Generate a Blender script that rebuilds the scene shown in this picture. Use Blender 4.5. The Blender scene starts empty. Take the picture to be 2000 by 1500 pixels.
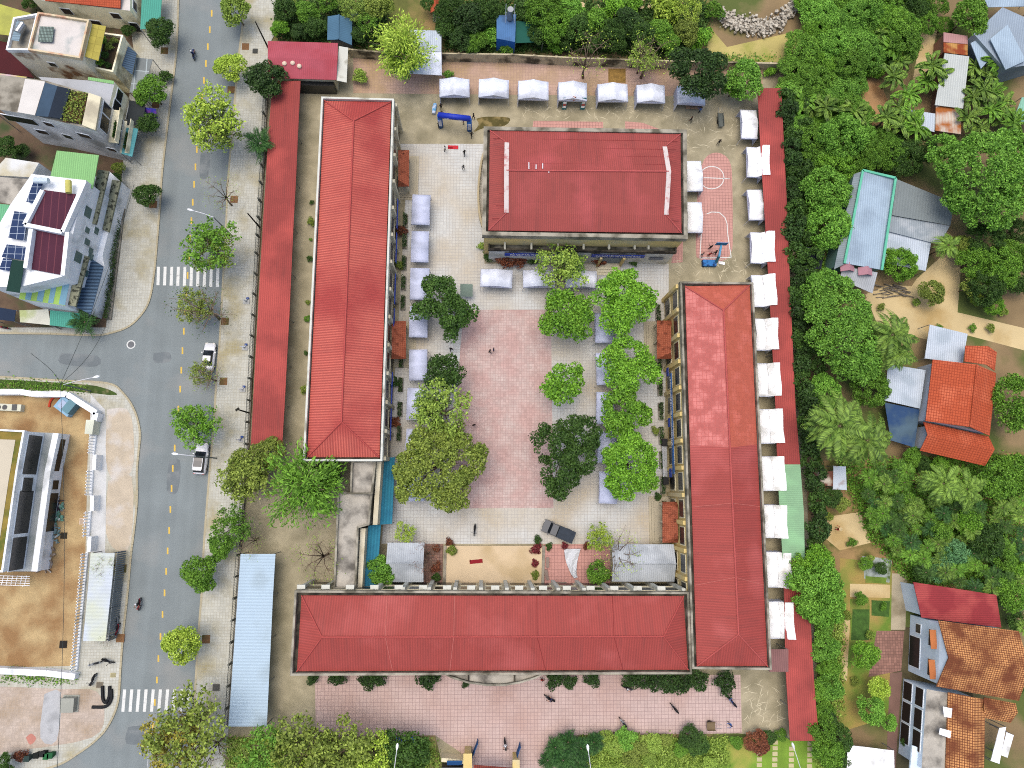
import bpy, bmesh, math, random
import numpy as np
from mathutils import Vector, Matrix
R = math.radians
rnd = random.Random(7)
S = bpy.context.scene
COL = S.collection

# ------------------------------------------------------------------ camera
F, H = 1350.0, 105.0            # focal length in photo pixels (2000 wide), flying height in metres
_up = Vector((60, 195, F)).normalized()          # world up seen from the camera
_no = Vector((47, 9068, -F)); _no = (_no - _up * _no.dot(_up)).normalized()
_ea = _no.cross(_up)
MR = Matrix((_ea, _no, _up))
cd = bpy.data.cameras.new('camera'); cam = bpy.data.objects.new('camera', cd); COL.objects.link(cam)
cam.matrix_world = Matrix.Translation((0, 0, H)) @ MR.to_4x4()
cd.sensor_width = 36; cd.lens = F / 2000 * 36; cd.clip_start = 1; cd.clip_end = 6000
S.camera = cam
# ------------------------------------------------------------------ light
SUN_EL, SUN_AZ = R(79), R(-48)     # azimuth measured from image-up, negative = to the left
w = bpy.data.worlds.new('World'); S.world = w; w.use_nodes = True
nt = w.node_tree; nt.nodes.clear()
sk = nt.nodes.new('ShaderNodeTexSky'); sk.sky_type = 'NISHITA'; sk.sun_disc = False
sk.sun_elevation = SUN_EL; sk.sun_rotation = SUN_AZ; sk.air_density = 1.0; sk.dust_density = 4.5; sk.ozone_density = 1.0
bg = nt.nodes.new('ShaderNodeBackground'); bg.inputs[1].default_value = 0.15
wo = nt.nodes.new('ShaderNodeOutputWorld')
nt.links.new(sk.outputs[0], bg.inputs[0]); nt.links.new(bg.outputs[0], wo.inputs[0])
sl = bpy.data.lights.new('sun', 'SUN'); sl.energy = 0.95; sl.angle = R(50); sl.color = (1.0, 0.95, 0.87)
so = bpy.data.objects.new('sun', sl); COL.objects.link(so)
_sd = Vector((math.sin(SUN_AZ) * math.cos(SUN_EL), math.cos(SUN_AZ) * math.cos(SUN_EL), math.sin(SUN_EL)))
so.rotation_euler = _sd.to_track_quat('Z', 'Y').to_euler(); so.location = _sd * 200
S.view_settings.view_transform = 'Standard'; S.view_settings.look = 'None'
S.view_settings.exposure = 0.75; S.view_settings.gamma = 1.0
S.cycles.filter_width = 1.05
S.cycles.use_denoising = False

# ------------------------------------------------------------------ geometry helpers
def P(px, py, z=0.0):
    "world point at height z that the photo shows at pixel (px, py) of 2000x1500"
    v = MR @ Vector((px - 1000, 750 - py, -F))
    t = (z - H) / v.z
    return Vector((v.x * t, v.y * t, z))
def PP(pts, z=0.0):
    return [P(p[0], p[1], p[2] if len(p) > 2 else z) for p in pts]
def MPP(px, py, z=0):   # metres per photo pixel here
    return (P(px + 5, py, z) - P(px - 5, py, z)).length / 10
def area2(p):
    return sum(p[i].x * p[(i + 1) % len(p)].y - p[(i + 1) % len(p)].x * p[i].y for i in range(len(p)))
def ccw(p):
    return p if area2(p) > 0 else p[::-1]
def bez(pts, n=8):
    "smooth a closed or open pixel line (Catmull-Rom)"
    out = []
    for i in range(len(pts) - 1):
        p0 = pts[max(i - 1, 0)]; p1 = pts[i]; p2 = pts[i + 1]; p3 = pts[min(i + 2, len(pts) - 1)]
        for k in range(n):
            t = k / n
            out.append(tuple(0.5 * (2 * p1[a] + (p2[a] - p0[a]) * t + (2 * p0[a] - 5 * p1[a] + 4 * p2[a] - p3[a]) * t * t
                             + (3 * p1[a] - p0[a] - 3 * p2[a] + p3[a]) * t ** 3) for a in range(2)))
    out.append(tuple(pts[-1][:2]))
    return out
def lerp(a, b, t):
    return a + (b - a) * t

class B:
    "collects faces of one mesh"
    def __init__(s): s.v = []; s.f = []; s.m = []
    def add(s, vs, fs, m=0):
        o = len(s.v); s.v += [Vector(v) for v in vs]; s.f += [[i + o for i in f] for f in fs]; s.m += [m] * len(fs); return s
    def poly(s, pts, m=0): return s.add(pts, [list(range(len(pts)))], m)
    def prism(s, top, zb, m=0, mt=None, bottom=False):
        top = ccw(list(top)); n = len(top)
        bot = [Vector((p.x, p.y, zb if not callable(zb) else zb(p))) for p in top]
        s.add(top + bot, [[i, n + i, n + (i + 1) % n, (i + 1) % n] for i in range(n)], m)
        s.add(top, [list(range(n))], m if mt is None else mt)
        if bottom: s.add(bot[::-1], [list(range(n))], m)
        return s
    def box(s, c, d, rz=0.0, m=0, rx=0.0, ry=0.0):
        M_ = Matrix.Rotation(rz, 3, 'Z') @ Matrix.Rotation(ry, 3, 'Y') @ Matrix.Rotation(rx, 3, 'X')
        vs = [Vector(c) + M_ @ Vector((x * d[0] / 2, y * d[1] / 2, z * d[2] / 2)) for x in (-1, 1) for y in (-1, 1) for z in (-1, 1)]
        return s.add(vs, [[0, 1, 3, 2], [4, 6, 7, 5], [0, 4, 5, 1], [2, 3, 7, 6], [0, 2, 6, 4], [1, 5, 7, 3]], m)
    def bar(s, a, b, w, h, m=0):
        "box section from a to b (horizontal-ish), top at the given z"
        a = Vector(a); b = Vector(b); d = b - a; L = d.length
        if L < 1e-5: return s
        q = d.to_track_quat('X', 'Z').to_matrix()
        vs = []
        for x in (0, L):
            for y in (-w / 2, w / 2):
                for z in (-h, 0): vs.append(a + q @ Vector((x, y, z)))
        return s.add(vs, [[0, 1, 3, 2], [4, 6, 7, 5], [0, 4, 5, 1], [2, 3, 7, 6], [0, 2, 6, 4], [1, 5, 7, 3]], m)
    def tube(s, pts, rs, n=6, m=0, cap=True):
        pts = [Vector(p) for p in pts]
        if not hasattr(rs, '__len__'): rs = [rs] * len(pts)
        rings = []
        for i, p in enumerate(pts):
            d = (pts[min(i + 1, len(pts) - 1)] - pts[max(i - 1, 0)])
            if d.length < 1e-6: d = Vector((0, 0, 1))
            q = d.to_track_quat('Z', 'Y').to_matrix()
            rings.append([p + q @ Vector((math.cos(a) * rs[i], math.sin(a) * rs[i], 0)) for a in [2 * math.pi * k / n for k in range(n)]])
        fs = []
        for i in range(len(pts) - 1):
            for k in range(n): fs.append([i * n + k, i * n + (k + 1) % n, (i + 1) * n + (k + 1) % n, (i + 1) * n + k])
        if cap: fs += [list(range(n))[::-1], [(len(pts) - 1) * n + k for k in range(n)]]
        return s.add([v for r in rings for v in r], fs, m)
    def lathe(s, c, prof, n=16, m=0):
        "profile [(r, z)] turned round the vertical through c"
        c = Vector(c)
        return s.tube([c + Vector((0, 0, z)) for r, z in prof], [max(r, 1e-3) for r, z in prof], n, m)
    def sheet(s, faces, th=0.08, m=0, ms=None):
        "roof sheets given as lists of points; thickened downwards"
        key = {}; vs = []
        def vid(p):
            k = (round(p[0], 3), round(p[1], 3), round(p[2], 3))
            if k not in key: key[k] = len(vs); vs.append(Vector(p))
            return key[k]
        fs = []
        for f in faces:
            f = list(f)
            if area2([Vector(p) for p in f]) < 0: f = f[::-1]
            fs.append([vid(p) for p in f])
        n = len(vs); ed = {}
        for f in fs:
            for i in range(len(f)): ed[(f[i], f[(i + 1) % len(f)])] = 1
        al = list(fs) + [[i + n for i in f[::-1]] for f in fs]
        mm = [(m if ms is None else ms[i]) for i in range(len(fs))] * 2
        for (a, b) in ed:
            if (b, a) not in ed: al.append([b, a, a + n, b + n]); mm.append(m)
        o = len(s.v); s.v += vs + [v - Vector((0, 0, th)) for v in vs]
        s.f += [[i + o for i in f] for f in al]; s.m += mm
        return s
    def build(s, name, mats, parent=None, smooth=False, origin=None):
        me = bpy.data.meshes.new(name)
        o0 = Vector(origin or (0, 0, 0))
        if parent is not None:
            r = parent
            while r.parent is not None: r = r.parent
            o0 = Vector(r.location)
        me.from_pydata([tuple(v - o0) for v in s.v], [], s.f)
        if not isinstance(mats, (list, tuple)): mats = [mats]
        for m in mats: me.materials.append(m)
        me.polygons.foreach_set('material_index', s.m)
        uvs(me)
        if smooth: me.polygons.foreach_set('use_smooth', [True] * len(me.polygons))
        me.update()
        o = bpy.data.objects.new(name, me); COL.objects.link(o)
        if parent is not None: o.parent = parent
        elif origin is not None: o.location = origin
        return o
def uvs(me):
    "metre UVs: u runs along the eaves, v up the slope"
    ul = me.uv_layers.new(name='UVMap'); data = np.zeros((len(me.loops), 2), np.float32)
    vs = [v.co for v in me.vertices]
    for p in me.polygons:
        n = p.normal
        if abs(n.z) > 0.985: u = Vector((1, 0, 0)); v = Vector((0, 1, 0))
        else:
            u = Vector((-n.y, n.x, 0)).normalized(); v = n.cross(u)
        for li, vi in zip(p.loop_indices, p.vertices):
            c = vs[vi]; data[li] = (c.dot(u), c.dot(v))
    ul.data.foreach_set('uv', data.ravel())

# ------------------------------------------------------------------ naming
LM = [(1150, 350, 'the red-roofed gym hall'), (690, 520, 'the west classroom wing'), (1410, 900, 'the east classroom wing'),
      (960, 1235, 'the south classroom wing'), (970, 1105, 'the cream stage'), (495, 1250, 'the long pale blue roof'), (590, 120, 'the pink-roofed gatehouse'),
      (530, 520, 'the long red shelter'), (1752, 430, 'the green-edged grey tin house'), (1870, 790, 'the orange tiled house'), (1880, 1290, 'the mottled tile house'),
      (1870, 1180, 'the crimson tin roof'), (1850, 175, 'the long pale tin shed'), (1955, 60, 'the big blue-grey tin roofs'), (1700, 1475, 'the white roof at the bottom edge'),
      (1470, 35, 'the rubble heap'), (665, 55, 'the blue-grey tin shed'), (1010, 55, 'the blue water tank hut'), (1840, 675, 'the white car port roof'), (1770, 750, 'the white lean-to roof'),
      (1625, 935, 'the small rusty shed'), (1545, 1000, 'the green roof panel'), (1545, 600, 'the east red shelter'), (1560, 1350, 'the south end of the red shelter'),
      (130, 440, 'the solar panel house'), (130, 250, 'the grey-walled house'), (110, 75, 'the cream rooftop house'), (60, 970, 'the white office block'), (195, 1180, 'the white bike shelter'), (240, 30, 'the green awning'),
      (370, 540, 'the upper zebra crossing'), (300, 1368, 'the lower zebra crossing'), (1400, 410, 'the basketball court'), (970, 1465, 'the blue entrance gates'),
      (1850, 600, 'the dirt lane'), (1020, 1380, 'the pink forecourt'), (970, 800, 'the pink courtyard paving'), (110, 1200, 'the bare earth yard'), (410, 700, 'the white sedan'), (396, 895, 'the black-roofed white car')]
PEND = []
def where(o, desc, px, py): PEND.append((o, desc, px, py))
def finish_labels():
    groups = {}
    for o, desc, px, py in PEND:
        best = min(LM, key=lambda l: (l[0] - px) ** 2 + (l[1] - py) ** 2)
        dx, dy = px - best[0], py - best[1]
        a = math.degrees(math.atan2(-dy, dx)) % 360
        d = ['right of', 'above right of', 'above', 'above left of', 'left of', 'below left of', 'below', 'below right of'][int((a + 22.5) // 45) % 8]
        groups.setdefault((desc, d, best[2]), []).append((dx * dx + dy * dy, o))
    N = ['nearest', 'second nearest', 'third nearest', 'fourth nearest', 'fifth nearest', 'sixth nearest', 'seventh nearest', 'eighth nearest', 'ninth nearest', 'tenth nearest', 'eleventh nearest', 'twelfth nearest', 'thirteenth nearest', 'fourteenth nearest', 'fifteenth nearest', 'sixteenth nearest']
    for (desc, d, lm), l in groups.items():
        l.sort(key=lambda t: t[0])
        for i, (_, o) in enumerate(l):
            o['label'] = f'{desc} {d} {lm}' if len(l) == 1 else f'{N[min(i, 15)]} {desc} {d} {lm}'
def tag(o, label=None, cat=None, group=None, kind=None):
    if label: o['label'] = label
    if cat: o['category'] = cat
    if group: o['group'] = group
    if kind: o['kind'] = kind
    return o
def thing(name, label, cat, loc=(0, 0, 0), rz=0.0, group=None):
    o = bpy.data.objects.new(name, None); o.empty_display_size = 0.3; COL.objects.link(o)
    o.location = loc; o.rotation_euler.z = rz
    return tag(o, label, cat, group)
KIDS = {}
def kids(o):
    return [c for c in o.children]
def dup(root, loc, rz=0.0, sc=1.0, label=None, group=None, name=None):
    def cp(o, par):
        c = o.copy(); COL.objects.link(c)
        if par is not None: c.parent = par
        for k in kids(o): cp(k, c)
        return c
    r = cp(root, None); r.location = loc; r.rotation_euler.z = rz
    r.scale = sc if hasattr(sc, '__len__') else (sc, sc, sc)
    if label: r['label'] = label
    if group: r['group'] = group
    return r
def struct(name, b, m, label=None):
    o = b.build(name, m); o['kind'] = 'structure'
    return o

# ------------------------------------------------------------------ materials
KALB = 0.62
def lin(c):
    return [((x / 255) / 12.92 if x <= 10 else (((x / 255) + 0.055) / 1.055) ** 2.4) for x in c]
def C(c, k=None):
    k = KALB if k is None else k
    return tuple(min(0.92, x * k) for x in lin(c)) + (1.0,)
MATS = {}
def M(name, c, rough=0.85, var=0.10, vs=0.5, fine=0.06, c2=None, c2s=0.25, c2t=0.56, c2w=0.08, pat=None, p=(0.3, 0.3), pd=0.2, pc=None, pm=0.03, bump=0.0, spec=0.25, metal=0.0, ang=0.0, trans=0.0, k=None, sheets=0, streak=0):
    if name in MATS: return MATS[name]
    m = bpy.data.materials.new(name); m.use_nodes = True; MATS[name] = m
    t = m.node_tree; N = t.nodes; L = t.links
    bs = N['Principled BSDF']; out = N['Material Output']
    bs.inputs['Roughness'].default_value = rough; bs.inputs['Metallic'].default_value = metal
    bs.inputs['Specular IOR Level'].default_value = spec
    geo = N.new('ShaderNodeNewGeometry')
    col = C(c, k)
    def noise(sc, det=5.0):
        n = N.new('ShaderNodeTexNoise'); n.inputs['Scale'].default_value = sc; n.inputs['Detail'].default_value = det
        L.new(geo.outputs['Position'], n.inputs['Vector']); return n.outputs['Fac']
    def rng(f, a, b, lo, hi):
        r = N.new('ShaderNodeMapRange'); L.new(f, r.inputs[0])
        for i, x in enumerate((a, b, lo, hi)): r.inputs[i + 1].default_value = x
        return r.outputs[0]
    def mix(fac, a, b, mode='MIX'):
        x = N.new('ShaderNodeMix'); x.data_type = 'RGBA'; x.blend_type = mode
        for s_, v in ((x.inputs[0], fac), (x.inputs[6], a), (x.inputs[7], b)):
            if hasattr(v, 'is_linked') or hasattr(v, 'links'): L.new(v, s_)
            else: s_.default_value = v
        return x.outputs[2]
    cur = mix(rng(noise(vs), .3, .7, 0, 1), tuple(x * (1 - var) for x in col[:3]) + (1,), tuple(min(.95, x * (1 + var)) for x in col[:3]) + (1,))
    hgt = None
    if streak:      # wear running along one direction
        mp2 = N.new('ShaderNodeMapping'); mp2.inputs['Scale'].default_value = (1.1, .03, 1); mp2.inputs['Rotation'].default_value[2] = R(4.5); L.new(geo.outputs['Position'], mp2.inputs[0])
        n2 = N.new('ShaderNodeTexNoise'); n2.inputs['Scale'].default_value = .7; n2.inputs['Detail'].default_value = 4; L.new(mp2.outputs[0], n2.inputs['Vector'])
        cur = mix(1.0, cur, N_grey(N, L, rng(n2.outputs['Fac'], .3, .7, 1 - streak, 1 + streak)), 'MULTIPLY')
    if sheets:      # separate roof sheets weather differently
        uv0 = N.new('ShaderNodeUVMap'); uv0.uv_map = 'UVMap'
        b2 = N.new('ShaderNodeTexBrick'); b2.offset = 0.37; b2.inputs['Scale'].default_value = 1; b2.inputs['Brick Width'].default_value = 1.05; b2.inputs['Row Height'].default_value = 4.6; b2.inputs['Mortar Size'].default_value = .018
        b2.inputs['Color1'].default_value = (1 - sheets,) * 3 + (1,); b2.inputs['Color2'].default_value = (1 + sheets,) * 3 + (1,); b2.inputs['Mortar'].default_value = (1 - 1.6 * sheets,) * 3 + (1,)
        mp3 = N.new('ShaderNodeMapping'); mp3.inputs['Scale'].default_value = (1.6, .14, 1); L.new(uv0.outputs[0], mp3.inputs[0]); n3 = N.new('ShaderNodeTexNoise'); n3.inputs['Scale'].default_value = 1.0; n3.inputs['Detail'].default_value = 6; L.new(mp3.outputs[0], n3.inputs['Vector'])
        cur = mix(rng(n3.outputs['Fac'], .52, .8, 0, .5), cur, C(tuple(x * .62 + 24 for x in c), k))
        L.new(uv0.outputs[0], b2.inputs['Vector']); cur = mix(1.0, cur, b2.outputs['Color'], 'MULTIPLY')
    if c2 is not None:
        cur = mix(rng(noise(c2s, 8.0), c2t - c2w, c2t + c2w, 0, 1), cur, C(c2))
    if fine:
        cur = mix(1.0, cur, N_grey(N, L, rng(noise(9.0, 3.0), .3, .7, 1 - fine, 1 + fine)), 'MULTIPLY')
    if pat:
        uv = N.new('ShaderNodeUVMap'); uv.uv_map = 'UVMap'
        vec = uv.outputs[0]
        if ang:
            mp = N.new('ShaderNodeMapping'); mp.inputs['Rotation'].default_value[2] = ang; L.new(vec, mp.inputs[0]); vec = mp.outputs[0]
        if pat in ('grid', 'brick'):
            bt = N.new('ShaderNodeTexBrick'); bt.offset = 0.5 if pat == 'brick' else 0.0
            bt.inputs['Scale'].default_value = 1.0; bt.inputs['Brick Width'].default_value = p[0]; bt.inputs['Row Height'].default_value = p[1]
            bt.inputs['Mortar Size'].default_value = pm; bt.inputs['Mortar Smooth'].default_value = 0.3; bt.inputs['Bias'].default_value = 0.0
            bt.inputs['Color1'].default_value = (1 - pd, 1 - pd, 1 - pd, 1); bt.inputs['Color2'].default_value = (1 + pd, 1 + pd, 1 + pd, 1)
            bt.inputs['Mortar'].default_value = (1, 1, 1, 1)
            L.new(vec, bt.inputs['Vector'])
            cur = mix(1.0, cur, bt.outputs['Color'], 'MULTIPLY')
            cur = mix(bt.outputs['Fac'], cur, C(pc or tuple(x * .7 for x in c)))
            inv = N.new('ShaderNodeMath'); inv.operation = 'SUBTRACT'; inv.inputs[0].default_value = 1; L.new(bt.outputs['Fac'], inv.inputs[1]); hgt = inv.outputs[0]
        else:
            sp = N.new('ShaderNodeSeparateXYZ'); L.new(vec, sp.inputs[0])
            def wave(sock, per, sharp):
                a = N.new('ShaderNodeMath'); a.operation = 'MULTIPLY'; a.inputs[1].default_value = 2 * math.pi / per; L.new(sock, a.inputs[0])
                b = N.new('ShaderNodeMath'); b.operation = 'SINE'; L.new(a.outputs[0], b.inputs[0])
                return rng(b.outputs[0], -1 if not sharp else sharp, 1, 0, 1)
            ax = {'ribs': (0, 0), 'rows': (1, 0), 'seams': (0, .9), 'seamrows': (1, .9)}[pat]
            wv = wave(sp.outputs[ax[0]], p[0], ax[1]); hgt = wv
            cur = mix(rng(wv, 0, 1, pd, 0) if not ax[1] else rng(wv, 0, 1, 0, pd), cur, C(pc or tuple(x * .55 for x in c)))  # ribs and rows: groove shade painted into the colour; seams: line colour
    L.new(cur, bs.inputs['Base Color'])
    if bump:
        bn = N.new('ShaderNodeBump'); bn.inputs['Strength'].default_value = min(1.0, bump); bn.inputs['Distance'].default_value = 0.06
        if hgt is None: hgt = noise(3.0, 6.0)
        L.new(hgt, bn.inputs['Height']); L.new(bn.outputs[0], bs.inputs['Normal'])
    if trans:
        tr = N.new('ShaderNodeBsdfTranslucent'); L.new(cur, tr.inputs[0]); ms = N.new('ShaderNodeMixShader'); ms.inputs[0].default_value = trans
        L.new(bs.outputs[0], ms.inputs[1]); L.new(tr.outputs[0], ms.inputs[2]); L.new(ms.outputs[0], out.inputs[0])
    return m
def N_grey(N, L, f):
    c = N.new('ShaderNodeCombineColor')
    for i in range(3): L.new(f, c.inputs[i])
    return c.outputs[0]
def leafmat(name, c, c2, var=0.35):
    "leaf colour: two tones mixed leaf by leaf and in larger patches"
    if name in MATS: return MATS[name]
    m = bpy.data.materials.new(name); m.use_nodes = True; MATS[name] = m
    t = m.node_tree; N = t.nodes; L = t.links; bs = N['Principled BSDF']; out = N['Material Output']
    geo = N.new('ShaderNodeNewGeometry'); oi = N.new('ShaderNodeObjectInfo')
    nz = N.new('ShaderNodeTexNoise'); nz.inputs['Scale'].default_value = 0.55; nz.inputs['Detail'].default_value = 3; L.new(geo.outputs['Position'], nz.inputs['Vector'])
    def math_(op, a, b):
        x = N.new('ShaderNodeMath'); x.operation = op; x.use_clamp = op == 'ADD'
        for i, v in enumerate((a, b)):
            if isinstance(v, (int, float)): x.inputs[i].default_value = v
            else: L.new(v, x.inputs[i])
        return x.outputs[0]
    mr = N.new('ShaderNodeMapRange'); L.new(nz.outputs['Fac'], mr.inputs[0]); mr.inputs[1].default_value = .3; mr.inputs[2].default_value = .7; mr.inputs[3].default_value = 0; mr.inputs[4].default_value = .5
    f = math_('ADD', mr.outputs[0], math_('MULTIPLY', geo.outputs['Random Per Island'], .6))
    mx = N.new('ShaderNodeMix'); mx.data_type = 'RGBA'; L.new(f, mx.inputs[0]); mx.inputs[6].default_value = C(c, .74); mx.inputs[7].default_value = C(c2, .74)
    hs = N.new('ShaderNodeHueSaturation'); L.new(mx.outputs[2], hs.inputs['Color'])
    r1 = N.new('ShaderNodeMapRange'); L.new(oi.outputs['Random'], r1.inputs[0]); r1.inputs[3].default_value = 1 - var * .5; r1.inputs[4].default_value = 1 + var * .5
    rl = N.new('ShaderNodeMapRange'); L.new(geo.outputs['Random Per Island'], rl.inputs[0]); rl.inputs[3].default_value = .62; rl.inputs[4].default_value = 1.34
    L.new(math_('MULTIPLY', r1.outputs[0], rl.outputs[0]), hs.inputs['Value'])
    L.new(hs.outputs[0], bs.inputs['Base Color']); bs.inputs['Roughness'].default_value = .6; bs.inputs['Specular IOR Level'].default_value = .25
    tr = N.new('ShaderNodeBsdfTranslucent'); L.new(hs.outputs[0], tr.inputs[0]); ms = N.new('ShaderNodeMixShader'); ms.inputs[0].default_value = .16
    L.new(bs.outputs[0], ms.inputs[1]); L.new(tr.outputs[0], ms.inputs[2]); L.new(ms.outputs[0], out.inputs[0])
    return m
# ================================================================== ground, roads, paving
Z = 0.004
m_soil = M('soil', (150, 128, 92), var=.2, vs=.15, fine=.15, c2=(96, 108, 52), c2s=.09, c2t=.5, c2w=.06, bump=.3)
m_asph = M('asphalt', (138, 147, 147), var=.08, vs=.25, fine=.16, c2=(156, 158, 154), c2s=.12, c2t=.62, c2w=.1, rough=.95, streak=.06)
m_side = M('sidewalk_tiles', (204, 204, 191), var=.07, vs=.5, fine=.06, c2=(178, 168, 130), c2s=.22, c2t=.6, c2w=.1, pat='grid', p=(.42, .42), pd=.07, pc=(180, 176, 158), pm=.022)
m_yard = M('yard_concrete', (184, 174, 144), var=.12, vs=.9, fine=.14, c2=(150, 142, 114), c2s=.3, c2t=.52, c2w=.14)
m_pale = M('pale_courtyard_tiles', (216, 218, 214), var=.05, vs=.4, fine=.05, c2=(206, 194, 170), c2s=.11, c2t=.54, c2w=.12, pat='grid', p=(.5, .5), pd=.05, pc=(184, 180, 173), pm=.026)
m_pink = M('pink_courtyard_tiles', (206, 172, 164), var=.07, vs=.5, fine=.06, c2=(214, 194, 186), c2s=.35, c2t=.52, c2w=.14, pat='grid', p=(.4, .4), pd=.1, pc=(182, 150, 144), pm=.022)
m_fore = M('pink_forecourt_tiles', (214, 189, 180), var=.06, vs=.3, fine=.05, c2=(198, 164, 150), c2s=.13, c2t=.58, c2w=.14, pat='grid', p=(.5, .5), pd=.05, pc=(168, 142, 138), pm=.03)
m_court = M('court_tiles', (212, 160, 148), var=.06, vs=.4, pat='grid', p=(.5, .5), pd=.05, pc=(160, 118, 110), pm=.03)
m_kerb = M('kerb_stone', (190, 180, 150), var=.1)
m_gray = M('old_concrete', (170, 164, 148), var=.18, vs=.6, c2=(110, 104, 90), c2s=.5, c2t=.55, c2w=.1)
m_white_paint = M('road_paint', (236, 238, 232), var=.05, c2=(180, 182, 180), c2s=1.5, c2t=.66)
m_yellow_paint = M('yellow_paint', (232, 196, 90), var=.06)
m_grass = M('grass_ground', (112, 140, 50), var=.25, vs=.6, fine=.2, c2=(160, 140, 80), c2s=.2, c2t=.57, c2w=.08)
m_lane = M('dirt_lane', (218, 196, 146), var=.1, vs=.2, fine=.08, c2=(196, 168, 112), c2s=.16, c2t=.58)
m_earth = M('bare_earth', (198, 172, 124), var=.14, vs=.5, fine=.2, c2=(158, 122, 80), c2s=.22, c2t=.52, c2w=.12)
m_dkearth = M('dark_earth', (140, 102, 66), var=.2, vs=.5, fine=.2, c2=(84, 84, 40), c2s=.3, c2t=.57)

b = B(); r = 2500
b.poly([(-r, -r, 0), (r, -r, 0), (r, r, 0), (-r, r, 0)]); struct('ground', b, m_soil)

def flat(name, pts, mat, lvl=1.0, z=None):
    b = B(); b.poly(ccw(PP(pts, 0))); z = lvl * Z if z is None else z
    for v in b.v: v.z = z
    return struct(name, b, mat)

LC = [(352, -60), (349, 0), (345, 100), (332, 210), (318, 330), (313, 400), (305, 500), (300, 545), (293, 583), (280, 610), (253, 637), (215, 651), (180, 655), (100, 652), (-80, 650)]
LC2 = [(-80, 736), (0, 736), (133, 744), (187, 746), (222, 752), (240, 767), (256, 788), (268, 815), (274, 847), (272, 875), (268, 921), (268, 980), (261, 1047), (256, 1087), (249, 1167), (241, 1240), (236, 1305), (231, 1370), (213, 1415), (187, 1446), (150, 1473), (112, 1494), (30, 1515), (-80, 1525)]
RC = [(486, -60), (480, 0), (472, 67), (464, 133), (451, 293), (444, 373), (443, 423), (437, 530), (433, 610), (429, 677), (423, 743), (420, 800), (410, 921), (403, 1007), (399, 1060), (394, 1167), (388, 1240), (383, 1327), (379, 1400), (371, 1500), (366, 1560)]
lc = bez(LC[:14], 5) + [LC[14]]; lc2 = [LC2[0]] + bez(LC2[1:], 5)
flat('road', [RC[0]] + lc + lc2 + [(-80, 1620), (360, 1620)] + RC[::-1][:-1], m_asph, 2)
# sidewalks are raised slabs with a kerb strip
def slab(name, pts, mat, zt, zb=0.0):
    b = B(); top = [Vector((v.x, v.y, zt)) for v in PP(pts, 0)]; b.prism(top, zb); return struct(name, b, mat)
slab('pavement', [(-120, 648), (-120, -60)] + lc, m_side, .13)
slab('pavement', [(-120, 738)] + lc2 + [(-120, 1540)], m_side, .13)
FX = [(541, -60), (540, 0), (536, 70), (524, 92), (520, 200), (511, 420), (500, 600), (490, 800), (480, 950), (470, 1080), (460, 1250), (447, 1420), (436, 1560)]
slab('pavement', RC + FX[::-1], m_side, .13)
def kerb(name, pts, wd=.28):
    b = B(); q = [Vector((v.x, v.y, .145)) for v in PP(pts, 0)]
    for i in range(len(q) - 1): b.bar(q[i], q[i + 1] + (q[i + 1] - q[i]).normalized() * .02, wd, .145)
    return struct(name, b, m_kerb)
kerb('kerb', lc); kerb('kerb', lc2); kerb('kerb', RC)
# zebra crossings and lane dashes: one sheet of paint each
def paint(name, quads, mat, lvl=4):
    b = B()
    for q in quads: b.poly([Vector((v.x, v.y, lvl * Z)) for v in ccw(PP(q, 0))])
    return struct(name, b, mat)
paint('zebra_crossing_paint', [[(307 + i * 12.9, 521), (312.5 + i * 12.9, 521), (311.5 + i * 12.9, 557 + i * .4), (305.5 + i * 12.9, 557 + i * .4)] for i in range(10)], m_white_paint)
paint('zebra_crossing_paint', [[(240.5 + i * 14, 1346.5), (246.5 + i * 14, 1346.5), (243 + i * 14, 1390), (237 + i * 14, 1390)] for i in range(10)], m_white_paint)
DY = [26, 58, 91, 124, 157, 190, 224, 257, 292, 326, 360, 395, 431, 466, 501, 538, 573, 609, 647, 685, 723, 760, 799, 875, 915, 954, 995, 1036, 1076, 1116, 1158, 1200, 1243, 1286, 1328, 1372, 1416, 1460]
dq = []
for y in DY:
    x = np.interp(y, [0, 26, 190, 292, 395, 538, 685, 760, 799, 915, 1036, 1158, 1286, 1328, 1460], [418, 414, 395, 385, 377, 367, 357, 352.5, 349, 338, 331, 322, 310, 307, 295])
    sl = -.085
    dq.append([(x - 1.6 - sl * -6, y - 6.5), (x + 1.6 - sl * -6, y - 6.5), (x + 1.6 + sl * 6, y + 6.5), (x - 1.6 + sl * 6, y + 6.5)])
paint('lane_dashes_paint', dq, m_yellow_paint)
# manhole
c = P(256, 673); b = B(); b.tube([(c.x, c.y, 0.012), (c.x, c.y, .02)], .5, 20); o = b.build('manhole_cover', M('manhole_iron', (120, 122, 124)))
tag(o, 'round grey manhole cover with a white ring in the junction', 'manhole cover')
b = B(); n = 24
for k in range(n):
    a0, a1 = 2 * math.pi * k / n, 2 * math.pi * (k + 1) / n
    b.poly([(c.x + r_ * math.cos(a), c.y + r_ * math.sin(a), .024) for r_, a in ((.5, a0), (.66, a0), (.66, a1), (.5, a1))])
k_ = b.build('ring', m_white_paint, None); k_.parent = o
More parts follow.
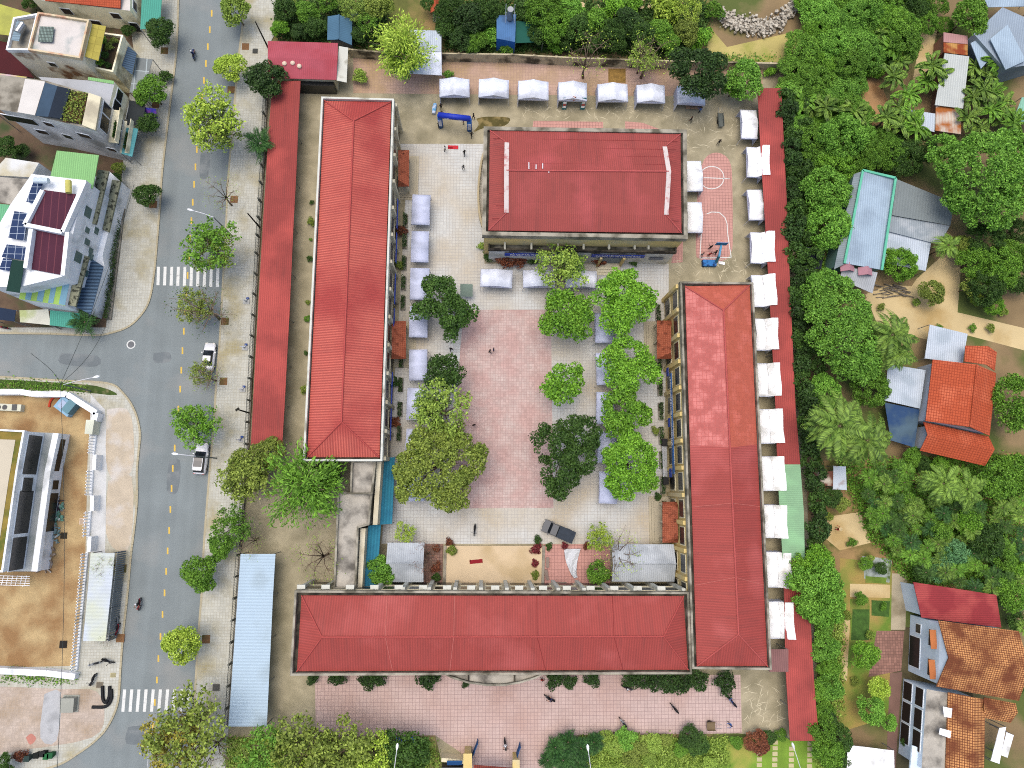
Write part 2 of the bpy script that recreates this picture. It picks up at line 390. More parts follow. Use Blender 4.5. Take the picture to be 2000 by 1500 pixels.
# school grounds
flat('school_yard', [(527, 100), (700, 105), (1542, 124), (1560, 600), (1582, 1100), (1605, 1450), (1440, 1432), (1130, 1436), (1120, 1560), (880, 1560), (850, 1436), (617, 1440), (440, 1440), (470, 1080), (492, 800), (513, 420)], m_yard, 1)
flat('pink_paving', [(690, 112), (1490, 128), (1490, 178), (1300, 188), (690, 182)], M('faded_pink_tiles', (206, 174, 156), var=.08, vs=.3, c2=(186, 158, 122), c2s=.2, c2t=.52, c2w=.14, pat='grid', p=(.5, .5), pd=.06, pc=(176, 146, 130), pm=.025), 2)
flat('courtyard_tiles', [(776, 281), (946, 281), (946, 515), (1306, 515), (1306, 560), (1290, 1062), (745, 1062), (760, 895), (780, 600), (792, 380)], m_pale, 2)
flat('pink_paving', bez([(905, 605), (1076, 605), (1081, 992), (876, 993), (890, 800), (905, 605)], 1), m_pink, 3)
flat('pink_forecourt', [(615, 1318), (1446, 1318), (1449, 1432), (1110, 1436), (1085, 1500), (1080, 1560), (880, 1560), (900, 1470), (850, 1436), (617, 1440)], m_fore, 2)
ov = [(1375, 312), (1385, 302), (1400, 298), (1416, 304), (1426, 318), (1430, 350), (1431, 470), (1428, 492), (1420, 505), (1405, 511), (1380, 511), (1366, 505), (1359, 492), (1361, 400), (1366, 340), (1375, 312)]
flat('court_paving', bez(ov, 3), m_court, 2)
flat('court_paving', [(1320, 462), (1334, 462), (1333, 512), (1311, 514)], m_court, 2)
flat('court_paving', [(1042, 236), (1178, 238), (1178, 250), (1040, 250)], m_court, 2)
flat('court_paving', [(1221, 237), (1256, 240), (1290, 253), (1221, 252)], m_court, 2)
flat('planter_paving', [(1061, 1063), (1192, 1063), (1192, 1142), (1058, 1142)], m_court, 3)
flat('planter_paving', [(826, 1062), (866, 1062), (864, 1142), (824, 1142)], M('brown_tiles', (150, 118, 104), pat='grid', p=(.4, .4), pc=(110, 86, 76)), 3)
# painted court lines
b = B()
def line(pts, wd=.07, lvl=3):
    q = [Vector((v.x, v.y, lvl * Z + .004)) for v in PP(pts, 0)]
    for i in range(len(q) - 1):
        d = (q[i + 1] - q[i]); 
        if d.length < 1e-6: continue
        d.normalize(); s_ = Vector((-d.y, d.x, 0)) * wd
        b.poly([q[i] - s_, q[i + 1] - s_, q[i + 1] + s_, q[i] + s_])
line([(1390 + 24 * math.cos(a) , 347 + 22 * math.sin(a)) for a in np.linspace(0, 2 * math.pi, 25)])
line([(1420, 437), (1421, 455), (1428, 503), (1367, 504), (1370, 450)]); line([(1380, 418), (1390, 414), (1405, 415), (1416, 425), (1420, 437)]); line([(1374, 347), (1425, 349)])
struct('court_line_paint', b, m_white_paint)
# cream stage with steps
for (lx, z_) in ((6, .2), (0, .42)):
    b = B(); b.prism([Vector((v.x, v.y, z_)) for v in PP([(873 - lx, 1066), (1059 + lx, 1066), (1057 + lx, 1146), (871 - lx, 1146)], .4)], 0)
    o = b.build('stage' if not lx else 'stage_step', M('cream_stage', (226, 203, 166), var=.06, c2=(206, 182, 140), c2s=.2, c2t=.56)) if not lx else b.build('step', m_gray)
    if lx: stp = o
    else: tag(o, 'low cream plastered stage with a red cloth strip on it', 'stage'); stp.parent = o
# west pavements, yards and east ground patches
flat('bare_earth', [(-80, 768), (130, 768), (178, 800), (172, 900), (168, 1080), (150, 1300), (-80, 1305)], m_earth, 34)
flat('white_apron', [(178, 770), (206, 800), (210, 860), (206, 1100), (180, 1100), (176, 900)], M('white_concrete', (222, 224, 222), var=.05, c2=(196, 196, 190), c2s=.3), 34)
flat('verge', bez([(-80, 742), (0, 741), (120, 748), (190, 754), (228, 768), (215, 772), (120, 762), (0, 762), (-80, 762)], 2), M('verge_grass', (70, 92, 36), var=.3, vs=1.2, c2=(150, 140, 100), c2s=.8, c2t=.62), 34)
flat('dirt_lane', [(1685, 585), (1720, 575), (1760, 590), (1790, 545), (1850, 490), (1878, 510), (1870, 610), (2060, 655), (2060, 700), (1890, 655), (1800, 640), (1740, 640)], m_lane, 2)
flat('dirt_yard', [(1690, 575), (1735, 556), (1790, 560), (1850, 640), (1830, 668), (1716, 640)], m_lane, 3)
flat('dirt_yard', [(1792, 562), (1846, 530), (1850, 452), (1872, 470), (1869, 610), (1850, 640)], m_lane, 2.5)
flat('grass', [(1388, 55), (1420, 92), (1560, 60), (1576, 20), (1575, 120), (1400, 122), (1380, 100)], M('dry_grass', (196, 182, 112), var=.12, vs=.3, fine=.12, c2=(150, 156, 66), c2s=.14, c2t=.56), 3)
flat('dirt_path', [(1830, 60), (1810, 160), (1780, 170), (1800, 60)], m_lane, 2)
flat('dirt_path', [(1690, 140), (1715, 150), (1735, 200), (1725, 245), (1690, 245), (1684, 190)], M('brown_earth', (190, 150, 104), var=.15, vs=.4, c2=(150, 112, 72), c2s=.3), 3)
flat('grove_soil', [(1600, 900), (2080, 880), (2080, 1180), (1780, 1180), (1600, 1100)], M('grove_soil', (168, 138, 92), var=.2, vs=.3, fine=.2, c2=(96, 100, 44), c2s=.22, c2t=.5), 2)
flat('garden_soil', [(1640, 1090), (1742, 1100), (1738, 1400), (1640, 1430)], M('garden_soil', (176, 152, 84), var=.16, vs=.3, fine=.2, c2=(110, 140, 50), c2s=.15, c2t=.5), 3)
flat('vegetable_bed', [(1660, 1170), (1698, 1172), (1700, 1260), (1662, 1310)], m_grass, 4)
flat('brick_path', [(1742, 1120), (1772, 1120), (1768, 1230), (1740, 1230)], M('pale_path', (190, 178, 150), c2=(150, 138, 110), c2s=.3), 4)
flat('brick_path', [(1712, 1232), (1766, 1232), (1760, 1310), (1696, 1322)], M('brown_pavers', (160, 120, 106), pat='grid', p=(.4, .4), pc=(120, 90, 80)), 5)
flat('brick_path', [(1738, 1315), (1762, 1312), (1754, 1420), (1745, 1560), (1728, 1560)], M('brown_pavers_dark', (134, 104, 92)), 5)
flat('garden_soil', [(1740, 1225), (1900, 1225), (1900, 1560), (1740, 1560)], M('dark_garden', (96, 88, 60), var=.3), 2)
flat('lawn', [(1130, 1445), (1600, 1440), (1620, 1560), (1130, 1560)], M('lawn', (128, 164, 56), var=.2, vs=.4, fine=.15, c2=(176, 168, 84), c2s=.2, c2t=.6), 3)
flat('garden_ground', [(536, -60), (1380, -60), (1390, 95), (1180, 100), (690, 92), (532, 76)], M('garden_ground', (112, 116, 56), var=.25, vs=.4, fine=.2, c2=(168, 140, 92), c2s=.16, c2t=.55), 2)
flat('garden_strip', [(440, 1440), (850, 1440), (860, 1560), (436, 1560)], M('garden_strip', (140, 140, 76), var=.25, vs=.4, fine=.2, c2=(176, 150, 106), c2s=.2, c2t=.52), 3)
flat('side_yard', [(-120, -60), (240, -60), (262, 100), (240, 330), (208, 640), (-120, 640)], M('side_yard', (112, 92, 72), var=.25, c2=(70, 84, 46), c2s=.25), None, .138)
# stepping-stone lines across the lawn, bottom right
for i, (x, y0) in enumerate([(1484, 1450), (1514, 1450), (1546, 1462), (1582, 1452)]):
    b = B()
    for k in range(9):
        p = P(x - k * .3, y0 + k * 11); b.box((p.x, p.y, .03), (.75, .55, .05))
    o = b.build('stepping_stones', M('pale_stone', (206, 196, 150), var=.1)); o['kind'] = 'structure'

# bare squares left open for the street trees
for x, y in ((458, 390), (440, 628), (437, 745), (403, 1248), (452, 176), (480, 92), (236, 1246), (240, 1110), (322, 100), (305, 205), (300, 400)):
    p = P(x, y); b = B(); b.box((p.x, p.y, .145), (1.15, 1.15, .012)); struct('tree_pit', b, m_dkearth)
# faint tarred patches and tyre-worn strips on the road
for pts in ([(330, 900), (352, 900), (347, 960), (326, 958)], [(120, 690), (190, 695), (188, 716), (118, 710)], [(392, 300), (410, 300), (406, 345), (390, 345)], [(250, 1420), (290, 1418), (280, 1450), (246, 1452)], [(300, 690), (330, 688), (332, 706), (302, 708)]):
    flat('road_patch', bez(pts + [pts[0]], 3)[:-1], M('road_patch', (120, 128, 130), var=.08, fine=.14, c2=(138, 144, 144), c2s=.6), 3)
# pale chalk-like scrapes on the concrete right of the gym
b = B(); rs = random.Random(8)
for i in range(260):
    x, y = rs.choice([(rs.uniform(1325, 1450), rs.uniform(205, 300)), (rs.uniform(1322, 1460), rs.uniform(505, 550)), (rs.uniform(1455, 1530), rs.uniform(1330, 1420)), (rs.uniform(1020, 1320), rs.uniform(208, 232))]); p = P(x, y); a = rs.uniform(0, 6.3); L = rs.uniform(.2, 1.1); w_ = rs.uniform(.02, .06)
    d = Vector((math.cos(a), math.sin(a), 0)) * L; n_ = Vector((-d.y, d.x, 0)).normalized() * w_; c_ = Vector((p.x, p.y, .0105 + i * 2e-6)); m_ = c_ + n_ * 5 * rs.uniform(-1, 1)
    b.add([c_ - d, m_ - n_, c_ + d, m_ + n_], [[0, 1, 2, 3]])
struct('scrape_marks', b, M('pale_scrapes', (222, 212, 180), var=.1))
# dark damp stain on the yard beside the arch and along the top wall
flat('damp_stain', bez([(930, 232), (950, 228), (995, 230), (985, 246), (946, 250), (925, 258), (935, 244), (930, 232)], 3), M('mossy_damp', (92, 84, 42), var=.2, c2=(150, 132, 84), c2s=.8, c2t=.55), 2.5)
flat('leaf_litter', [(1188, 134), (1222, 134), (1222, 162), (1188, 161)], M('leaf_litter', (150, 118, 60), var=.3, vs=2, fine=.25), 2.5)

for nm, pts, m_ in (('vegetable_bed', [(1684, 1086), (1742, 1092), (1737, 1138), (1688, 1130)], M('pale_net_bed', (176, 186, 180), var=.15, vs=.8, c2=(90, 110, 60), c2s=.7, c2t=.54)), ('vegetable_bed', [(1690, 1125), (1732, 1128), (1730, 1140), (1690, 1138)], m_grass), ('vegetable_bed', [(1665, 1190), (1698, 1190), (1697, 1250), (1662, 1250)], M('dark_bed', (70, 104, 40), var=.3, vs=1.5, fine=.25)), ('vegetable_bed', [(1702, 1172), (1738, 1174), (1736, 1205), (1702, 1202)], M('dark_bed', (70, 104, 40))), ('pale_soil', [(1660, 1140), (1738, 1142), (1738, 1168), (1660, 1166)], m_lane), ('pale_soil', [(1610, 1010), (1680, 1000), (1700, 1060), (1640, 1075), (1610, 1050)], m_lane), ('pale_soil', [(1648, 1210), (1660, 1210), (1654, 1330), (1638, 1330)], m_lane)):
    FL = globals().get('FL', 6) + .5; flat(nm, pts, m_, FL)

m_dust = M('dusty_pink_pavement', (204, 188, 172), var=.1, vs=.5, fine=.14, c2=(180, 160, 136), c2s=.3, c2t=.54, c2w=.12, pat='grid', p=(.42, .42), pd=.08, pc=(184, 170, 154), pm=.02)
for pts, m_ in (([(-60, 1338), (120, 1345), (190, 1350), (205, 1400), (180, 1440), (60, 1462), (-60, 1470)], m_dust), ([(88, 1355), (120, 1352), (112, 1445), (80, 1440)], M('cement_spill', (196, 198, 198), var=.1, fine=.12, c2=(170, 172, 172), c2s=.5)), ([(52, 1440), (62, 1432), (72, 1442), (60, 1454)], M('red_dust', (206, 140, 124), var=.12)), ([(210, 800), (250, 800), (262, 850), (258, 920), (225, 940), (208, 900)], M('sandy_pavement', (206, 192, 168), var=.1, fine=.14, c2=(216, 210, 200), c2s=.3)), ([(212, 940), (258, 930), (256, 1060), (230, 1075), (208, 1040)], M('sandy_pavement', (206, 192, 168)))):
    flat('pavement_stain', bez(pts + [pts[0]], 3)[:-1], m_, None, .1335 + .0012 * len(pts) + (.0008 if pts[0][0] == 212 else 0) + (.006 + pts[0][0] * 1e-5 if pts[0][0] in (52, 88) else 0))
# ================================================================== school buildings
def offset(poly, d):
    "inward offset of a ccw polygon of Vectors"
    n = len(poly); out = []
    for i in range(n):
        a, b_, c_ = poly[i - 1], poly[i], poly[(i + 1) % n]
        d1 = Vector((b_.x - a.x, b_.y - a.y)).normalized(); d2 = Vector((c_.x - b_.x, c_.y - b_.y)).normalized()
        n1 = Vector((-d1.y, d1.x)); n2 = Vector((-d2.y, d2.x)); k = 1 + n1.dot(n2)
        o = (n1 + n2) * (d / max(k, .2)); out.append(Vector((b_.x + o.x, b_.y + o.y, b_.z)))
    return out
def ring(b, outer, inner, z0, z1, m=0):
    n = len(outer); f = lambda p, z: Vector((p.x, p.y, z))
    for i in range(n):
        j = (i + 1) % n
        b.poly([f(outer[i], z1), f(outer[j], z1), f(inner[j], z1), f(inner[i], z1)], m)
        b.poly([f(outer[i], z0), f(outer[j], z0), f(outer[j], z1), f(outer[i], z1)], m)
        b.poly([f(inner[j], z0), f(inner[i], z0), f(inner[i], z1), f(inner[j], z1)], m)
    return b
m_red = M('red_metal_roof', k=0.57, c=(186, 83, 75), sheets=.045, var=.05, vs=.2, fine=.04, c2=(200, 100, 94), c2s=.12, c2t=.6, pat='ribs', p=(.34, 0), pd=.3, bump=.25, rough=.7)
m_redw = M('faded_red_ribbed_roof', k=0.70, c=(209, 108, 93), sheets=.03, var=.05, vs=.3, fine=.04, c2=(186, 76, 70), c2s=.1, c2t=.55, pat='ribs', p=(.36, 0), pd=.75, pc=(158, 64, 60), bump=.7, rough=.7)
m_pinkt = M('pinkish_tile_roof', k=0.55, c=(208, 116, 108), var=.06, vs=.7, fine=.05, c2=(226, 138, 130), c2s=.7, c2t=.54, pat='grid', p=(.62, .5), pd=.05, pc=(202, 108, 100), pm=.035, bump=.35)
m_orangt = M('orange_tile_roof', k=0.55, c=(204, 106, 84), var=.06, vs=.7, fine=.05, c2=(214, 116, 98), c2s=.5, c2t=.58, pat='grid', p=(.62, .5), pd=.05, pc=(196, 98, 78), pm=.035, bump=.35)
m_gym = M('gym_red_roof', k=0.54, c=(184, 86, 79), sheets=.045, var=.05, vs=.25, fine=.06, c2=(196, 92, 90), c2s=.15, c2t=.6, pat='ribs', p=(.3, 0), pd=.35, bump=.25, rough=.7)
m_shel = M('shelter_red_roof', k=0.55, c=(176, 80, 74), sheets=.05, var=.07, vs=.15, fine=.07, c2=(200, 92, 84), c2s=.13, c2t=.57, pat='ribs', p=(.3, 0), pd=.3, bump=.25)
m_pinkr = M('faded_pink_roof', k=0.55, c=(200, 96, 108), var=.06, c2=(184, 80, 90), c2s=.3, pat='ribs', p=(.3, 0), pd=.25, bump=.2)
m_gut = M('mossy_gutter', (92, 84, 70), var=.3, vs=.8, c2=(44, 40, 34), c2s=.6, c2t=.5, c2w=.12)
m_par = M('weathered_parapet', (176, 170, 152), var=.16, vs=.6, c2=(104, 100, 84), c2s=.5, c2t=.53, c2w=.1)
m_parw = M('white_parapet', (226, 228, 216), var=.06, vs=.6, c2=(170, 168, 150), c2s=.6, c2t=.62)
m_yel = M('yellow_plaster', (238, 212, 140), var=.05, vs=.4, c2=(222, 206, 160), c2s=.3)
m_cream = M('cream_trim', (246, 236, 200), var=.04)
m_palew = M('pale_plaster', (232, 224, 196), var=.05, c2=(206, 196, 166), c2s=.3)
m_dark = M('dark_opening', (34, 36, 38), var=.1, rough=.3, spec=.5)
m_blue = M('blue_banner', (34, 70, 178), var=.08, rough=.6)
m_blue2 = M('mid_blue_banner', (52, 112, 184), var=.08, rough=.6)
m_wtxt = M('white_lettering', (240, 242, 246), var=.02)
m_seam = M('pale_seam', (206, 120, 110), var=.05)
m_dseam = M('dark_seam', (136, 48, 48), var=.05)
m_rust = M('rusty_tiles', (176, 100, 72), var=.15, vs=1.2, fine=.15, c2=(92, 48, 32), c2s=.9, c2t=.6, c2w=.06, pat='grid', p=(.3, .3), pd=.1, pc=(150, 72, 44), pm=.03, bump=.4)
m_stain = M('stained_slab', (150, 146, 132), var=.2, vs=.6, fine=.1, c2=(58, 58, 46), c2s=.35, c2t=.5, c2w=.09)
m_slab = M('pale_concrete_roof', (190, 184, 170), var=.14, vs=.5, fine=.12, c2=(104, 100, 92), c2s=.4, c2t=.56, c2w=.1)
m_teal = M('teal_ribbed_roof', (58, 146, 172), var=.06, pat='rows', p=(.45, 0), pd=.3, bump=.4, c2=(50, 128, 160), c2s=.3)
m_steel = M('grey_steel', (150, 152, 152), rough=.5, metal=.3)
m_fence = M('dark_fence_steel', (70, 76, 72), rough=.6)
m_trunk = M('bark', (136, 118, 98), var=.25, vs=2.0, fine=.2)

def classroom(name, label, par, zg, zp, roofc, ze, rdg, zr, horiz, mats, wallm, parm, seams=()):
    o3 = ccw(PP(par, zp)); cx = sum(v.x for v in o3) / 4; cy = sum(v.y for v in o3) / 4
    t = thing(name, label, 'school building', (cx, cy, 0))
    b = B(); b.prism([Vector((v.x, v.y, zg)) for v in o3], 0, 0, 1); b.build('wall', [wallm, m_gut], t)
    b = B(); ring(b, offset(o3, -.12), offset(o3, .16), zg - .25, zp); b.build('parapet', parm, t)
    c = PP(roofc, ze); A, E = PP(rdg, zr)
    if horiz: faces = [[c[0], c[3], A], [c[0], c[1], E, A], [c[1], c[2], E], [c[3], c[2], E, A]]
    else: faces = [[c[0], c[1], A], [c[1], c[2], E, A], [c[2], c[3], E], [c[3], c[0], A, E]]
    up = Vector((0, 0, .06))
    def rf(fs, ms, nm='roof'):
        b = B(); b.sheet(fs, .1, 0, ms[1] if len(ms) > 1 else None); return b.build(nm, ms[0], t)
    if mats[0] == 'split':
        s0 = mats[1]      # fraction along the slopes where the tile part ends
        TLm, TRm = lerp(c[0], c[3], s0), lerp(c[1], c[2], s0); fr = mats[2]; Rm = lerp(A, E, fr)
        r1 = rf([[c[0], c[1], A], [c[1], TRm, Rm, A], [TLm, c[0], A, Rm]], ([m_orangt, m_pinkt], [0, 0, 1]))
        r1['label'] = 'pinkish orange tiled roof half'
        r2 = rf([[TRm, c[2], E, Rm], [c[2], c[3], E], [c[3], TLm, Rm, E]], ([m_red],)); r2['label'] = 'crimson metal roof half'
    else: r1 = rf(faces, ([mats[0]],))
    b = B()
    b.tube([A + up, E + up], .13, 6)
    pr = [(c[0], A), (c[3], A), (c[1], E), (c[2], E)] if horiz else [(c[0], A), (c[1], A), (c[2], E), (c[3], E)]
    for p, q in pr: b.tube([p + up, q + up], .10, 6)
    k = b.build('ridge_cap', [M('ridge_cap_' + name + label[:12], mats[-1] if isinstance(mats[-1], tuple) else (196, 96, 90), var=.06)], r1)
    for s, col in seams:      # sheet joints across the slopes
        b = B()
        for (p, q) in s: 
            b.bar(p + Vector((0, 0, .03)), q + Vector((0, 0, .03)), .07, .03)
        b.build('sheet_joint', m_seam if col else m_dseam, r1)
    return t, c, A, E, o3

# ---- west wing
Tw, cw, Aw, Ew, ow = classroom('classroom_wing', 'long two-storey classroom wing with faded ribbed red roof and white parapet left of the courtyard',
    [(629, 190), (768, 194), (745, 899), (593, 899)], 8.2, 8.9, [(634, 197), (764, 199), (741, 893), (600, 893)], 8.45, [(691, 236), (667, 824)], 10.6, False, [m_redw, (190, 84, 78)], m_palew, m_parw,)
# ---- east wing
Te, ce, Ae, Ee, oe = classroom('classroom_wing', 'long yellow classroom wing with half orange tile and half crimson roof, right of the courtyard',
    [(1330, 551), (1470, 553), (1506, 1307), (1354, 1305)], 8.6, 9.3, [(1338, 559), (1464, 557), (1499, 1301), (1361, 1301)], 8.85, [(1413, 606), (1442, 1239)], 11.0, False, ['split', .437, .44, (192, 92, 86)], m_yel, m_par)
# ---- south wing
Ts, cs, As, Es, os_ = classroom('classroom_wing', 'wide crimson hip-roofed classroom wing across the bottom of the courtyard',
    [(577, 1155), (1344, 1158), (1350, 1315), (568, 1318)], 8.3, 9.0, [(589, 1163), (1335, 1164), (1344, 1308), (580, 1311)], 8.55, [(629, 1244), (1296, 1243)], 10.7, True, [m_red, (186, 84, 78)], m_palew, m_par)
for i, (f0, col) in enumerate([(.22, 1), (.395, 1), (.61, 0), (.81, 0)]):
    b = B(); q = lerp(As, Es, (f0 - .06) / .88); up = Vector((0, 0, .03))
    b.bar(lerp(cs[0], cs[1], f0) + up, q + up, .06, .03); b.bar(q + up, lerp(cs[3], cs[2], f0 + (.02 if i != 1 else -.01)) + up, .06, .03)
    r_ = [k for k in Ts.children if k.name.startswith('roof')][0]
    b.build('sheet_joint', m_seam if col else m_dseam, r_)
r_ = [k for k in Te.children if k.name.startswith('roof')][1]
for f0 in (.60, .80):
    b = B(); up = Vector((0, 0, .03)); q = lerp(Ae, Ee, (f0 - .05) / .9)
    b.bar(lerp(ce[0], ce[3], f0) + up, q + up, .05, .03); b.bar(q + up, lerp(ce[1], ce[2], f0) + up, .05, .03); b.build('sheet_joint', m_seam, r_)
# parapet brackets seen over the gutters
def facade(t, a, b_, nbay, out, rows, pil=None, mat=m_dark, frame=m_cream, skip=()):
    "windows along the wall from a to b (xy), out = outward unit vector"
    a = Vector((a.x, a.y, 0)); b_ = Vector((b_.x, b_.y, 0)); d = b_ - a; L = d.length; d.normalize(); rz = math.atan2(d.y, d.x)
    for i in range(nbay):
        c = a + d * (L * (i + .5) / nbay); bw = L / nbay
        for (z0, z1, fw, arch) in rows:
            if i in skip and z0 < 4: continue
            wd = bw * fw
            f = B(); f.box(c + out * .03 + Vector((0, 0, (z0 + z1) / 2)), (wd + .3, .1, z1 - z0 + .3), rz); fo = f.build('window', frame, t)
            g = B()
            if arch:
                pts = [(-wd / 2, z0), (wd / 2, z0)] + [(wd / 2 * math.cos(q), z1 - wd * .25 + wd * .25 * math.sin(q)) for q in np.linspace(0, math.pi, 9)]
                fr = [c + d * x + out * .12 + Vector((0, 0, z)) for x, z in pts]; bk = [p - out * .05 for p in fr]; n = len(fr)
                g.add(fr + bk, [list(range(n)), list(range(n, 2 * n))[::-1]] + [[k, n + k, n + (k + 1) % n, (k + 1) % n] for k in range(n)])
            else: g.box(c + out * .09 + Vector((0, 0, (z0 + z1) / 2)), (wd, .06, z1 - z0), rz)
            g.build('pane', mat, fo)
    if pil:
        for i in range(nbay + 1):
            c = a + d * min(max(L * i / nbay, .3), L - .3)
            f = B(); f.box(c + out * .22 + Vector((0, 0, pil[0] / 2)), (pil[1], .45, pil[0]), rz); f.build('pilaster', pil[2], t)
def edge(o3, i):    # i-th corner by nearest pixel order
    return o3[i]
west = Vector((-1, 0, 0)); east = Vector((1, 0, 0)); north = Vector((0, 1, 0)); south = Vector((0, -1, 0))
q = PP([(1330, 551), (1354, 1305)], 9.3); dv = (q[1] - q[0]).normalized(); outE = Vector((dv.y, -dv.x, 0)); outE = outE if outE.x < 0 else -outE
facade(Te, q[0], q[1], 14, outE, [(5.3, 7.3, .62, 0), (.9, 3.3, .62, 1)], (8.2, .55, m_yel))
qw = PP([(768, 194), (745, 899)], 8.9); dv = (qw[1] - qw[0]).normalized(); outW = Vector((dv.y, -dv.x, 0)); outW = outW if outW.x > 0 else -outW
facade(Tw, qw[0], qw[1], 13, outW, [(5.2, 7.2, .6, 0), (.9, 3.1, .6, 0)], (7.9, .5, m_palew))
qs = PP([(577, 1155), (1344, 1158)], 9.0)
facade(Ts, qs[0], qs[1], 15, north, [(5.2, 7.2, .6, 0), (.9, 3.1, .6, 0)], (8.0, .5, m_parw))
# cornice ledges with the white brackets showing over the courtyard side of the south wing
for i in range(16):
    c = lerp(qs[0], qs[1], (i + .15) / 16.2); b = B(); b.box((c.x, c.y + .45, 8.0), (1.1, .55, .25)); b.box((c.x, c.y + .3, 7.0), (.5, .3, 1.7)); b.build('bracket', m_parw, Ts)
# bowed balcony on the south side
arcp = [(860, 1311), (885, 1322), (915, 1331), (950, 1336), (985, 1336), (1015, 1331), (1045, 1322), (1066, 1311)]
b = B(); a3 = PP(arcp, 8.2); b.prism(a3, 7.7, 0, 0, True)
bal = b.build('balcony', m_slab, Ts)
b = B(); ai = ccw(a3); ring(b, offset(ai, -.1), offset(ai, .12), 7.75, 8.75); b.build('railing', m_par, bal)
for x in (915, 1005):
    b = B(); b.bar(P(x, 1311, 8.5), P(x, 1333, 8.5), .2, .3); b.build('divider', m_gut, bal)
# tile porches with steps (two on each facing wing)
def porch(label, x0, y0, x1, y1, sx, par_t):
    z = 3.6; ins = 5 if sx < 0 else -5
    c = PP([(x0, y0), (x1, y0), (x1, y1), (x0, y1)], z)
    wallx = 1 if sx < 0 else 0
    t = thing('porch', label, 'porch', tuple((c[0] + c[2]) / 2 * Vector((1, 1, 0)) if False else ((c[0].x + c[2].x) / 2, (c[0].y + c[2].y) / 2, 0)))
    if sx < 0: hi = PP([(x1 - 1, y0 + 13), (x1 - 1, y1 - 13)], z + 1.4); faces = [[c[0], c[1], hi[0]], [c[0], hi[0], hi[1], c[3]], [c[3], hi[1], c[2]]]
    else: hi = PP([(x0 + 1, y0 + 13), (x0 + 1, y1 - 13)], z + 1.4); faces = [[c[1], c[0], hi[0]], [c[1], hi[0], hi[1], c[2]], [c[2], hi[1], c[3]]]
    b = B(); b.sheet(faces, .12); b.build('roof', m_rust, t)
    ex = [c[0], c[3]] if sx < 0 else [c[1], c[2]]
    for k in range(3):
        p = lerp(ex[0], ex[1], (.06, .5, .94)[k]); b = B(); b.box((p.x - sx * .35, p.y, 1.75), (.3, .3, 3.5)); b.build('pillar', m_palew, t)
    b = B()
    for k in range(3):
        e = .35 * (2 - k); zz = .16 * (k + 1)
        lo, hi_ = min(ex[0].y, ex[1].y) - e, max(ex[0].y, ex[1].y) + e
        xa = ex[0].x + sx * (.5 + e); xb = ex[0].x - sx * 2.0
        b.box(((xa + xb) / 2, (lo + hi_) / 2, zz / 2), (abs(xa - xb), hi_ - lo, zz))
    b.build('steps', M('step_stone', (196, 186, 160), var=.1), t)
    return t
porch('rust-stained tile porch with steps, upper one on the yellow wing facade', 1283, 626, 1312, 701, -1, Te)
porch('rust-stained tile porch with steps, lower one beside the grey gabled roof', 1294, 980, 1325, 1060, -1, Te)
porch('orange tile porch on the west wing beside the red carpet roll', 777, 293, 799, 364, 1, Tw)
porch('orange tile porch on the west wing facing the dark three-lobed tree', 764, 627, 793, 701, 1, Tw)
# blue banner on the yellow wing with small white marks, three square notices under it
def strokes(b, a, d, up, out, n, h, gap=.1):
    "row of small letter-like strokes"
    x = 0
    for i in range(n):
        k = rnd.random(); wd = h * (.35 + .3 * k)
        c = a + d * (x + wd / 2) + out * .05
        b.bar(c - d * wd / 2 + up * 0, c + d * wd / 2, .02, h * .16)
        b.bar(c - d * wd / 2 + up * h, c + d * wd / 2 + up * h, .02, h * .16) if k > .4 else None
        b.add([c - d * wd / 2, c - d * wd / 2 + d * h * .16, c - d * wd / 2 + d * h * .16 + up * h, c - d * wd / 2 + up * h], [[0, 1, 2, 3]])
        if k < .7: b.add([c + d * wd / 2 - d * h * .16, c + d * wd / 2, c + d * wd / 2 + up * h, c + d * wd / 2 - d * h * .16 + up * h], [[0, 1, 2, 3]])
        x += wd + gap * h * (3.2 if rnd.random() < .22 else 1.6)
    return x
dE = (q[1] - q[0]); dE.z = 0; dE.normalize(); upv = Vector((0, 0, 1))
w0 = lerp(q[0], q[1], .237); w1 = lerp(q[0], q[1], .515); w0.z = w1.z = 0
b = B(); cc = (w0 + w1) / 2 + outE * .58 + Vector((0, 0, 4.55)); rzE = math.atan2(dE.y, dE.x)
b.box(cc, ((w1 - w0).length, .06, .95), rzE); ban = b.build('banner', m_blue2)
ban['label'] = 'long blue banner with white writing along the yellow wing facade'; ban['category'] = 'banner'
b = B(); strokes(b, w0 + outE * .60 + dE * .5 + Vector((0, 0, 4.3)), dE, upv, outE, 30, .5); k = b.build('lettering', m_wtxt); k.parent = ban
for i, f0 in enumerate((.228, .372, .512)):
    p = lerp(q[0], q[1], f0); p.z = 0; b = B(); b.box(p + outE * .6 + Vector((0, 0, 2.9)), (1.3, .06, 1.0), rzE); k = b.build('notice_board', m_blue)
    tag(k, 'square blue notice board on the yellow wing, ' + ('highest in the photo', 'middle one below the banner', 'lowest, above the scoreboard panels')[i], 'notice board', 'blue notice boards on the yellow wing')
# blue trim boards on the west wing
for i, f0 in enumerate((.30, .40, .52, .62, .80, .90)):
    p = lerp(qw[0], qw[1], f0); p.z = 0; dW = (qw[1] - qw[0]); dW.z = 0; dW.normalize()
    b = B(); b.box(p + outW * .55 + Vector((0, 0, 4.3)), (4.6, .08, .8), math.atan2(dW.y, dW.x)); k = b.build('blue_panel', m_blue, Tw)

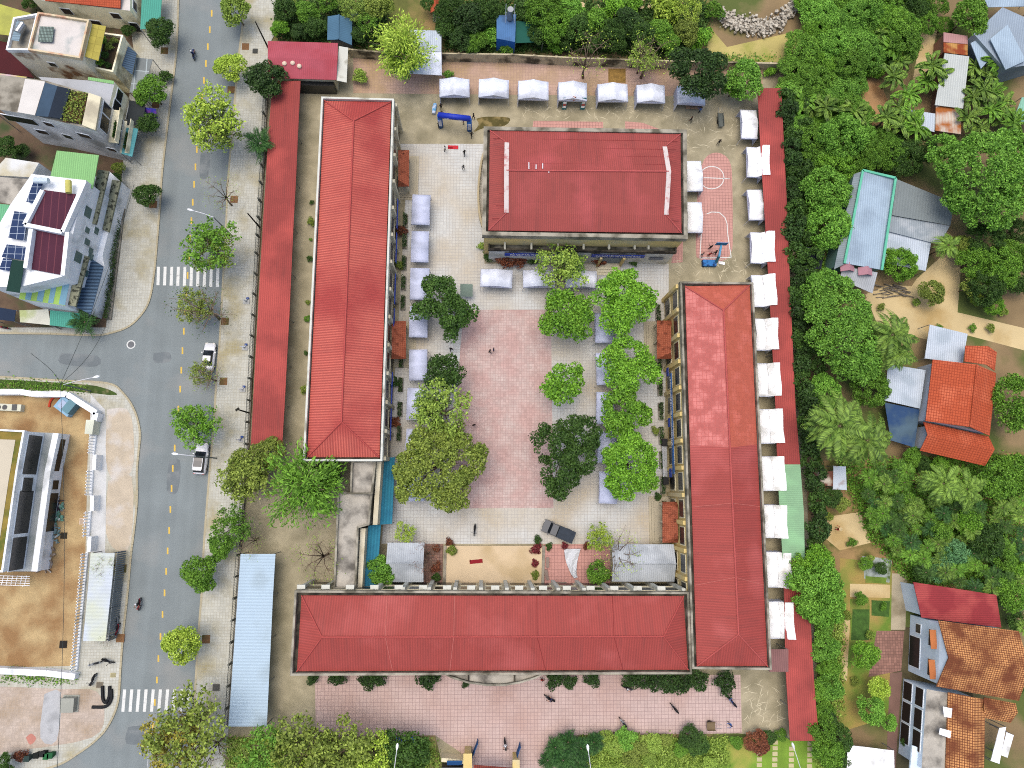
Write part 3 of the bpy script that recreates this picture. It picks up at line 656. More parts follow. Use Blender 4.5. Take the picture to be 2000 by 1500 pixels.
# ---- gym hall
gpar = [(948, 250), (1338, 256), (1340, 463), (945, 456)]
Tg = None
o3 = ccw(PP(gpar, 10.2)); gc = P(1143, 356, 10.2)
Tg = thing('gym_hall', 'square red-roofed gym hall with two white ridge strips, upper middle', 'gym hall', (gc.x, gc.y, 0))
b = B(); b.prism([Vector((v.x, v.y, 9.6)) for v in o3], 0, 0, 1); b.build('wall', [m_yel, m_gut], Tg)
b = B(); ring(b, offset(o3, -.25), offset(o3, .3), 9.0, 10.2); b.build('parapet', m_par, Tg)
c = PP([(957, 255), (1329, 262), (1331, 455), (954, 450)], 10.0)
zg_ = 12.6; zh = 10.9
A1, E1 = P(989, 333, zg_), P(1306, 335, zg_)      # ridge ends
s = [P(990, 279, zh), P(989, 416, zh), P(1298, 287, zh), P(1301, 420, zh)]
b = B(); b.sheet([[c[0], c[1], s[2], E1, A1, s[0]], [c[3], c[2], s[3], E1, A1, s[1]], [c[0], c[3], s[1], s[0]], [c[1], c[2], s[3], s[2]]], .1)
gr = b.build('roof', m_gym, Tg)
for (u, v, k) in ((s[0], A1, s[1]), (s[2], E1, s[3])):
    b = B(); up = Vector((0, 0, .14)); b.bar(u + up, v + up, .65, .1); b.bar(v + up, k + up, .65, .1)
    b.build('white_strip', M('peeling_white', (228, 216, 210), var=.06, c2=(200, 140, 136), c2s=1.2, c2t=.62), gr)
b = B(); up = Vector((0, 0, .05)); b.tube([A1 + up, E1 + up], .12)
for p, k in ((c[0], s[0]), (c[3], s[1]), (c[1], s[2]), (c[2], s[3])): b.tube([p + up, k + up], .08)
b.build('ridge_cap', M('gym_ridge', (196, 96, 92)), gr)
b = B()
for y0 in (.2, .42, .62, .82):
    for (p0, p1, r0, r1) in ((c[0], c[1], A1, E1), (c[3], c[2], A1, E1)):
        b.bar(lerp(p0, r0, y0) + up * .5, lerp(p1, r1, y0) + up * .5, .05, .03)
b.build('sheet_joint', m_dseam, gr)
for x, y0, y1 in ((1033, 317, 330), (1047, 321, 330), (1060, 319, 329), (1072, 331, 337)): 
    b = B(); b.bar(P(x, y0, 12.5), P(x, y1, 12.7), .12, .08); b.build('lightning_rod', m_wtxt, gr)
# low annex in front of the gym
an = [(956, 466), (1320, 470), (1320, 492), (955, 486)]
b = B(); a3 = ccw(PP(an, 6.0)); ac = P(1140, 480, 6)
Ta = thing('gym_annex', 'low white annex with stained slab roof and blue banners in front of the gym', 'annex', (ac.x, ac.y, 0))
b.prism([Vector((v.x, v.y, 5.6)) for v in a3], 0, 0, 1); b.build('wall', [M('white_plaster', (232, 232, 226), var=.04, c2=(206, 204, 190), c2s=.4), m_stain], Ta)
b = B(); ring(b, offset(a3, -.12), offset(a3, .12), 5.3, 6.05); b.build('parapet', m_gut, Ta)
for i, x in enumerate((986, 1038, 1090, 1140, 1190, 1240, 1267)):
    b = B(); b.bar(P(x, 464, 7.2), P(x, 487, 6.1), .28, .7); b.build('buttress', m_palew, Ta)
wl = PP([(955, 486), (1320, 492)], 6.05)
def onwall(f0, z, o=.1): p = lerp(wl[0], wl[1], f0); return Vector((p.x, p.y - .12 - o, z))
rzs = math.atan2(wl[1].y - wl[0].y, wl[1].x - wl[0].x); Ls = (wl[1] - wl[0]).length
def sign(f0, f1, z, h, txt, label):
    b = B(); b.box((onwall(f0, z, .12) + onwall(f1, z, .12)) / 2, ((f1 - f0) * Ls, .06, h), rzs); o = b.build('banner', m_blue); tag(o, label, 'banner')
    cu = bpy.data.curves.new('lettering', 'FONT'); cu.body = txt; cu.size = h * .82; cu.align_x = 'CENTER'; cu.align_y = 'CENTER'; cu.extrude = .01; cu.offset = .012
    to = bpy.data.objects.new('tmp', cu); COL.objects.link(to)
    bpy.context.view_layer.update()
    me = bpy.data.meshes.new_from_object(to.evaluated_get(bpy.context.evaluated_depsgraph_get())); bpy.data.objects.remove(to)
    me.materials.clear(); me.materials.append(m_wtxt)
    xs = [v.co.x for v in me.vertices]; wdt = max(xs) - min(xs); k = min(1.25, (f1 - f0) * Ls * .84 / wdt)
    t_ = bpy.data.objects.new('lettering', me); COL.objects.link(t_); t_.parent = o
    t_.rotation_euler = (R(90), 0, rzs); t_.scale = (k, 1, 1); t_.location = (onwall(f0, z, .17) + onwall(f1, z, .17)) / 2
sign(.085, .455, 4.3, 1.05, 'MỖI NGÀY ĐẾN TRƯỜNG LÀ MỘT NGÀY VUI', 'blue banner with a long white school motto, left part of the gym annex')
sign(.555, .845, 4.3, 1.05, 'KHU HỌC TẬP THỂ DỤC THỂ THAO', 'blue banner with white capitals above the annex steps, right part')
for f0 in (.13, .265, .575, .72, .82):
    b = B(); b.box(onwall(f0, 5.05, .05), (1.3, .06, .3), rzs); b.build('vent_window', m_dark, Ta)
b = B(); b.box(onwall(.92, 3.2, .05), (2.2, .06, .9), rzs); b.build('window', M('glass_blue', (70, 84, 110), rough=.3), Ta)
b = B()
for k in range(4): z_ = .16 * (4 - k); cen = (onwall(.615, 0, .3) + onwall(.735, 0, .3)) / 2; b.box((cen.x, cen.y - .2 - .35 * k, z_ / 2), (.12 * Ls, .5 + .36 * k + .0, z_))
b = B()
for k in range(4):
    z_ = .17 * (4 - k); cen = onwall(.675, 0, .0); dpt = .6 + .4 * k; b.box((cen.x, cen.y - dpt / 2, z_ / 2), (.125 * Ls + .1 * k, dpt, z_))
b.build('steps', m_palew, Ta)
b = B(); b.box(onwall(.675, 1.9, .03), (.12 * Ls, .05, 2.6), rzs); b.build('doorway', M('doorway_shade', (150, 160, 168)), Ta)
for f0 in (.612, .738):
    b = B(); b.box(onwall(f0, 1.9, .25), (.35, .4, 3.8), rzs); b.build('pillar', m_yel, Ta)
# curved planter wall on the west side of the gym
ap = bez([(950, 284), (941, 310), (936, 345), (934, 380), (937, 420), (946, 452)], 4)
b = B()
qq = PP(ap, .9)
for i in range(len(qq) - 1): b.bar(qq[i], qq[i + 1], .3, .9)
o = b.build('planter_wall', M('planter_stone', (198, 184, 150))); tag(o, 'curved pale planter wall on the left side of the gym', 'planter wall')
# ---- link block with flat stained roofs
Tl = thing('link_block', 'stepped flat-roofed grey concrete block joining the west and south wings', 'building', tuple(P(690, 1020, 0)))
b = B()
LA = [(688, 902), (734, 902), (727, 964), (686, 964)]; LB = [(662, 962), (727, 962), (721, 1024), (700, 1030), (695, 1148), (654, 1148)]
b.prism(PP(LA, 7.2), 0); b.prism(PP(LB, 6.6), 0); b.build('wall', m_slab, Tl)
for L_, z_ in ((LA, 7.2), (LB, 6.6)):
    b = B(); k = ccw(PP(L_, z_)); ring(b, offset(k, -.1), offset(k, .15), z_ - .3, z_ + .45); b.build('parapet', m_par, Tl)
b = B(); b.prism(PP([(736, 902), (745, 902), (737, 1025), (728, 1025)], 6.6), 0); b.prism(PP([(704, 1032), (714, 1032), (707, 1150), (698, 1150)], 6.0), 0); b.build('side_gallery', m_palew, Tl)
for i, (pts, lb) in enumerate((([(752, 894), (771, 893), (766, 1023), (743, 1024)], 'teal ribbed awning beside the big olive tree, upper piece'), ([(721, 1026), (744, 1025), (736, 1146), (713, 1147)], 'teal ribbed awning along the link block, lower piece'))):
    p3 = PP(pts, 3.4); p3[0].z += .7; p3[3].z += .7
    t = thing('awning', lb, 'awning', (p3[1].x, p3[1].y, 0), group='teal awnings by the link block')
    b = B(); b.sheet([p3], .06); b.build('roof', m_teal, t)
    for p in (p3[1], p3[2]):
        b = B(); b.tube([(p.x - .15, p.y, 0), (p.x - .15, p.y, 3.3)], .06); b.build('post', m_steel, t)
# ---- grey gabled sheds in the courtyard
m_gr1 = M('pale_grey_roof', (206, 214, 220), var=.05, c2=(176, 184, 190), c2s=.3, pat='ribs', p=(.3, 0), pd=.25, bump=.3)
def gable_shed(name, label, cat, px, ze, zr, rf, roofm, wallm=None, horiz=True, posts=True, oh=.3, group=None):
    c = PP(px, ze); 
    if horiz: r0 = (c[0] + c[3]) / 2; r1 = (c[1] + c[2]) / 2
    else: r0 = (c[0] + c[1]) / 2; r1 = (c[3] + c[2]) / 2
    r0 = lerp(c[0], c[3], rf) if horiz else lerp(c[0], c[1], rf); r1 = lerp(c[1], c[2], rf) if horiz else lerp(c[3], c[2], rf)
    r0.z = r1.z = zr
    cx = sum(v.x for v in c) / 4; cy = sum(v.y for v in c) / 4
    t = thing(name, label, cat, (cx, cy, 0), group=group)
    f = [[c[0], c[1], r1, r0], [r0, r1, c[2], c[3]]] if horiz else [[c[0], r0, r1, c[3]], [r0, c[1], c[2], r1]]
    b = B(); b.sheet(f, .08); r_ = b.build('roof', roofm, t)
    b = B(); b.tube([r0 + Vector((0, 0, .03)), r1 + Vector((0, 0, .03))], .09); b.build('ridge_cap', roofm, r_)
    if wallm:
        k = offset(ccw(c), oh); b = B(); b.prism([Vector((v.x, v.y, ze - .1)) for v in k], 0)
        i2 = [Vector((v.x, v.y, ze - .1)) for v in k]
        b.build('wall', wallm, t)
    elif posts:
        for p in offset(ccw(c), .25):
            b = B(); b.tube([(p.x, p.y, 0), (p.x, p.y, ze - .05)], .08); b.build('post', m_steel, t)
    return t
gable_shed('covered_shed', 'small grey gabled roof beside the green bush left of the stage', 'shed', [(757, 1060), (829, 1060), (827, 1137), (755, 1137)], 3.2, 4.3, .5, m_gr1)
gable_shed('covered_shed', 'wide grey gabled roof under the bare branches right of the stage', 'shed', [(1194, 1063), (1316, 1063), (1317, 1136), (1195, 1136)], 3.2, 4.3, .5, m_gr1)
# ---- long red shelter on the west edge
def shelter(name, label, cat, rows, z0, z1, mats, group=None, post=True):
    "mono-pitch roof given as rows of (left px, right px, y)"
    t = thing(name, label, cat, tuple(P((rows[0][0] + rows[-1][1]) / 2, (rows[0][2] + rows[-1][2]) / 2)), group=group)
    fs = []; ms = []
    for i in range(len(rows) - 1):
        a, b_ = rows[i], rows[i + 1]
        fs.append([P(a[0], a[2], z0), P(a[1], a[2], z1), P(b_[1], b_[2], z1), P(b_[0], b_[2], z0)])
    pieces = {}
    for i, f in enumerate(fs): pieces.setdefault(mats[i] if isinstance(mats, list) else mats, []).append(f)
    for m_, ff in pieces.items():
        b = B(); b.sheet(ff, .08); o = b.build('roof', m_, t)
        if isinstance(mats, list): o['label'] = {m_shel: 'red ribbed roof stretch'}.get(m_, 'pale green roof stretch')
    if post:
        for a in rows:
            for x, zz in ((a[0] + 3, z0), (a[1] - 3, z1)):
                p = P(x, a[2], zz); b = B(); b.tube([(p.x, p.y, 0), (p.x, p.y, zz - .08)], .07); b.build('post', m_steel, t)
    return t
shelter('bicycle_shelter', 'very long narrow red roofed shelter along the street fence', 'shelter', [(533, 587, 158), (524, 582, 260), (519, 578, 350), (513, 573, 440), (508, 569, 530), (503, 565, 620), (498, 560, 710), (494, 556, 790), (490, 551, 868)], 3.0, 3.3, m_shel)
es = [(1479, 1526, 172), (1485, 1531, 280), (1491, 1536, 380), (1497, 1540, 480), (1503, 1544, 580), (1509, 1549, 690), (1515, 1554, 800), (1518, 1563, 907), (1523, 1570, 1000), (1529, 1572, 1094), (1532, 1582, 1180), (1534, 1588, 1300), (1539, 1594, 1380), (1543, 1600, 1447)]
m_grr = M('pale_green_roof', (150, 194, 150), var=.05, c2=(160, 212, 160), c2s=.3, pat='rows', p=(.3, 0), pd=.2, bump=.2)
shelter('bicycle_shelter', 'long red shelter behind the right-hand tents with one pale green stretch', 'shelter', es, 3.1, 3.3, [m_shel] * 7 + [m_grr] * 2 + [m_shel] * 4)
t = shelter('link_roof', 'small dull brown link roof below the last right-hand tent', 'link roof', [(1500, 1540, 1268), (1503, 1540, 1312)], 3.6, 3.6, M('dull_brown_roof', (150, 108, 104), pat='ribs', p=(.3, 0), pd=.3))
# ---- gatehouse
gt = thing('gatehouse', 'small pink-red roofed gatehouse with a white lean-to at the upper left corner', 'house', tuple(P(590, 125)))
c = PP([(523, 80), (660, 84), (657, 156), (524, 152)], 3.6); r0, r1 = P(523, 112, 4.4), P(659, 117, 4.4)
b = B(); b.sheet([[c[0], c[1], r1, r0], [r0, r1, c[2], c[3]]], .1); rr = b.build('roof', m_pinkr, gt)
for i, (x, y) in enumerate(((556, 125), (572, 124), (585, 130))):
    b = B(); p = P(x, y, 4.1); b.lathe(p - Vector((0, 0, .3)), [(.3, 0), (.36, .5), (.2, .62)], 10); b.build('vent_cap', M('cream_vent', (236, 214, 190)), rr)
k = offset(ccw(c), .4); b = B(); b.prism([Vector((v.x, v.y, 3.4)) for v in k], 0); b.build('wall', m_palew, gt)
b = B(); b.sheet([PP([(662, 90, 3.5), (680, 93, 3.2), (677, 161, 3.2), (657, 157, 3.5)])], .08); b.build('lean_to_roof', m_parw, gt)
b = B(); b.prism(PP([(575, 158), (652, 160), (652, 168), (575, 166)], 2.4), 0); b.build('lower_wall', m_dark, gt)
# ---- long pale blue roof lower left
m_pbl = M('pale_blue_roof', (196, 220, 236), var=.05, vs=.2, c2=(176, 196, 206), c2s=.2, c2t=.58, pat='rows', p=(.42, 0), pd=.22, bump=.35)
shelter('vehicle_shelter', 'long pale blue corrugated roof beside the lower street pavement', 'shelter', [(470, 538, 1082), (464, 533, 1165), (458, 529, 1250), (452, 525, 1335), (446, 521, 1419)], 3.0, 3.3, m_pbl)
# ---- walls and fences
def wallrun(name, label, pts, z, th, mat, cat='wall', panels=None):
    q_ = PP(pts, z); b = B()
    t = thing(name, label, cat, tuple(Vector((q_[0].x, q_[0].y, 0))))
    for i in range(len(q_) - 1): b.bar(q_[i], q_[i + 1], th, z)
    b.build('wall', mat, t)
    for i in range(len(q_) - 1):
        n = max(1, round((q_[i + 1] - q_[i]).length / 3.2))
        for k in range(n):
            p = lerp(q_[i], q_[i + 1], k / n); b = B(); b.box((p.x, p.y, (z + .06) / 2), (th + .14, th + .1, z + .06)); b.build('pier', panels or mat, t)
    return t
wallrun('boundary_wall', 'stained cream boundary wall along the top edge of the school grounds', [(682, 96), (742, 101), (862, 104), (1000, 106), (1130, 113), (1320, 119), (1542, 124)], 2.1, .22, M('stained_cream_wall', (206, 194, 160), var=.12, c2=(90, 84, 66), c2s=.4, c2t=.56, c2w=.07))
wallrun('boundary_wall', 'low grey wall behind the red shelter along the right hedge', [(1542, 124), (1538, 172)], 1.8, .25, m_par)
def railfence(name, label, pts, z, mat, basem):
    q_ = PP(pts, 0); t = thing(name, label, 'fence', tuple(q_[0]))
    b = B(); f = B()
    for i in range(len(q_) - 1):
        a, c_ = q_[i], q_[i + 1]; up = Vector((0, 0, .5))
        b.bar(a + up, c_ + up, .25, .5)
        f.bar(a + Vector((0, 0, z)), c_ + Vector((0, 0, z)), .06, .06); f.bar(a + Vector((0, 0, .8)), c_ + Vector((0, 0, .8)), .06, .06)
        n = int((c_ - a).length / .22)
        for k in range(n): p = lerp(a, c_, k / n); f.box((p.x, p.y, (.5 + z) / 2), (.03, .03, z - .5))
        n = max(1, round((c_ - a).length / 3.0))
        for k in range(n):
            p = lerp(a, c_, k / n); g = B(); g.box((p.x, p.y, z / 2 + .05), (.24, .24, z + .1)); g.build('post', M('fence_post_grey', (120, 122, 112)), t)
    b.build('base_wall', basem, t); f.build('railing', mat, t)
railfence('street_fence', 'dark steel fence on a low base between street pavement and red shelter', [(523, 165), (516, 330), (506, 500), (495, 700), (486, 868), (476, 1000), (470, 1078)], 2.0, m_fence, m_gray)
railfence('street_fence', 'dark steel fence along the pale blue roof', [(470, 1082), (459, 1250), (447, 1420)], 2.0, m_fence, m_gray)
# ---- entrance gate
gm = M('gate_blue', (40, 92, 150), var=.1)
for i, (x0, y0, x1, y1) in enumerate(((921, 1474, 933, 1443), (1001, 1490, 1015, 1449))):
    a, c_ = P(x0, y0, 0), P(x1, y1, 0); t = thing('entrance_gate', ('open blue steel gate leaf nearest the blue notice stand', 'open blue steel gate leaf nearest the dark palms')[i], 'gate', tuple(a), group='leaves of the entrance gate')
    b = B(); d = (c_ - a).normalized()
    b.bar(a + Vector((0, 0, 2.2)), c_ + Vector((0, 0, 2.2)), .06, .9); b.bar(a + Vector((0, 0, 1.25)), c_ + Vector((0, 0, 1.25)), .05, 1.1); b.build('panel', gm, t)
    b = B(); b.tube([a + Vector((0, 0, 0)), a + Vector((0, 0, 2.4))], .07); b.build('hinge_post', gm, t); b = B(); b.tube([c_, c_ + Vector((0, 0, 2.3))], .06); b.build('end_post', gm, t)
for i, (x0, x1, y0) in enumerate(((907, 920, 1474), (1003, 1013, 1486))):
    b = B(); b.prism(PP([(x0, y0), (x1, y0), (x1, y0 + 40), (x0, y0 + 40)], 3.2), 0); b.prism(PP([(x0 - 2, y0 - 2), (x1 + 2, y0 - 2), (x1 + 2, y0 + 42), (x0 - 2, y0 + 42)], 3.45), 3.22, 0, 0, True)
    o = b.build('gate_pillar', m_yel); tag(o, ('thick yellow gate pillar beside the blue notice stand', 'thick yellow gate pillar beside the right gate leaf')[i], 'pillar', 'yellow entrance pillars')
b = B(); b.sheet([PP([(925, 1494, 3.9), (1000, 1500, 3.9), (1000, 1530, 4.6), (925, 1530, 4.6)])], .1); o = b.build('gate_roof', M('brown_tile', (150, 70, 56), pat='grid', p=(.3, .3), pc=(90, 40, 34), pm=.04)); tag(o, 'strip of brown gate roof tiles at the bottom edge', 'roof')
b = B(); b.box(tuple(P(889, 1478, 0) + Vector((0, 0, 2.2))), (2.1, .15, 1.2), 0, 0, R(-40)); o = b.build('notice_stand', gm); tag(o, 'blue notice board standing left of the entrance gate', 'notice board')
b = B(); b.bar(P(862, 1484, 2.2), P(905, 1488, 2.2), .5, 2.2); o = b.build('gate_wall', m_cream); tag(o, 'short cream wall left of the entrance gate pillar', 'wall')
b = B(); b.box(tuple(P(884, 1494, 0) + Vector((0, 0, .9))), (2.9, .7, 1.7)); o = b.build('black_board', m_dark); tag(o, 'black panel under the blue notice board at the entrance', 'panel')
# ================================================================== market tents
m_tw = M('white_tent_cloth', (246, 248, 250), var=.02, rough=.6, trans=.12, k=.92, c2=(222, 222, 214), c2s=.5, c2t=.62, c2w=.12)
m_tb = M('bluish_tent_cloth', (216, 224, 250), var=.04, vs=.25, rough=.6, trans=.12, k=.74, c2=(196, 204, 226), c2s=.4, c2t=.6, c2w=.14)
m_tc = M('cool_white_tent_cloth', (232, 238, 250), var=.03, rough=.6, trans=.12, k=.85, c2=(208, 214, 226), c2s=.4, c2t=.6, c2w=.14)
m_navy = M('navy_cloth', (36, 50, 110), var=.1)
m_pole = M('white_pole', (226, 228, 232), rough=.4)
m_blk = M('black_rubber', (24, 24, 26), var=.1, rough=.6)
def tent_proto(w_, d_, roofm, sidem, walls, flap=False, name='market_tent'):
    "w_ along local x (gable ends), ridge along local y; open towards -y"
    t = thing(name, 'x', 'market tent'); hw, hd, e, rg = w_ / 2, d_ / 2, 2.3, 2.95
    b = B(); n = 6; f = []
    for s_ in (-1, 1):
        for k in range(n):
            t0, t1 = k / n, (k + 1) / n
            z = lambda u: e + (rg - e) * (1 - u) - .05 * math.sin(math.pi * u)
            x0, x1 = s_ * hw * t0, s_ * hw * t1
            f.append([Vector((x0, -hd, z(t0))), Vector((x1, -hd, z(t1))), Vector((x1, hd, z(t1))), Vector((x0, hd, z(t0)))])
    b.sheet(f, .03); b.build('canopy', roofm, t, smooth=True)
    for s_ in (-1, 1):
        b = B(); b.poly([(-hw, s_ * (hd - .01), e - .02), (hw, s_ * (hd - .01), e - .02), (0, s_ * (hd - .01), rg - .02)]); 
        b.box((0, s_ * (hd + .02), e - .14), (w_, .03, .3)); b.build('gable', sidem, t)
        b = B(); b.box((s_ * (hw + .02), 0, e - .14), (.03, d_, .3)); b.build('valance', sidem, t)
    for sx in (-1, 1):
        for sy in (-1, 1):
            b = B(); b.tube([(sx * (hw + .05), sy * (hd + .05), 0), (sx * (hw - .03), sy * (hd - .03), e)], .045, 6); b.build('leg', m_pole, t)
    for wl_ in walls:
        b = B(); n = 8
        pts = {'back': [(-hw, hd), (hw, hd)], 'left': [(-hw, -hd), (-hw, hd)], 'right': [(hw, -hd), (hw, hd)], 'front': [(-hw, -hd), (hw, -hd)]}[wl_]
        nx, ny = pts[1][1] - pts[0][1], pts[0][0] - pts[1][0]; L = math.hypot(nx, ny); nx /= L; ny /= L
        for k in range(n):
            a, c_ = k / n, (k + 1) / n; w0, w1 = .05 * (-1) ** k, -.05 * (-1) ** k
            p = lambda u, ww, z: (lerp(pts[0][0], pts[1][0], u) + nx * ww, lerp(pts[0][1], pts[1][1], u) + ny * ww, z)
            b.poly([p(a, w0 * 1.5, .05), p(c_, w1 * 1.5, .05), p(c_, 0, e), p(a, 0, e)])
        b.build('side_wall', sidem, t)
    if flap:
        b = B(); n = 5
        for k in range(n):
            y0, y1 = lerp(-hw, hw, k / n), lerp(-hw, hw, (k + 1) / n); q0 = .75 + .07 * math.sin(k * 1.3 + flap); q1 = .75 + .07 * math.sin((k + 1) * 1.3 + flap)
            zr = lambda y: rg - (rg - e) * abs(y) / hw + .06
            b.sheet([[Vector((y0, hd - .9, zr(y0))), Vector((y1, hd - .9, zr(y1))), Vector((y1, hd - .12, 3.3)), Vector((y0, hd - .12, 3.3))], [Vector((y0, hd - .12, 3.3)), Vector((y1, hd - .12, 3.3)), Vector((y1, hd + q1, 3.42)), Vector((y0, hd + q0, 3.42))]], .03)
        b.build('back_flap', roofm, t)
    return t
GONE = []
tp = {'N': tent_proto(4.7, 3.0, m_tc, m_tb, ['left', 'back']), 'W': tent_proto(4.75, 2.75, m_tb, m_tb, []), 'E': tent_proto(5.0, 2.5, m_tw, m_tb, ['left', 'back'])}
tp['F'] = tent_proto(5.0, 2.5, m_tw, m_tb, ['left', 'back'], 1.0); tp['G'] = tent_proto(5.0, 2.6, m_tw, m_tb, ['left', 'back'], 3.1); tp['C'] = tent_proto(4.8, 2.7, m_tc, m_tb, [])
used = set()
def tent(kind, x0, y0, x1, y1, rz, label, group, jit=.0):
    c = P((x0 + x1) / 2, (y0 + y1) / 2, 2.55); rz += rnd.uniform(-.03, .03) + jit
    if kind not in used: used.add(kind); t = tp[kind]; t.location = (c.x, c.y, 0); t.rotation_euler.z = rz; t['label'] = label; t['group'] = group
    else: t = dup(tp[kind], (c.x, c.y, 0), rz, (rnd.uniform(.955, 1.03), rnd.uniform(.95, 1.04), rnd.uniform(.97, 1.04)), label, group)
    return t
O = ['first', 'second', 'third', 'fourth', 'fifth', 'sixth', 'seventh', 'eighth', 'ninth', 'tenth', 'eleventh', 'twelfth']
NT = [(857, 150, 918, 190), (934, 152, 995, 191), (1011, 155, 1073, 195), (1088, 158, 1150, 197), (1167, 160, 1228, 199), (1240, 162, 1304, 201), (1319, 165, 1383, 204)]
nl = ['white gabled tent at the left end of the back row', 'white gabled tent, second from the left in the back row', 'white gabled tent, third from the left in the back row', 'white gabled tent with striped banners at its front, back row', 'white gabled tent just right of the bannered one in the back row', 'white gabled tent, second from the right in the back row', 'white tent partly under the dark tree, right end of the back row']
for i, q_ in enumerate(NT): tent('N', *q_, 0.0, nl[i], 'tents in the back row')
WT = [(804, 376, 840, 440), (802, 449, 838, 512), (801, 522, 838, 585), (799, 596, 836, 660), (797, 680, 836, 744), (795, 757, 831, 820), (792, 838, 829, 900), (790, 915, 827, 978)]
for i, q_ in enumerate(WT): tent('W', *q_, R(90), f'bluish white tent along the west wing, {O[i]} from the top of its column', 'tents along the west wing')
MT = [(1163, 608, 1199, 671), (1165, 688, 1201, 752), (1165, 764, 1201, 829), (1167, 840, 1203, 906), (1170, 920, 1207, 985)]
for i, q_ in enumerate(MT): tent('W', *q_, R(90), f'bluish white tent under the right-hand courtyard trees, {O[i]} from the top', 'tents under the right courtyard trees')
CT = [(938, 526, 1001, 560), (1022, 526, 1084, 561), (1104, 527, 1167, 563)]
for i, q_ in enumerate(CT): tent('C', *q_, 0, ['white tent in the clear, left of three below the gym', 'middle white tent of three below the gym, half under branches', 'right white tent of three below the gym'][i], 'tents below the gym')
GT = [(1339, 313, 1374, 372), (1340, 394, 1375, 452)]
for i, q_ in enumerate(GT): tent('E', *q_, R(-90), ['white tent between gym and court, upper one', 'white tent between gym and court, lower one'][i], 'tents beside the basketball court')
ET = [('E', 1446, 212, 1482, 270), ('F', 1458, 286, 1492, 345), ('E', 1461, 370, 1493, 428), ('F', 1466, 453, 1500, 514), ('G', 1469, 537, 1504, 598), ('F', 1475, 623, 1507, 683), ('G', 1480, 711, 1511, 772), ('F', 1483, 801, 1515, 864), ('G', 1488, 894, 1519, 956), ('F', 1492, 987, 1525, 1050), ('G', 1498, 1080, 1530, 1146), ('F', 1502, 1177, 1536, 1246)]
for i, q_ in enumerate(ET): tent(q_[0], *q_[1:], R(-90), f'plain white tent beside the right red shelter, {O[i]} from the top', 'tents beside the right red shelter')
# two striped standing banners and an emblem on the fourth back-row tent
for i, x in enumerate((1101, 1137)):
    p = P(x, 209, 0); t = thing('standing_banner', ('teal and red striped standing banner, left front of the bannered tent', 'teal and red striped standing banner, right front of the bannered tent')[i], 'banner', (p.x, p.y, 0), group='standing banners at the back row')
    b = B(); b.box((p.x, p.y - .2, 1.35), (.75, .05, 2.6), 0, 0, R(-12)); o = b.build('panel', M('teal_cloth', (70, 140, 150)), t)
    for k in range(4): b = B(); b.box((p.x, p.y - .27 - .0 + (k - 1.5) * .1, 1.4 + (k - 1.5) * .46), (.55, .04, .32), 0, 0, R(-12)); b.build('stripe', M('red_stripe', (206, 110, 100)) if k % 2 else m_tw, t)
p = P(1121, 191, 2.7); b = B(); b.tube([(p.x, p.y - .1, 2.7), (p.x, p.y - .16, 2.72)], .38, 14); o = b.build('round_emblem', M('orange_emblem', (224, 140, 60), c2=(140, 40, 40), c2s=3)); tag(o, 'round orange emblem over the front of the bannered tent', 'emblem')
# tables under the last back-row tent
b = B(); p = P(1352, 214, 0); b.box((p.x, p.y, .75), (2.6, .7, .06)); 
t = thing('table', 'cluttered table under the tent beneath the dark tree', 'table', (p.x, p.y, 0)); b.build('tabletop', M('board', (170, 140, 110), c2=(90, 80, 80), c2s=2), t)
for sx in (-1, 1):
    for sy in (-1, 1): b = B(); b.box((p.x + sx * 1.2, p.y + sy * .3, .36), (.06, .06, .72)); b.build('leg', m_steel, t)
# ================================================================== inflatable arch
t = thing('inflatable_arch', 'blue inflatable arch with white lettering near the back row of tents', 'inflatable arch', tuple(P(888, 235)))
a0, a1 = P(861, 247), P(917, 254); hh = 3.4
m_arch = M('arch_blue', (34, 60, 190), rough=.5); m_archb = M('arch_light_blue', (50, 110, 190), rough=.5)
for i, a in enumerate((a0, a1)):
    b = B(); b.tube([a, a + Vector((0, 0, 1.0)), a + Vector((0, 0, hh))], [.42, .4, .4], 12); lg = b.build('leg', m_archb if i else m_archb, t, True)
    b = B()
    for k in range(5): b.box((a.x, a.y - .42, 1.0 + k * .36), (.5, .05, .2))
    b.build('lettering', m_wtxt, lg)
b = B(); b.tube([a0 + Vector((-.2, 0, hh + .1)), a1 + Vector((.2, 0, hh + .1))], .45, 12); bm = b.build('top_beam', m_arch, t, True)
b = B()
d = (a1 - a0).normalized(); strokes(b, a0 + d * .8 + Vector((0, -.5, hh)), d, upv, south, 3, .34); strokes(b, a0 + d * 3.0 + Vector((0, -.5, hh)), d, upv, south, 3, .34); b.build('lettering', m_wtxt, bm)
p = P(849, 212); b = B(); b.tube([P(850, 203, .3), P(848, 212, .3), P(847, 222, .3)], [.3, .35, .3], 10); o = b.build('float_board', M('light_blue_vinyl', (110, 180, 230), c2=(220, 230, 250), c2s=1.2, c2t=.5)); tag(o, 'long light blue inflatable lying left of the arch', 'inflatable')
p = P(885, 288); t = thing('carpet_roll', 'red cloth spread on the tiles below the arch', 'cloth', tuple(p)); b = B(); b.box((p.x, p.y, .06), (1.65, .6, .06)); b.build('cloth', M('red_cloth', (206, 50, 60)), t); b = B(); b.tube([(p.x - .8, p.y - .1, .14), (p.x - .1, p.y - .1, .14)], .1, 8); b.build('rolled_edge', M('dark_red_cloth', (150, 30, 40)), t)
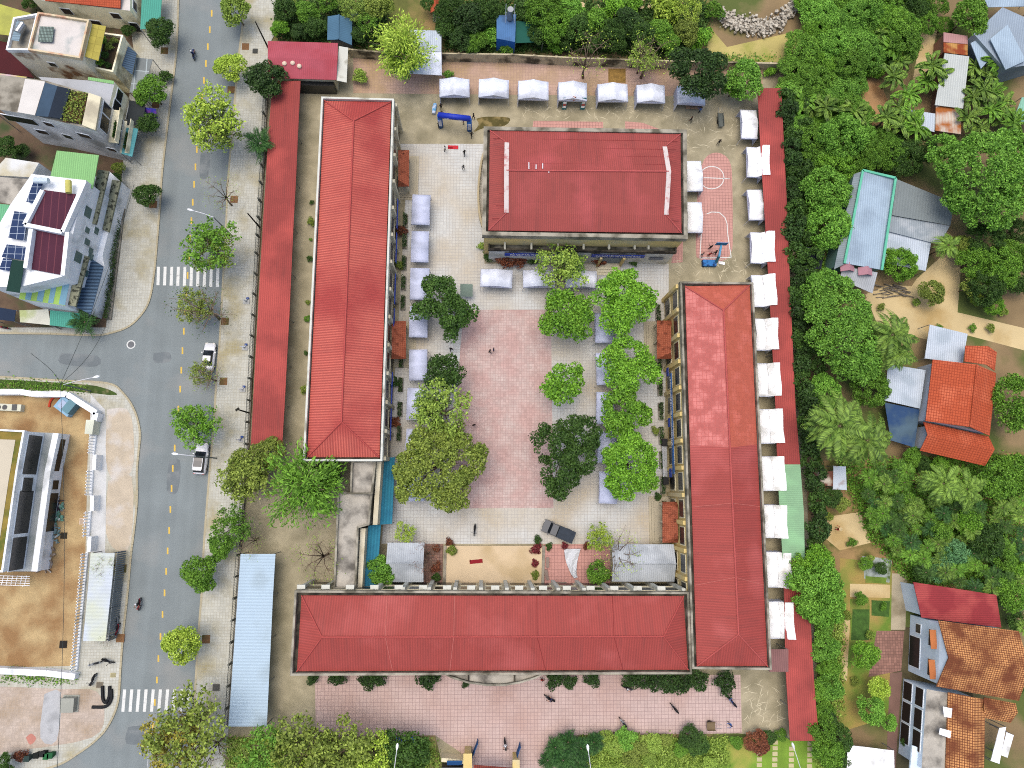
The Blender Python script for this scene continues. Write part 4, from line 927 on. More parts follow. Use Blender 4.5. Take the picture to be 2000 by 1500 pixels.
p = P(930, 1096); t = thing('carpet_strip', 'dark red cloth strip lying on the cream stage', 'cloth', tuple(p)); b = B(); b.box((p.x, p.y, .45), (1.9, .55, .05), R(6)); b.build('cloth', M('dark_red_cloth', (170, 36, 40)), t); b = B(); b.tube([(p.x - .9, p.y - .1, .5), (p.x - .9, p.y + .25, .5)], .07, 8); b.build('rolled_edge', M('darker_red', (120, 20, 26)), t)
# ================================================================== vehicles
m_carw = M('white_car_paint', (240, 242, 244), var=.01, fine=0, rough=.25, spec=.5)
m_glass = M('car_glass', (28, 32, 38), var=.02, fine=0, rough=.1, spec=.6)
m_rim = M('alloy', (170, 172, 176), rough=.3, metal=.6)
m_light = M('lamp_lens', (230, 226, 214), rough=.2); m_tail = M('tail_lens', (170, 30, 30), rough=.2)
def car(name, label, loc, rz, L, W, paint, suv=False, roofm=None):
    "front towards +y"
    t = thing(name, label, 'car'); hl, hw = L / 2, W / 2
    zb = .95 if suv else .86
    def loft(secs, m):
        b = B(); n = len(secs[0]); vs = [v for s_ in secs for v in s_]
        fs = [[i * n + k, i * n + (k + 1) % n, (i + 1) * n + (k + 1) % n, (i + 1) * n + k] for i in range(len(secs) - 1) for k in range(n)]
        fs += [list(range(n))[::-1], [(len(secs) - 1) * n + k for k in range(n)]]
        return b.add(vs, fs, 0)
    def sec(y, w_, z0, z1, cr=.12):
        return [Vector(v) for v in ((-w_, y, z0), (w_, y, z0), (w_ + .03, y, (z0 + z1) / 2), (w_ - cr * .4, y, z1 - cr * .4), (w_ - cr * 1.6, y, z1), (-w_ + cr * 1.6, y, z1), (-w_ + cr * .4, y, z1 - cr * .4), (-w_ - .03, y, (z0 + z1) / 2))]
    prof = [(-hl, .74, .38, zb - .22), (-hl + .12, .88, .28, zb - .06), (-hl + .55, .97, .24, zb), (-.3 * hl, 1, .24, zb), (.25 * hl, 1, .24, zb), (.62 * hl, .97, .24, zb - .06), (hl - .35, .92, .24, zb - .16), (hl - .08, .8, .3, zb - .28), (hl, .66, .4, zb - .4)]
    loft([sec(y, hw * k, z0, z1) for y, k, z0, z1 in prof], 0).build('body', paint, t, True)
    rr = (-hl + (.25 if suv else .85), .34 * hl); rt = 1.62 if suv else 1.42
    cab = [(rr[0], .80, zb - .05, zb + .02), (rr[0] + (.35 if suv else .6), .76, zb - .05, rt - .02), (-.15 * hl, .78, zb - .05, rt + .03), (.02 * hl, .77, zb - .05, rt), (rr[1] + .25, .80, zb - .05, zb + .02)]
    loft([sec(y, hw * k, z0, z1, .1) for y, k, z0, z1 in cab], 0).build('cabin', m_glass, t)
    y0, y1 = cab[1][0], cab[3][0]
    b = B(); b.sheet([[Vector((-hw * .64, y0 + .02, rt + .005)), Vector((hw * .64, y0 + .02, rt + .005)), Vector((hw * .65, -.15 * hl, rt + .055)), Vector((-hw * .65, -.15 * hl, rt + .055))], [Vector((-hw * .65, -.15 * hl, rt + .055)), Vector((hw * .65, -.15 * hl, rt + .055)), Vector((hw * .64, y1 + .04, rt + .025)), Vector((-hw * .64, y1 + .04, rt + .025))]], .05); b.build('roof', roofm or paint, t)
    if roofm:
        b = B(); b.box((0, y0 + .2, rt + .035), (W * .66, .5, .04)); b.build('spoiler', paint, t)
        for s_ in (-1, 1): b = B(); b.tube([(s_ * hw * .7, y0 + .1, rt + .05), (s_ * hw * .7, y1, rt + .05)], .05); b.build('roof_rail', paint, t)
    for s_ in (-1, 1):
        for y in (-.6 * hl, .62 * hl):
            b = B(); b.tube([(s_ * (hw - .2), y, .33), (s_ * (hw + .01), y, .33)], .33, 16); wh = b.build('wheel', m_blk, t)
            b = B(); b.tube([(s_ * (hw - .02), y, .33), (s_ * (hw + .02), y, .33)], .2, 12); b.build('rim', m_rim, wh)
        b = B(); b.box((s_ * (hw + .1), .3 * hl, zb + .02), (.2, .12, .14)); b.build('mirror', paint, t)
        b = B(); b.box((s_ * hw * .62, hl - .1, zb - .3), (.34, .18, .12), s_ * -.3); b.build('headlight', m_light, t)
        b = B(); b.box((s_ * hw * .68, -hl + .07, zb - .18), (.34, .12, .14)); b.build('tail_light', m_tail, t)
    t.location = loc; t.rotation_euler.z = rz
    return t
p = P(411, 699); car('parked_car', 'white sedan parked at the kerb near a nearly bare street tree', (p.x, p.y, .01), R(-3) + .02, 4.4, 1.75, m_carw)
p = P(396, 896); car('parked_car', 'white car with black roof and glass parked under green branches', (p.x, p.y, .01), R(-4) + .02, 4.6, 1.85, m_carw, True, m_glass)
# dark pickup truck with covered bed
t = thing('pickup_truck', 'dark grey pickup truck with covered bed parked by the stage', 'truck')
m_dkcar = M('dark_grey_paint', (52, 60, 70), var=.05, rough=.35, spec=.5); m_tarp = M('dark_tarp', (58, 66, 76), var=.15, vs=2)
b = B(); b.box((-.2, 0, .62), (4.9, 1.8, .55)); b.box((1.75, 0, .98), (1.0, 1.7, .3)); b.build('body', m_dkcar, t)
b = B(); hw = .82; b.add([(.0, -hw, .9), (1.45, -hw, .9), (.98, -hw * .88, 1.72), (.1, -hw * .88, 1.74), (.0, hw, .9), (1.45, hw, .9), (.98, hw * .88, 1.72), (.1, hw * .88, 1.74)], [[0, 1, 2, 3], [4, 7, 6, 5], [3, 2, 6, 7], [0, 3, 7, 4], [1, 5, 6, 2], [0, 4, 5, 1]]); b.build('cabin', m_glass, t)
b = B(); b.box((.52, 0, 1.76), (.92, 1.42, .05)); b.build('roof', m_dkcar, t)
b = B(); f = []
for k in range(6):
    u0, u1 = k / 6, (k + 1) / 6; zz = lambda u: 1.5 + .13 * math.sin(math.pi * u)
    f.append([Vector((-2.6, lerp(-.9, .9, u0), zz(u0))), Vector((-.1, lerp(-.9, .9, u0), zz(u0) + .05)), Vector((-.1, lerp(-.9, .9, u1), zz(u1) + .05)), Vector((-2.6, lerp(-.9, .9, u1), zz(u1)))])
b.sheet(f, .6); b.build('bed_cover', m_tarp, t)
for x in (1.5, -1.7):
    for s_ in (-1, 1): b = B(); b.tube([(x, s_ * .7, .36), (x, s_ * .93, .36)], .36, 14); b.build('wheel', m_blk, t)
for s_ in (-1, 1): b = B(); b.box((2.26, s_ * .6, .85), (.06, .35, .2)); b.build('headlight', m_light, t)
for s_ in (-1, 1): b = B(); b.box((1.15, s_ * 1.0, 1.1), (.12, .22, .2)); b.build('mirror', m_dkcar, t)
p = P(1087, 1036); t.location = (p.x, p.y, .02); t.rotation_euler.z = R(180 - 23)
# motorbikes ---------------------------------------------------------
def bike_proto(paint):
    t = thing('motorbike', 'x', 'motorbike')      # front +y
    for y in (-.62, .62):
        b = B(); n = 16; 
        pts = [(0, y + .27 * math.cos(a), .29 + .27 * math.sin(a)) for a in np.linspace(0, 2 * math.pi, n + 1)]; b.tube(pts, .055, 6, 0, False); wh = b.build('wheel', m_blk, t)
        b = B(); b.tube([(-.05, y, .29), (.05, y, .29)], .17, 10); b.build('rim', m_rim, wh)
    b = B(); b.tube([(0, -.85, .72), (0, -.5, .66), (0, -.1, .5), (0, .25, .55), (0, .48, .85)], [.08, .17, .16, .13, .1], 8); b.build('body', paint, t, True)
    b = B(); b.tube([(0, -.72, .8), (0, -.3, .82), (0, .05, .74)], [.1, .14, .08], 8); b.build('seat', m_blk, t, True)
    b = B(); b.tube([(-.34, .36, 1.02), (-.1, .45, .98), (.1, .45, .98), (.34, .36, 1.02)], .022, 6); b.tube([(0, .46, .98), (0, .62, .3)], .035, 6); b.build('handlebar', m_blk, t)
    b = B(); b.box((0, .6, .78), (.22, .18, .3)); b.build('front_shield', paint, t)
    b = B(); b.tube([(0, .7, .86), (0, .72, .86)], .08, 10); b.build('headlight', m_light, t)
    for s_ in (-1, 1): b = B(); b.tube([(s_ * .3, .4, 1.03), (s_ * .36, .38, 1.2)], [.012, .05], 6); b.build('mirror', m_blk, t)
    return t
bp = {k: bike_proto(M(n_, c_, rough=.3)) for k, n_, c_ in (('r', 'red_bike', (130, 24, 40)), ('k', 'black_bike', (30, 32, 38)), ('b', 'blue_bike', (50, 70, 120)), ('w', 'silver_bike', (150, 155, 160)))}
bu = set()
def bike(k, px, py, ang, label, group=None):
    p = P(px, py, .4); z = 0.013 if px > 340 and px < 410 or py < 1200 and px < 300 else .13 if px < 340 else .015
    z = {'road': .009}.get(group, z)
    if k not in bu: bu.add(k); t = bp[k]; t.location = (p.x, p.y, z); t.rotation_euler.z = R(ang); t['label'] = label
    else: t = dup(bp[k], (p.x, p.y, z), R(ang), 1, label)
    t['group'] = 'motorbikes'
    return p
# ================================================================== people
def skin_mesh(name, joints, edges, mats, matf):
    "one continuous body grown over a skeleton"
    me = bpy.data.meshes.new(name); names = list(joints); ix = {n: i for i, n in enumerate(names)}
    me.from_pydata([joints[n][:3] for n in names], [(ix[a], ix[c_]) for a, c_ in edges], [])
    o = bpy.data.objects.new('tmp', me); COL.objects.link(o)
    m1 = o.modifiers.new('s', 'SKIN'); sv = me.skin_vertices[0]
    for n in names:
        d = sv.data[ix[n]]; r_ = joints[n][3]; d.radius = r_ if hasattr(r_, '__len__') else (r_, r_); d.use_root = n == 'pelvis'
    m1.use_smooth_shade = True; m2 = o.modifiers.new('u', 'SUBSURF'); m2.levels = 1; m2.render_levels = 1
    bpy.context.view_layer.update()
    r = bpy.data.meshes.new_from_object(o.evaluated_get(bpy.context.evaluated_depsgraph_get())); bpy.data.objects.remove(o)
    r.name = name; r.materials.clear()
    for m in mats: r.materials.append(m)
    for p_ in r.polygons: p_.material_index = matf(p_.center)
    return r
def person_mesh(pose, shirt, legs):
    skin = M('skin', (190, 140, 110), var=.05, rough=.6)
    J = {'pelvis': (0, 0, .93, (.15, .11)), 'waist': (0, .0, 1.08, (.14, .1)), 'chest': (0, 0, 1.3, (.17, .115)), 'neck': (0, .01, 1.47, .058), 'jaw': (0, .03, 1.55, (.065, .075)), 'head': (0, .02, 1.63, (.078, .095)), 'crown': (0, 0, 1.70, (.06, .075)), 'nose': (0, .115, 1.6, .014)}
    E = [('pelvis', 'waist'), ('waist', 'chest'), ('chest', 'neck'), ('neck', 'jaw'), ('jaw', 'head'), ('head', 'crown'), ('head', 'nose')]
    for s_, n in ((-1, 'l'), (1, 'r')):
        st = .12 * s_ if pose == 'stand' else .0
        if pose == 'ride': hip, knee, ank, toe = (s_ * .11, .02, .88), (s_ * .2, .42, .78), (s_ * .2, .3, .34), (s_ * .2, .44, .3)
        elif pose == 'walk': hip, knee, ank, toe = (s_ * .1, 0, .86), (s_ * .11, .16 * s_, .49), (s_ * .11, .18 * s_ - .08, .09), (s_ * .12, .18 * s_ + .08, .04)
        else: hip, knee, ank, toe = (s_ * .1, 0, .86), (s_ * .13, .03, .49), (s_ * .14, -.02, .09), (s_ * .16, .14, .04)
        for k, v, r_ in (('hip', hip, .095), ('knee', knee, .062), ('ank', ank, .042), ('toe', toe, (.045, .03))): J[k + n] = (*v, r_)
        E += [('pelvis', 'hip' + n), ('hip' + n, 'knee' + n), ('knee' + n, 'ank' + n), ('ank' + n, 'toe' + n)]
        if pose == 'ride': sh, el, wr, da = (s_ * .19, .02, 1.4), (s_ * .3, .22, 1.2), (s_ * .32, .46, 1.1), (0, 1, -.2)
        elif pose == 'walk': sh, el, wr, da = (s_ * .19, 0, 1.4), (s_ * .26, -.1 * s_, 1.14), (s_ * .27, -.06 * s_ + .14, .92), (0, .5, -.8)
        elif pose == 'reach': sh, el, wr, da = (s_ * .19, .02, 1.4), (s_ * .32, .2, 1.28), (s_ * .3, .46, 1.34), (0, 1, .1)
        else: sh, el, wr, da = (s_ * .19, 0, 1.4), (s_ * .28, -.03, 1.14), (s_ * .31, .05, .9), (0, .2, -1)
        J['sh' + n] = (*sh, .062); J['el' + n] = (*el, .045); J['wr' + n] = (*wr, .03)
        E += [('chest', 'sh' + n), ('sh' + n, 'el' + n), ('el' + n, 'wr' + n)]
        wv = Vector(wr); dv_ = Vector(da).normalized(); sv_ = Vector((1, 0, 0))
        J['pm' + n] = (*(wv + dv_ * .07), (.036, .018)); E.append(('wr' + n, 'pm' + n))
        for k, off, ln in ((0, -.03, .065), (1, -.01, .08), (2, .01, .075), (3, .03, .055)):
            a = wv + dv_ * .1 + sv_ * off; c_ = a + dv_ * ln + Vector((0, 0, -.02)); J[f'f{k}{n}'] = (*a, .009); J[f'g{k}{n}'] = (*c_, .007); E += [('pm' + n, f'f{k}{n}'), (f'f{k}{n}', f'g{k}{n}')]
        th = wv + dv_ * .05 - sv_ * (.05 * s_); J['th' + n] = (*th, .01); E.append(('wr' + n, 'th' + n))
    def mf(c_):
        if c_.z > 1.47 or (abs(c_.x) > .24 and c_.z < 1.32 and pose != 'walk') or (abs(c_.x) > .235 and c_.z < 1.1): return 0
        if c_.z > .93 and (c_.y < .3 or c_.z > 1): return 1
        if c_.z < .07: return 3
        return 2
    return skin_mesh('body', J, E, [skin, shirt, legs, m_blk], mf)
shirts = {'black': M('black_cloth', (26, 26, 30)), 'navy': M('navy_shirt', (40, 52, 96)), 'white': M('white_shirt', (226, 228, 230)), 'red': M('red_shirt', (170, 40, 44)), 'blue': M('blue_shirt', (60, 110, 180)), 'grey': M('grey_shirt', (110, 114, 120))}
m_trou = M('dark_trousers', (34, 36, 44))
PMESH = {}
def person(px, py, ang, pose, shirt, label, z=.015, hat=None, lift=0.0, group=None):
    if (pose, shirt) not in PMESH: PMESH[(pose, shirt)] = person_mesh(pose, shirts[shirt], m_trou)
    p = P(px, py, .9); o = bpy.data.objects.new('person', PMESH[(pose, shirt)]); COL.objects.link(o); o.location = (p.x, p.y, z + lift); o.rotation_euler.z = R(ang)
    tag(o, label, 'person', group)
    if 'hair' not in PMESH:
        b = B(); b.lathe((0, -.005, 1.60), [(.085, 0), (.1, .05), (.096, .1), (.06, .15), (.01, .165)], 10); h = b.build('hair', M('black_hair', (22, 18, 16))); PMESH['hair'] = h.data; bpy.data.objects.remove(h)
        b = B(); b.lathe((0, 0, 1.60), [(.125, 0), (.14, .06), (.125, .13), (.07, .18), (.01, .195)], 12); h = b.build('helmet', M('white_helmet', (222, 224, 228), rough=.3)); PMESH['helmet'] = h.data; bpy.data.objects.remove(h)
        b = B(); b.lathe((0, 0, 1.66), [(.28, 0), (.14, .1), (.01, .2)], 16); h = b.build('hat', M('straw_hat', (222, 200, 150))); PMESH['hat'] = h.data; bpy.data.objects.remove(h)
    k = hat or 'hair'; h = bpy.data.objects.new(k, PMESH[k]); COL.objects.link(h); h.parent = o
    return o
def rider(k, px, py, ang, shirt, label, blabel, hat='helmet', z=.015):
    p = P(px, py, .8); 
    if k not in bu: bu.add(k); t = bp[k]; t.location = (p.x, p.y, z); t.rotation_euler.z = R(ang); t['label'] = blabel
    else: t = dup(bp[k], (p.x, p.y, z), R(ang), 1, blabel)
    t['group'] = 'motorbikes'
    a = R(ang); o = person(px, py, ang, 'ride', shirt, label, z, hat); o.location = (p.x + math.sin(a) * .18, p.y - math.cos(a) * .18, z - .02)
rider('b', 377, 104, 4, 'navy', 'rider in navy with a white helmet on the upper street', 'blue motorbike riding on the upper street')
rider('r', 270, 1181, 176, 'black', 'rider in black on the red motorbike, lower street', 'red motorbike riding down the lower street near the bike shelter')
rider('k', 358, 818, 170, 'grey', 'rider in grey at the edge of a green street tree crown', 'black motorbike half under a green street tree crown')
rider('k', 987, 1456, 188, 'white', 'rider in white between the blue gate leaves', 'black motorbike between the blue gate leaves')
rider('k', 1074, 1365, 62, 'navy', 'rider in navy on the forecourt below the wing balcony', 'black motorbike crossing the forecourt below the wing balcony', 'hair')
rider('k', 1226, 1344, 250, 'black', 'rider in black on the forecourt close to the dark shrubs', 'dark motorbike on the forecourt close to the dark shrubs')
bike('k', 927, 1035, 175, 'black motorbike parked alone on the pale tiles near the stage')
bike('k', 1317, 1383, 40, 'dark motorbike parked alone in the middle of the right forecourt')
bike('k', 212, 1290, 250, 'red-brown motorbike parked beyond the bike shelter end'); bike('r', 210, 1289, 62, 'red motorbike parked below the white bike shelter') if False else None
bike('r', 231, 1229, 170, 'red motorbike parked by a small bare tree beside the white bike shelter')
bike('w', 187, 1295, 105, 'silver motorbike parked beside the red-brown one below the bike shelter')
bike('k', 183, 1327, 160, 'black motorbike parked above the curled black pipes')
bike('w', 230, 1216, 176, 'silver motorbike parked in the shade beside the white bike shelter')
bike('r', 8, 640, 80, 'red motorbike parked at the left edge below the green house')
bike('b', 1430, 1371, 40, 'blue and red motorbike parked at the right end of the forecourt')
bike('w', 1217, 1411, 40, 'small grey motorbike near the hedge below the forecourt')
person(861, 208, 20, 'stand', 'black', 'person in black at the upper left foot of the arch'); person(862, 222, 200, 'reach', 'black', 'person in black behind the left top corner of the arch')
person(857, 244, 20, 'walk', 'black', 'person in black at the lower left leg of the arch'); person(905, 236, 100, 'stand', 'navy', 'person in navy inside the arch'); person(925, 227, 300, 'walk', 'black', 'person in black just right of the arch corner'); person(921, 263, 20, 'walk', 'black', 'person in black below the right leg of the arch')
person(907, 298, 30, 'walk', 'black', 'person in black on the tiles right of the red cloth'); person(905, 327, 10, 'stand', 'grey', 'person in grey standing below the red cloth'); person(869, 290, 60, 'stand', 'white', 'person in white at the left end of the red cloth')
person(957, 686, 80, 'walk', 'black', 'person in black on the pink paving, left of the pair'); person(964, 683, 260, 'stand', 'navy', 'person in navy on the pink paving, right of the pair'); person(881, 682, 0, 'walk', 'black', 'person in black beside the round dark courtyard tree'); person(926, 830, 20, 'stand', 'black', 'person in black alone right of the airy courtyard tree')
person(1405, 277, 330, 'walk', 'black', 'person in black walking on the yard below the hand cart'); person(1368, 215, 40, 'reach', 'blue', 'person in blue at the tent under the dark tree'); person(1350, 233, 70, 'walk', 'black', 'person in black pushing things below the last back-row tent')
person(1372, 497, 50, 'walk', 'grey', 'person in grey left on the basketball court'); person(1388, 483, 10, 'reach', 'black', 'person in black, upper of the pair on the court'); person(1386, 497, 10, 'stand', 'red', 'person in red trousers top, lower of the pair on the court'); person(1398, 493, 90, 'walk', 'black', 'person in black next to the basketball stand')
person(1059, 1327, 0, 'stand', 'red', 'person in red beside the shrubs under the wing balcony'); person(815, 1443, 40, 'stand', 'black', 'person in black beside the blue slide at the dark tree'); person(1426, 1415, 90, 'reach', 'blue', 'person in blue pulling the small trailer on the forecourt'); person(1637, 1033, 60, 'reach', 'red', 'person in red working in the grove clearing', 0.02, 'hat'); person(1425, 1364, 30, 'stand', 'blue', 'person in blue at the right end of the forecourt')
# hand cart and trailer
def cart(px, py, ang, l, w_, label, m):
    p = P(px, py); t = thing('hand_cart', label, 'cart'); b = B(); b.box((0, 0, .6), (w_, l, .08)); 
    for s_ in (-1, 1): b.box((s_ * w_ / 2, 0, .78), (.05, l, .3)); 
    b.build('tray', m, t)
    for s_ in (-1, 1): b = B(); b.tube([(s_ * w_ / 2 - .04, -.1, .3), (s_ * w_ / 2 + .06, -.1, .3)], .3, 14); b.build('wheel', m_blk, t); b = B(); b.tube([(s_ * .3, l / 2, .65), (s_ * .28, l / 2 + .9, .85)], .03); b.build('handle', m_steel, t)
    t.location = (p.x, p.y, .01); t.rotation_euler.z = R(ang)
cart(1405, 238, 2, 2.3, .85, 'long grey hand cart standing in the yard right of the tents', M('cart_grey', (104, 110, 104))); cart(1386, 1415, -90, 1.2, 1.1, 'small brown trailer on the forecourt', M('cart_brown', (130, 112, 84)))
# ================================================================== basketball stand
t = thing('basketball_stand', 'light blue basketball stand with cranked arm on the pink court', 'basketball hoop', tuple(P(1396, 515)))
mb = M('sky_blue_steel', (96, 170, 210), rough=.5); a = P(1393, 516, 0); c_ = P(1405, 501, 2.2); d_ = P(1409, 478, 3.0)
b = B(); b.box((a.x - .8, a.y, .35), (2.2, 1.0, .7)); b.build('base', M('hoop_base', (60, 130, 200), c2=(30, 60, 110), c2s=2), t)
b = B(); b.bar(a + Vector((.3, 0, .6)), c_, .35, .3); b.build('post', M('teal_steel', (60, 120, 140)), t); b = B(); b.bar(c_, d_, .3, .25); b.build('arm', mb, t)
b = B(); b.box((d_.x, d_.y + .1, 3.1), (1.8, .08, 1.1), 0, 0, 0); bb = b.build('backboard', M('hoop_board', (60, 130, 180)), t)
b = B(); b.tube([(d_.x + .23 * math.cos(q_), d_.y + .45 + .23 * math.sin(q_), 3.02) for q_ in np.linspace(0, 2 * math.pi, 17)], .02, 5, 0, False); b.build('rim', M('rim_orange', (210, 90, 50)), bb)
b = B(); p = P(1409, 514); b.box((p.x, p.y, .08), (1.0, .45, .14), R(-12)); o = b.build('white_box', m_tw); tag(o, 'flat white box beside the basketball stand base', 'box')
# lamps along the street ------------------------------------------------
def lamp(name, label, base, head, zh=8.5, heads='h'):
    t = thing('street_lamp', label, 'street lamp', (base.x, base.y, 0), group='street lamps')
    top = Vector((base.x, base.y, zh - .6))
    b = B(); b.tube([(base.x, base.y, 0), (base.x, base.y, 4), top], [.11, .085, .06], 8); b.build('pole', M('lamp_pole', (120, 130, 126)), t)
    hd = Vector((head.x, head.y, zh)); d_ = (hd - top); d_.z = 0; d_.normalize()
    b = B(); b.tube([top, lerp(top, hd, .4) + Vector((0, 0, .25)), hd], [.055, .05, .045], 6); b.build('arm', m_pole, t)
    b = B(); b.tube([hd - d_ * .1, hd + d_ * .25, hd + d_ * .6, hd + d_ * .8], [.06, .17, .17, .05], 8); b.build('lamp_head', m_tw, t)
def lampP(label, hx, hy, bx, by, zh=8.5): lamp('l', label, P(bx, by, 0), P(hx, hy, zh), zh)
lampP('street lamp with a wide white head reaching over the upper street', 376, 411, 455, 462); lampP('street lamp with thin white arm above the black-roofed car', 347, 887, 424, 895)
lampP('street lamp among cables at the weedy junction corner', 183, 737, 178, 764, 7.5); lampP('white street lamp over the dark tree at the bottom edge', 775, 1464, 776, 1452 - 0 + 60, 7.5); lampP('white street lamp over the dark palms at the bottom edge', 1149, 1466, 1146, 1520, 7.5)
lampP('white street lamp over the lawn near the red shelter end', 1551, 1462, 1541, 1530, 7.5); lampP('street lamp with white head among yellow-green leaves at the bottom', 290, 1462, 340, 1470, 8)
def pole(label, px, py, h_=6.5, cross=0):
    p = P(px, py); t = thing('wooden_pole', label, 'pole', (p.x, p.y, 0), group='dark poles along the school fence'); b = B(); b.tube([(p.x, p.y, 0), (p.x, p.y, h_)], [.14, .09], 8); b.build('post', M('dark_pole', (44, 44, 34)), t)
    if cross: b = B(); b.box((p.x, p.y, h_ - .1), (.6, .3, .12), R(40)); b.build('crossarm', M('dark_pole', (44, 44, 34)), t)
pole('dark leaning-looking pole in front of the pink-roofed gatehouse', 524, 94, 6.5); pole('dark plain pole beside the middle of the street fence', 509, 446, 6); pole('dark pole with a square top plate near the shelter end', 488, 807, 5.5, 1)
# overhead cables from the junction pole
b = B(); pp = P(178, 764); top = Vector((pp.x, pp.y, 7.6))
for (x, y, z) in ((262, 360, 7.5), (205, 640, 7.5), (112, 1500, 7.5), (60, 690, 6)):
    e_ = P(x, y, z); pts = [lerp(top, e_, u) - Vector((0, 0, 1.2 * math.sin(math.pi * u))) for u in np.linspace(0, 1, 9)]; b = B(); b.tube(pts, .035, 4)
    o = b.build('cable', m_fence); tag(o, {360: 'black overhead cable running up past the solar panel house', 640: 'black overhead cable over the side street corner', 1500: 'black overhead cable over the bare earth yard', 690: 'thin black cable slanting over the side street'}[y], 'cable', 'overhead cables')
# black pipes on the corner pavement
for i, (pts, lb) in enumerate((([(200, 1340), (201, 1365), (207, 1372), (213, 1360), (214, 1340)], 'bundle of black bent pipes, the V-shaped one'), ([(217, 1346), (217, 1366), (206, 1380), (180, 1381)], 'thick black bent pipe reaching left on the corner pavement'))):
    b = B(); b.tube([P(x, y, .3) for x, y in bez(pts, 4)], .22, 8); o = b.build('pipe', m_blk); tag(o, lb, 'pipe', 'black pipes on the pavement')
# bins
for i, (x, y, m_, lb) in enumerate(((80, 1470, (24, 30, 26), 'black bin left of the white-lidded one'), (92, 1467, (40, 42, 40), 'tall dark bin beside the green bins'), (99, 1472, (40, 110, 60), 'green bin in the bottom left bin group'), (107, 1470, (36, 96, 56), 'darker green bin, right end of the bin group'), (62, 1476, (50, 70, 66), 'low grey-green bin at the left end of the group'))):
    p = P(x, y); t = thing('rubbish_bin', lb, 'bin', (p.x, p.y, .13), group='rubbish bins on the corner'); b = B(); b.add([(p.x + sx * w_, p.y + sy * w_, z) for z, w_ in ((.15, .24), (1.1, .34)) for sx, sy in ((-1, -1), (1, -1), (1, 1), (-1, 1))], [[0, 1, 5, 4], [1, 2, 6, 5], [2, 3, 7, 6], [3, 0, 4, 7], [3, 2, 1, 0]]); b.build('tub', M('bin_%d' % i, m_), t)
    b = B(); b.box((p.x, p.y, 1.14), (.74, .74, .07)); b.build('lid', M('bin_%d' % i, m_), t)
# tree-pit covers, small cabinets, drains on pavements
for i, (x, y, s_, m_, lb) in enumerate(((140, 1373, (2.2, 2.3, 1.0), (170, 172, 160), 'grey concrete service box on the lower corner pavement'), (131, 855, (1, 1, .5), (226, 196, 170), 'pinkish box frame with a dark hole on the bare earth'), (222, 1318, (.7, .6, .1), (206, 196, 150), 'small square cover on the corner pavement'), (163, 1018, (.9, .9, .1), (240, 216, 190), 'pale square slab beside the white picket fence'), (126, 1046, (.9, .9, .06), (70, 64, 48), 'dark square pit cover on the yard, upper one'), (125, 1258, (1.0, 1.0, .06), (50, 44, 36), 'dark square pit cover on the yard, lower one'), (196, 1337, (.9, .8, .04), (150, 140, 120), 'brown drain cover beside the black pipes'), (499, 101, (.8, .8, .04), (90, 92, 86), 'dark square drain cover on the upper pavement'), (423, 1342, (.95, .95, .04), (120, 118, 108), 'square drain cover on the lower right pavement'), (482, 590, (1.2, .9, .5), (190, 196, 200), 'grey fitness machine on the pavement, upper one'), (479, 680, (1.1, .9, .5), (196, 204, 216), 'white-based fitness machine on the pavement, middle one'), (475, 762, (1.0, .8, .5), (206, 206, 210), 'white-based fitness machine on the pavement, lower one'), (471, 860, (.8, .7, .5), (90, 96, 130), 'dark blue fitness machine on the pavement near the olive trees'))):
    p = P(x, y); n_ = 'fitness_machine' if 'fitness' in lb else 'cover' if 'cover' in lb else 'service_box'
    t = thing(n_, lb, n_.replace('_', ' '), (p.x, p.y, 0)); z = .14 if not (80 < x < 170 and y < 1300) else .14
    b = B(); b.box((p.x, p.y, z + .04), (s_[0] * (.8 if n_[0] == 'f' else 1), s_[1] * (.8 if n_[0] == 'f' else 1), .1)); 
    if n_ == 'fitness_machine':
        b.build('base', M('grey_plate', (188, 190, 186), var=.1), t); b = B(); b.tube([(p.x, p.y, z), (p.x, p.y, 1.2)], .06); b.tube([(p.x - .4, p.y, 1.2), (p.x + .4, p.y, 1.2)], .045); b.tube([(p.x, p.y, .5), (p.x + .2, p.y + .5, .35)], .06); b.build('frame', M('fit_%d' % i, m_), t); b = B(); b.box((p.x + .2, p.y + .5, .38), (.4, .3, .06)); b.build('seat', M('fit_seat', (50, 80, 150)), t)
    else:
        b.build('slab', M('cov_%d' % i, m_), t); b = B(); b.box((p.x, p.y, z + .05 + max(s_[2], .1) / 2), (s_[0] * .82, s_[1] * .82, max(s_[2] - .06, .05))); b.build('lid', M('cov_%d' % i, m_) if s_[2] > .5 else M('covd_%d' % i, tuple(c_ * .8 for c_ in m_)), t)
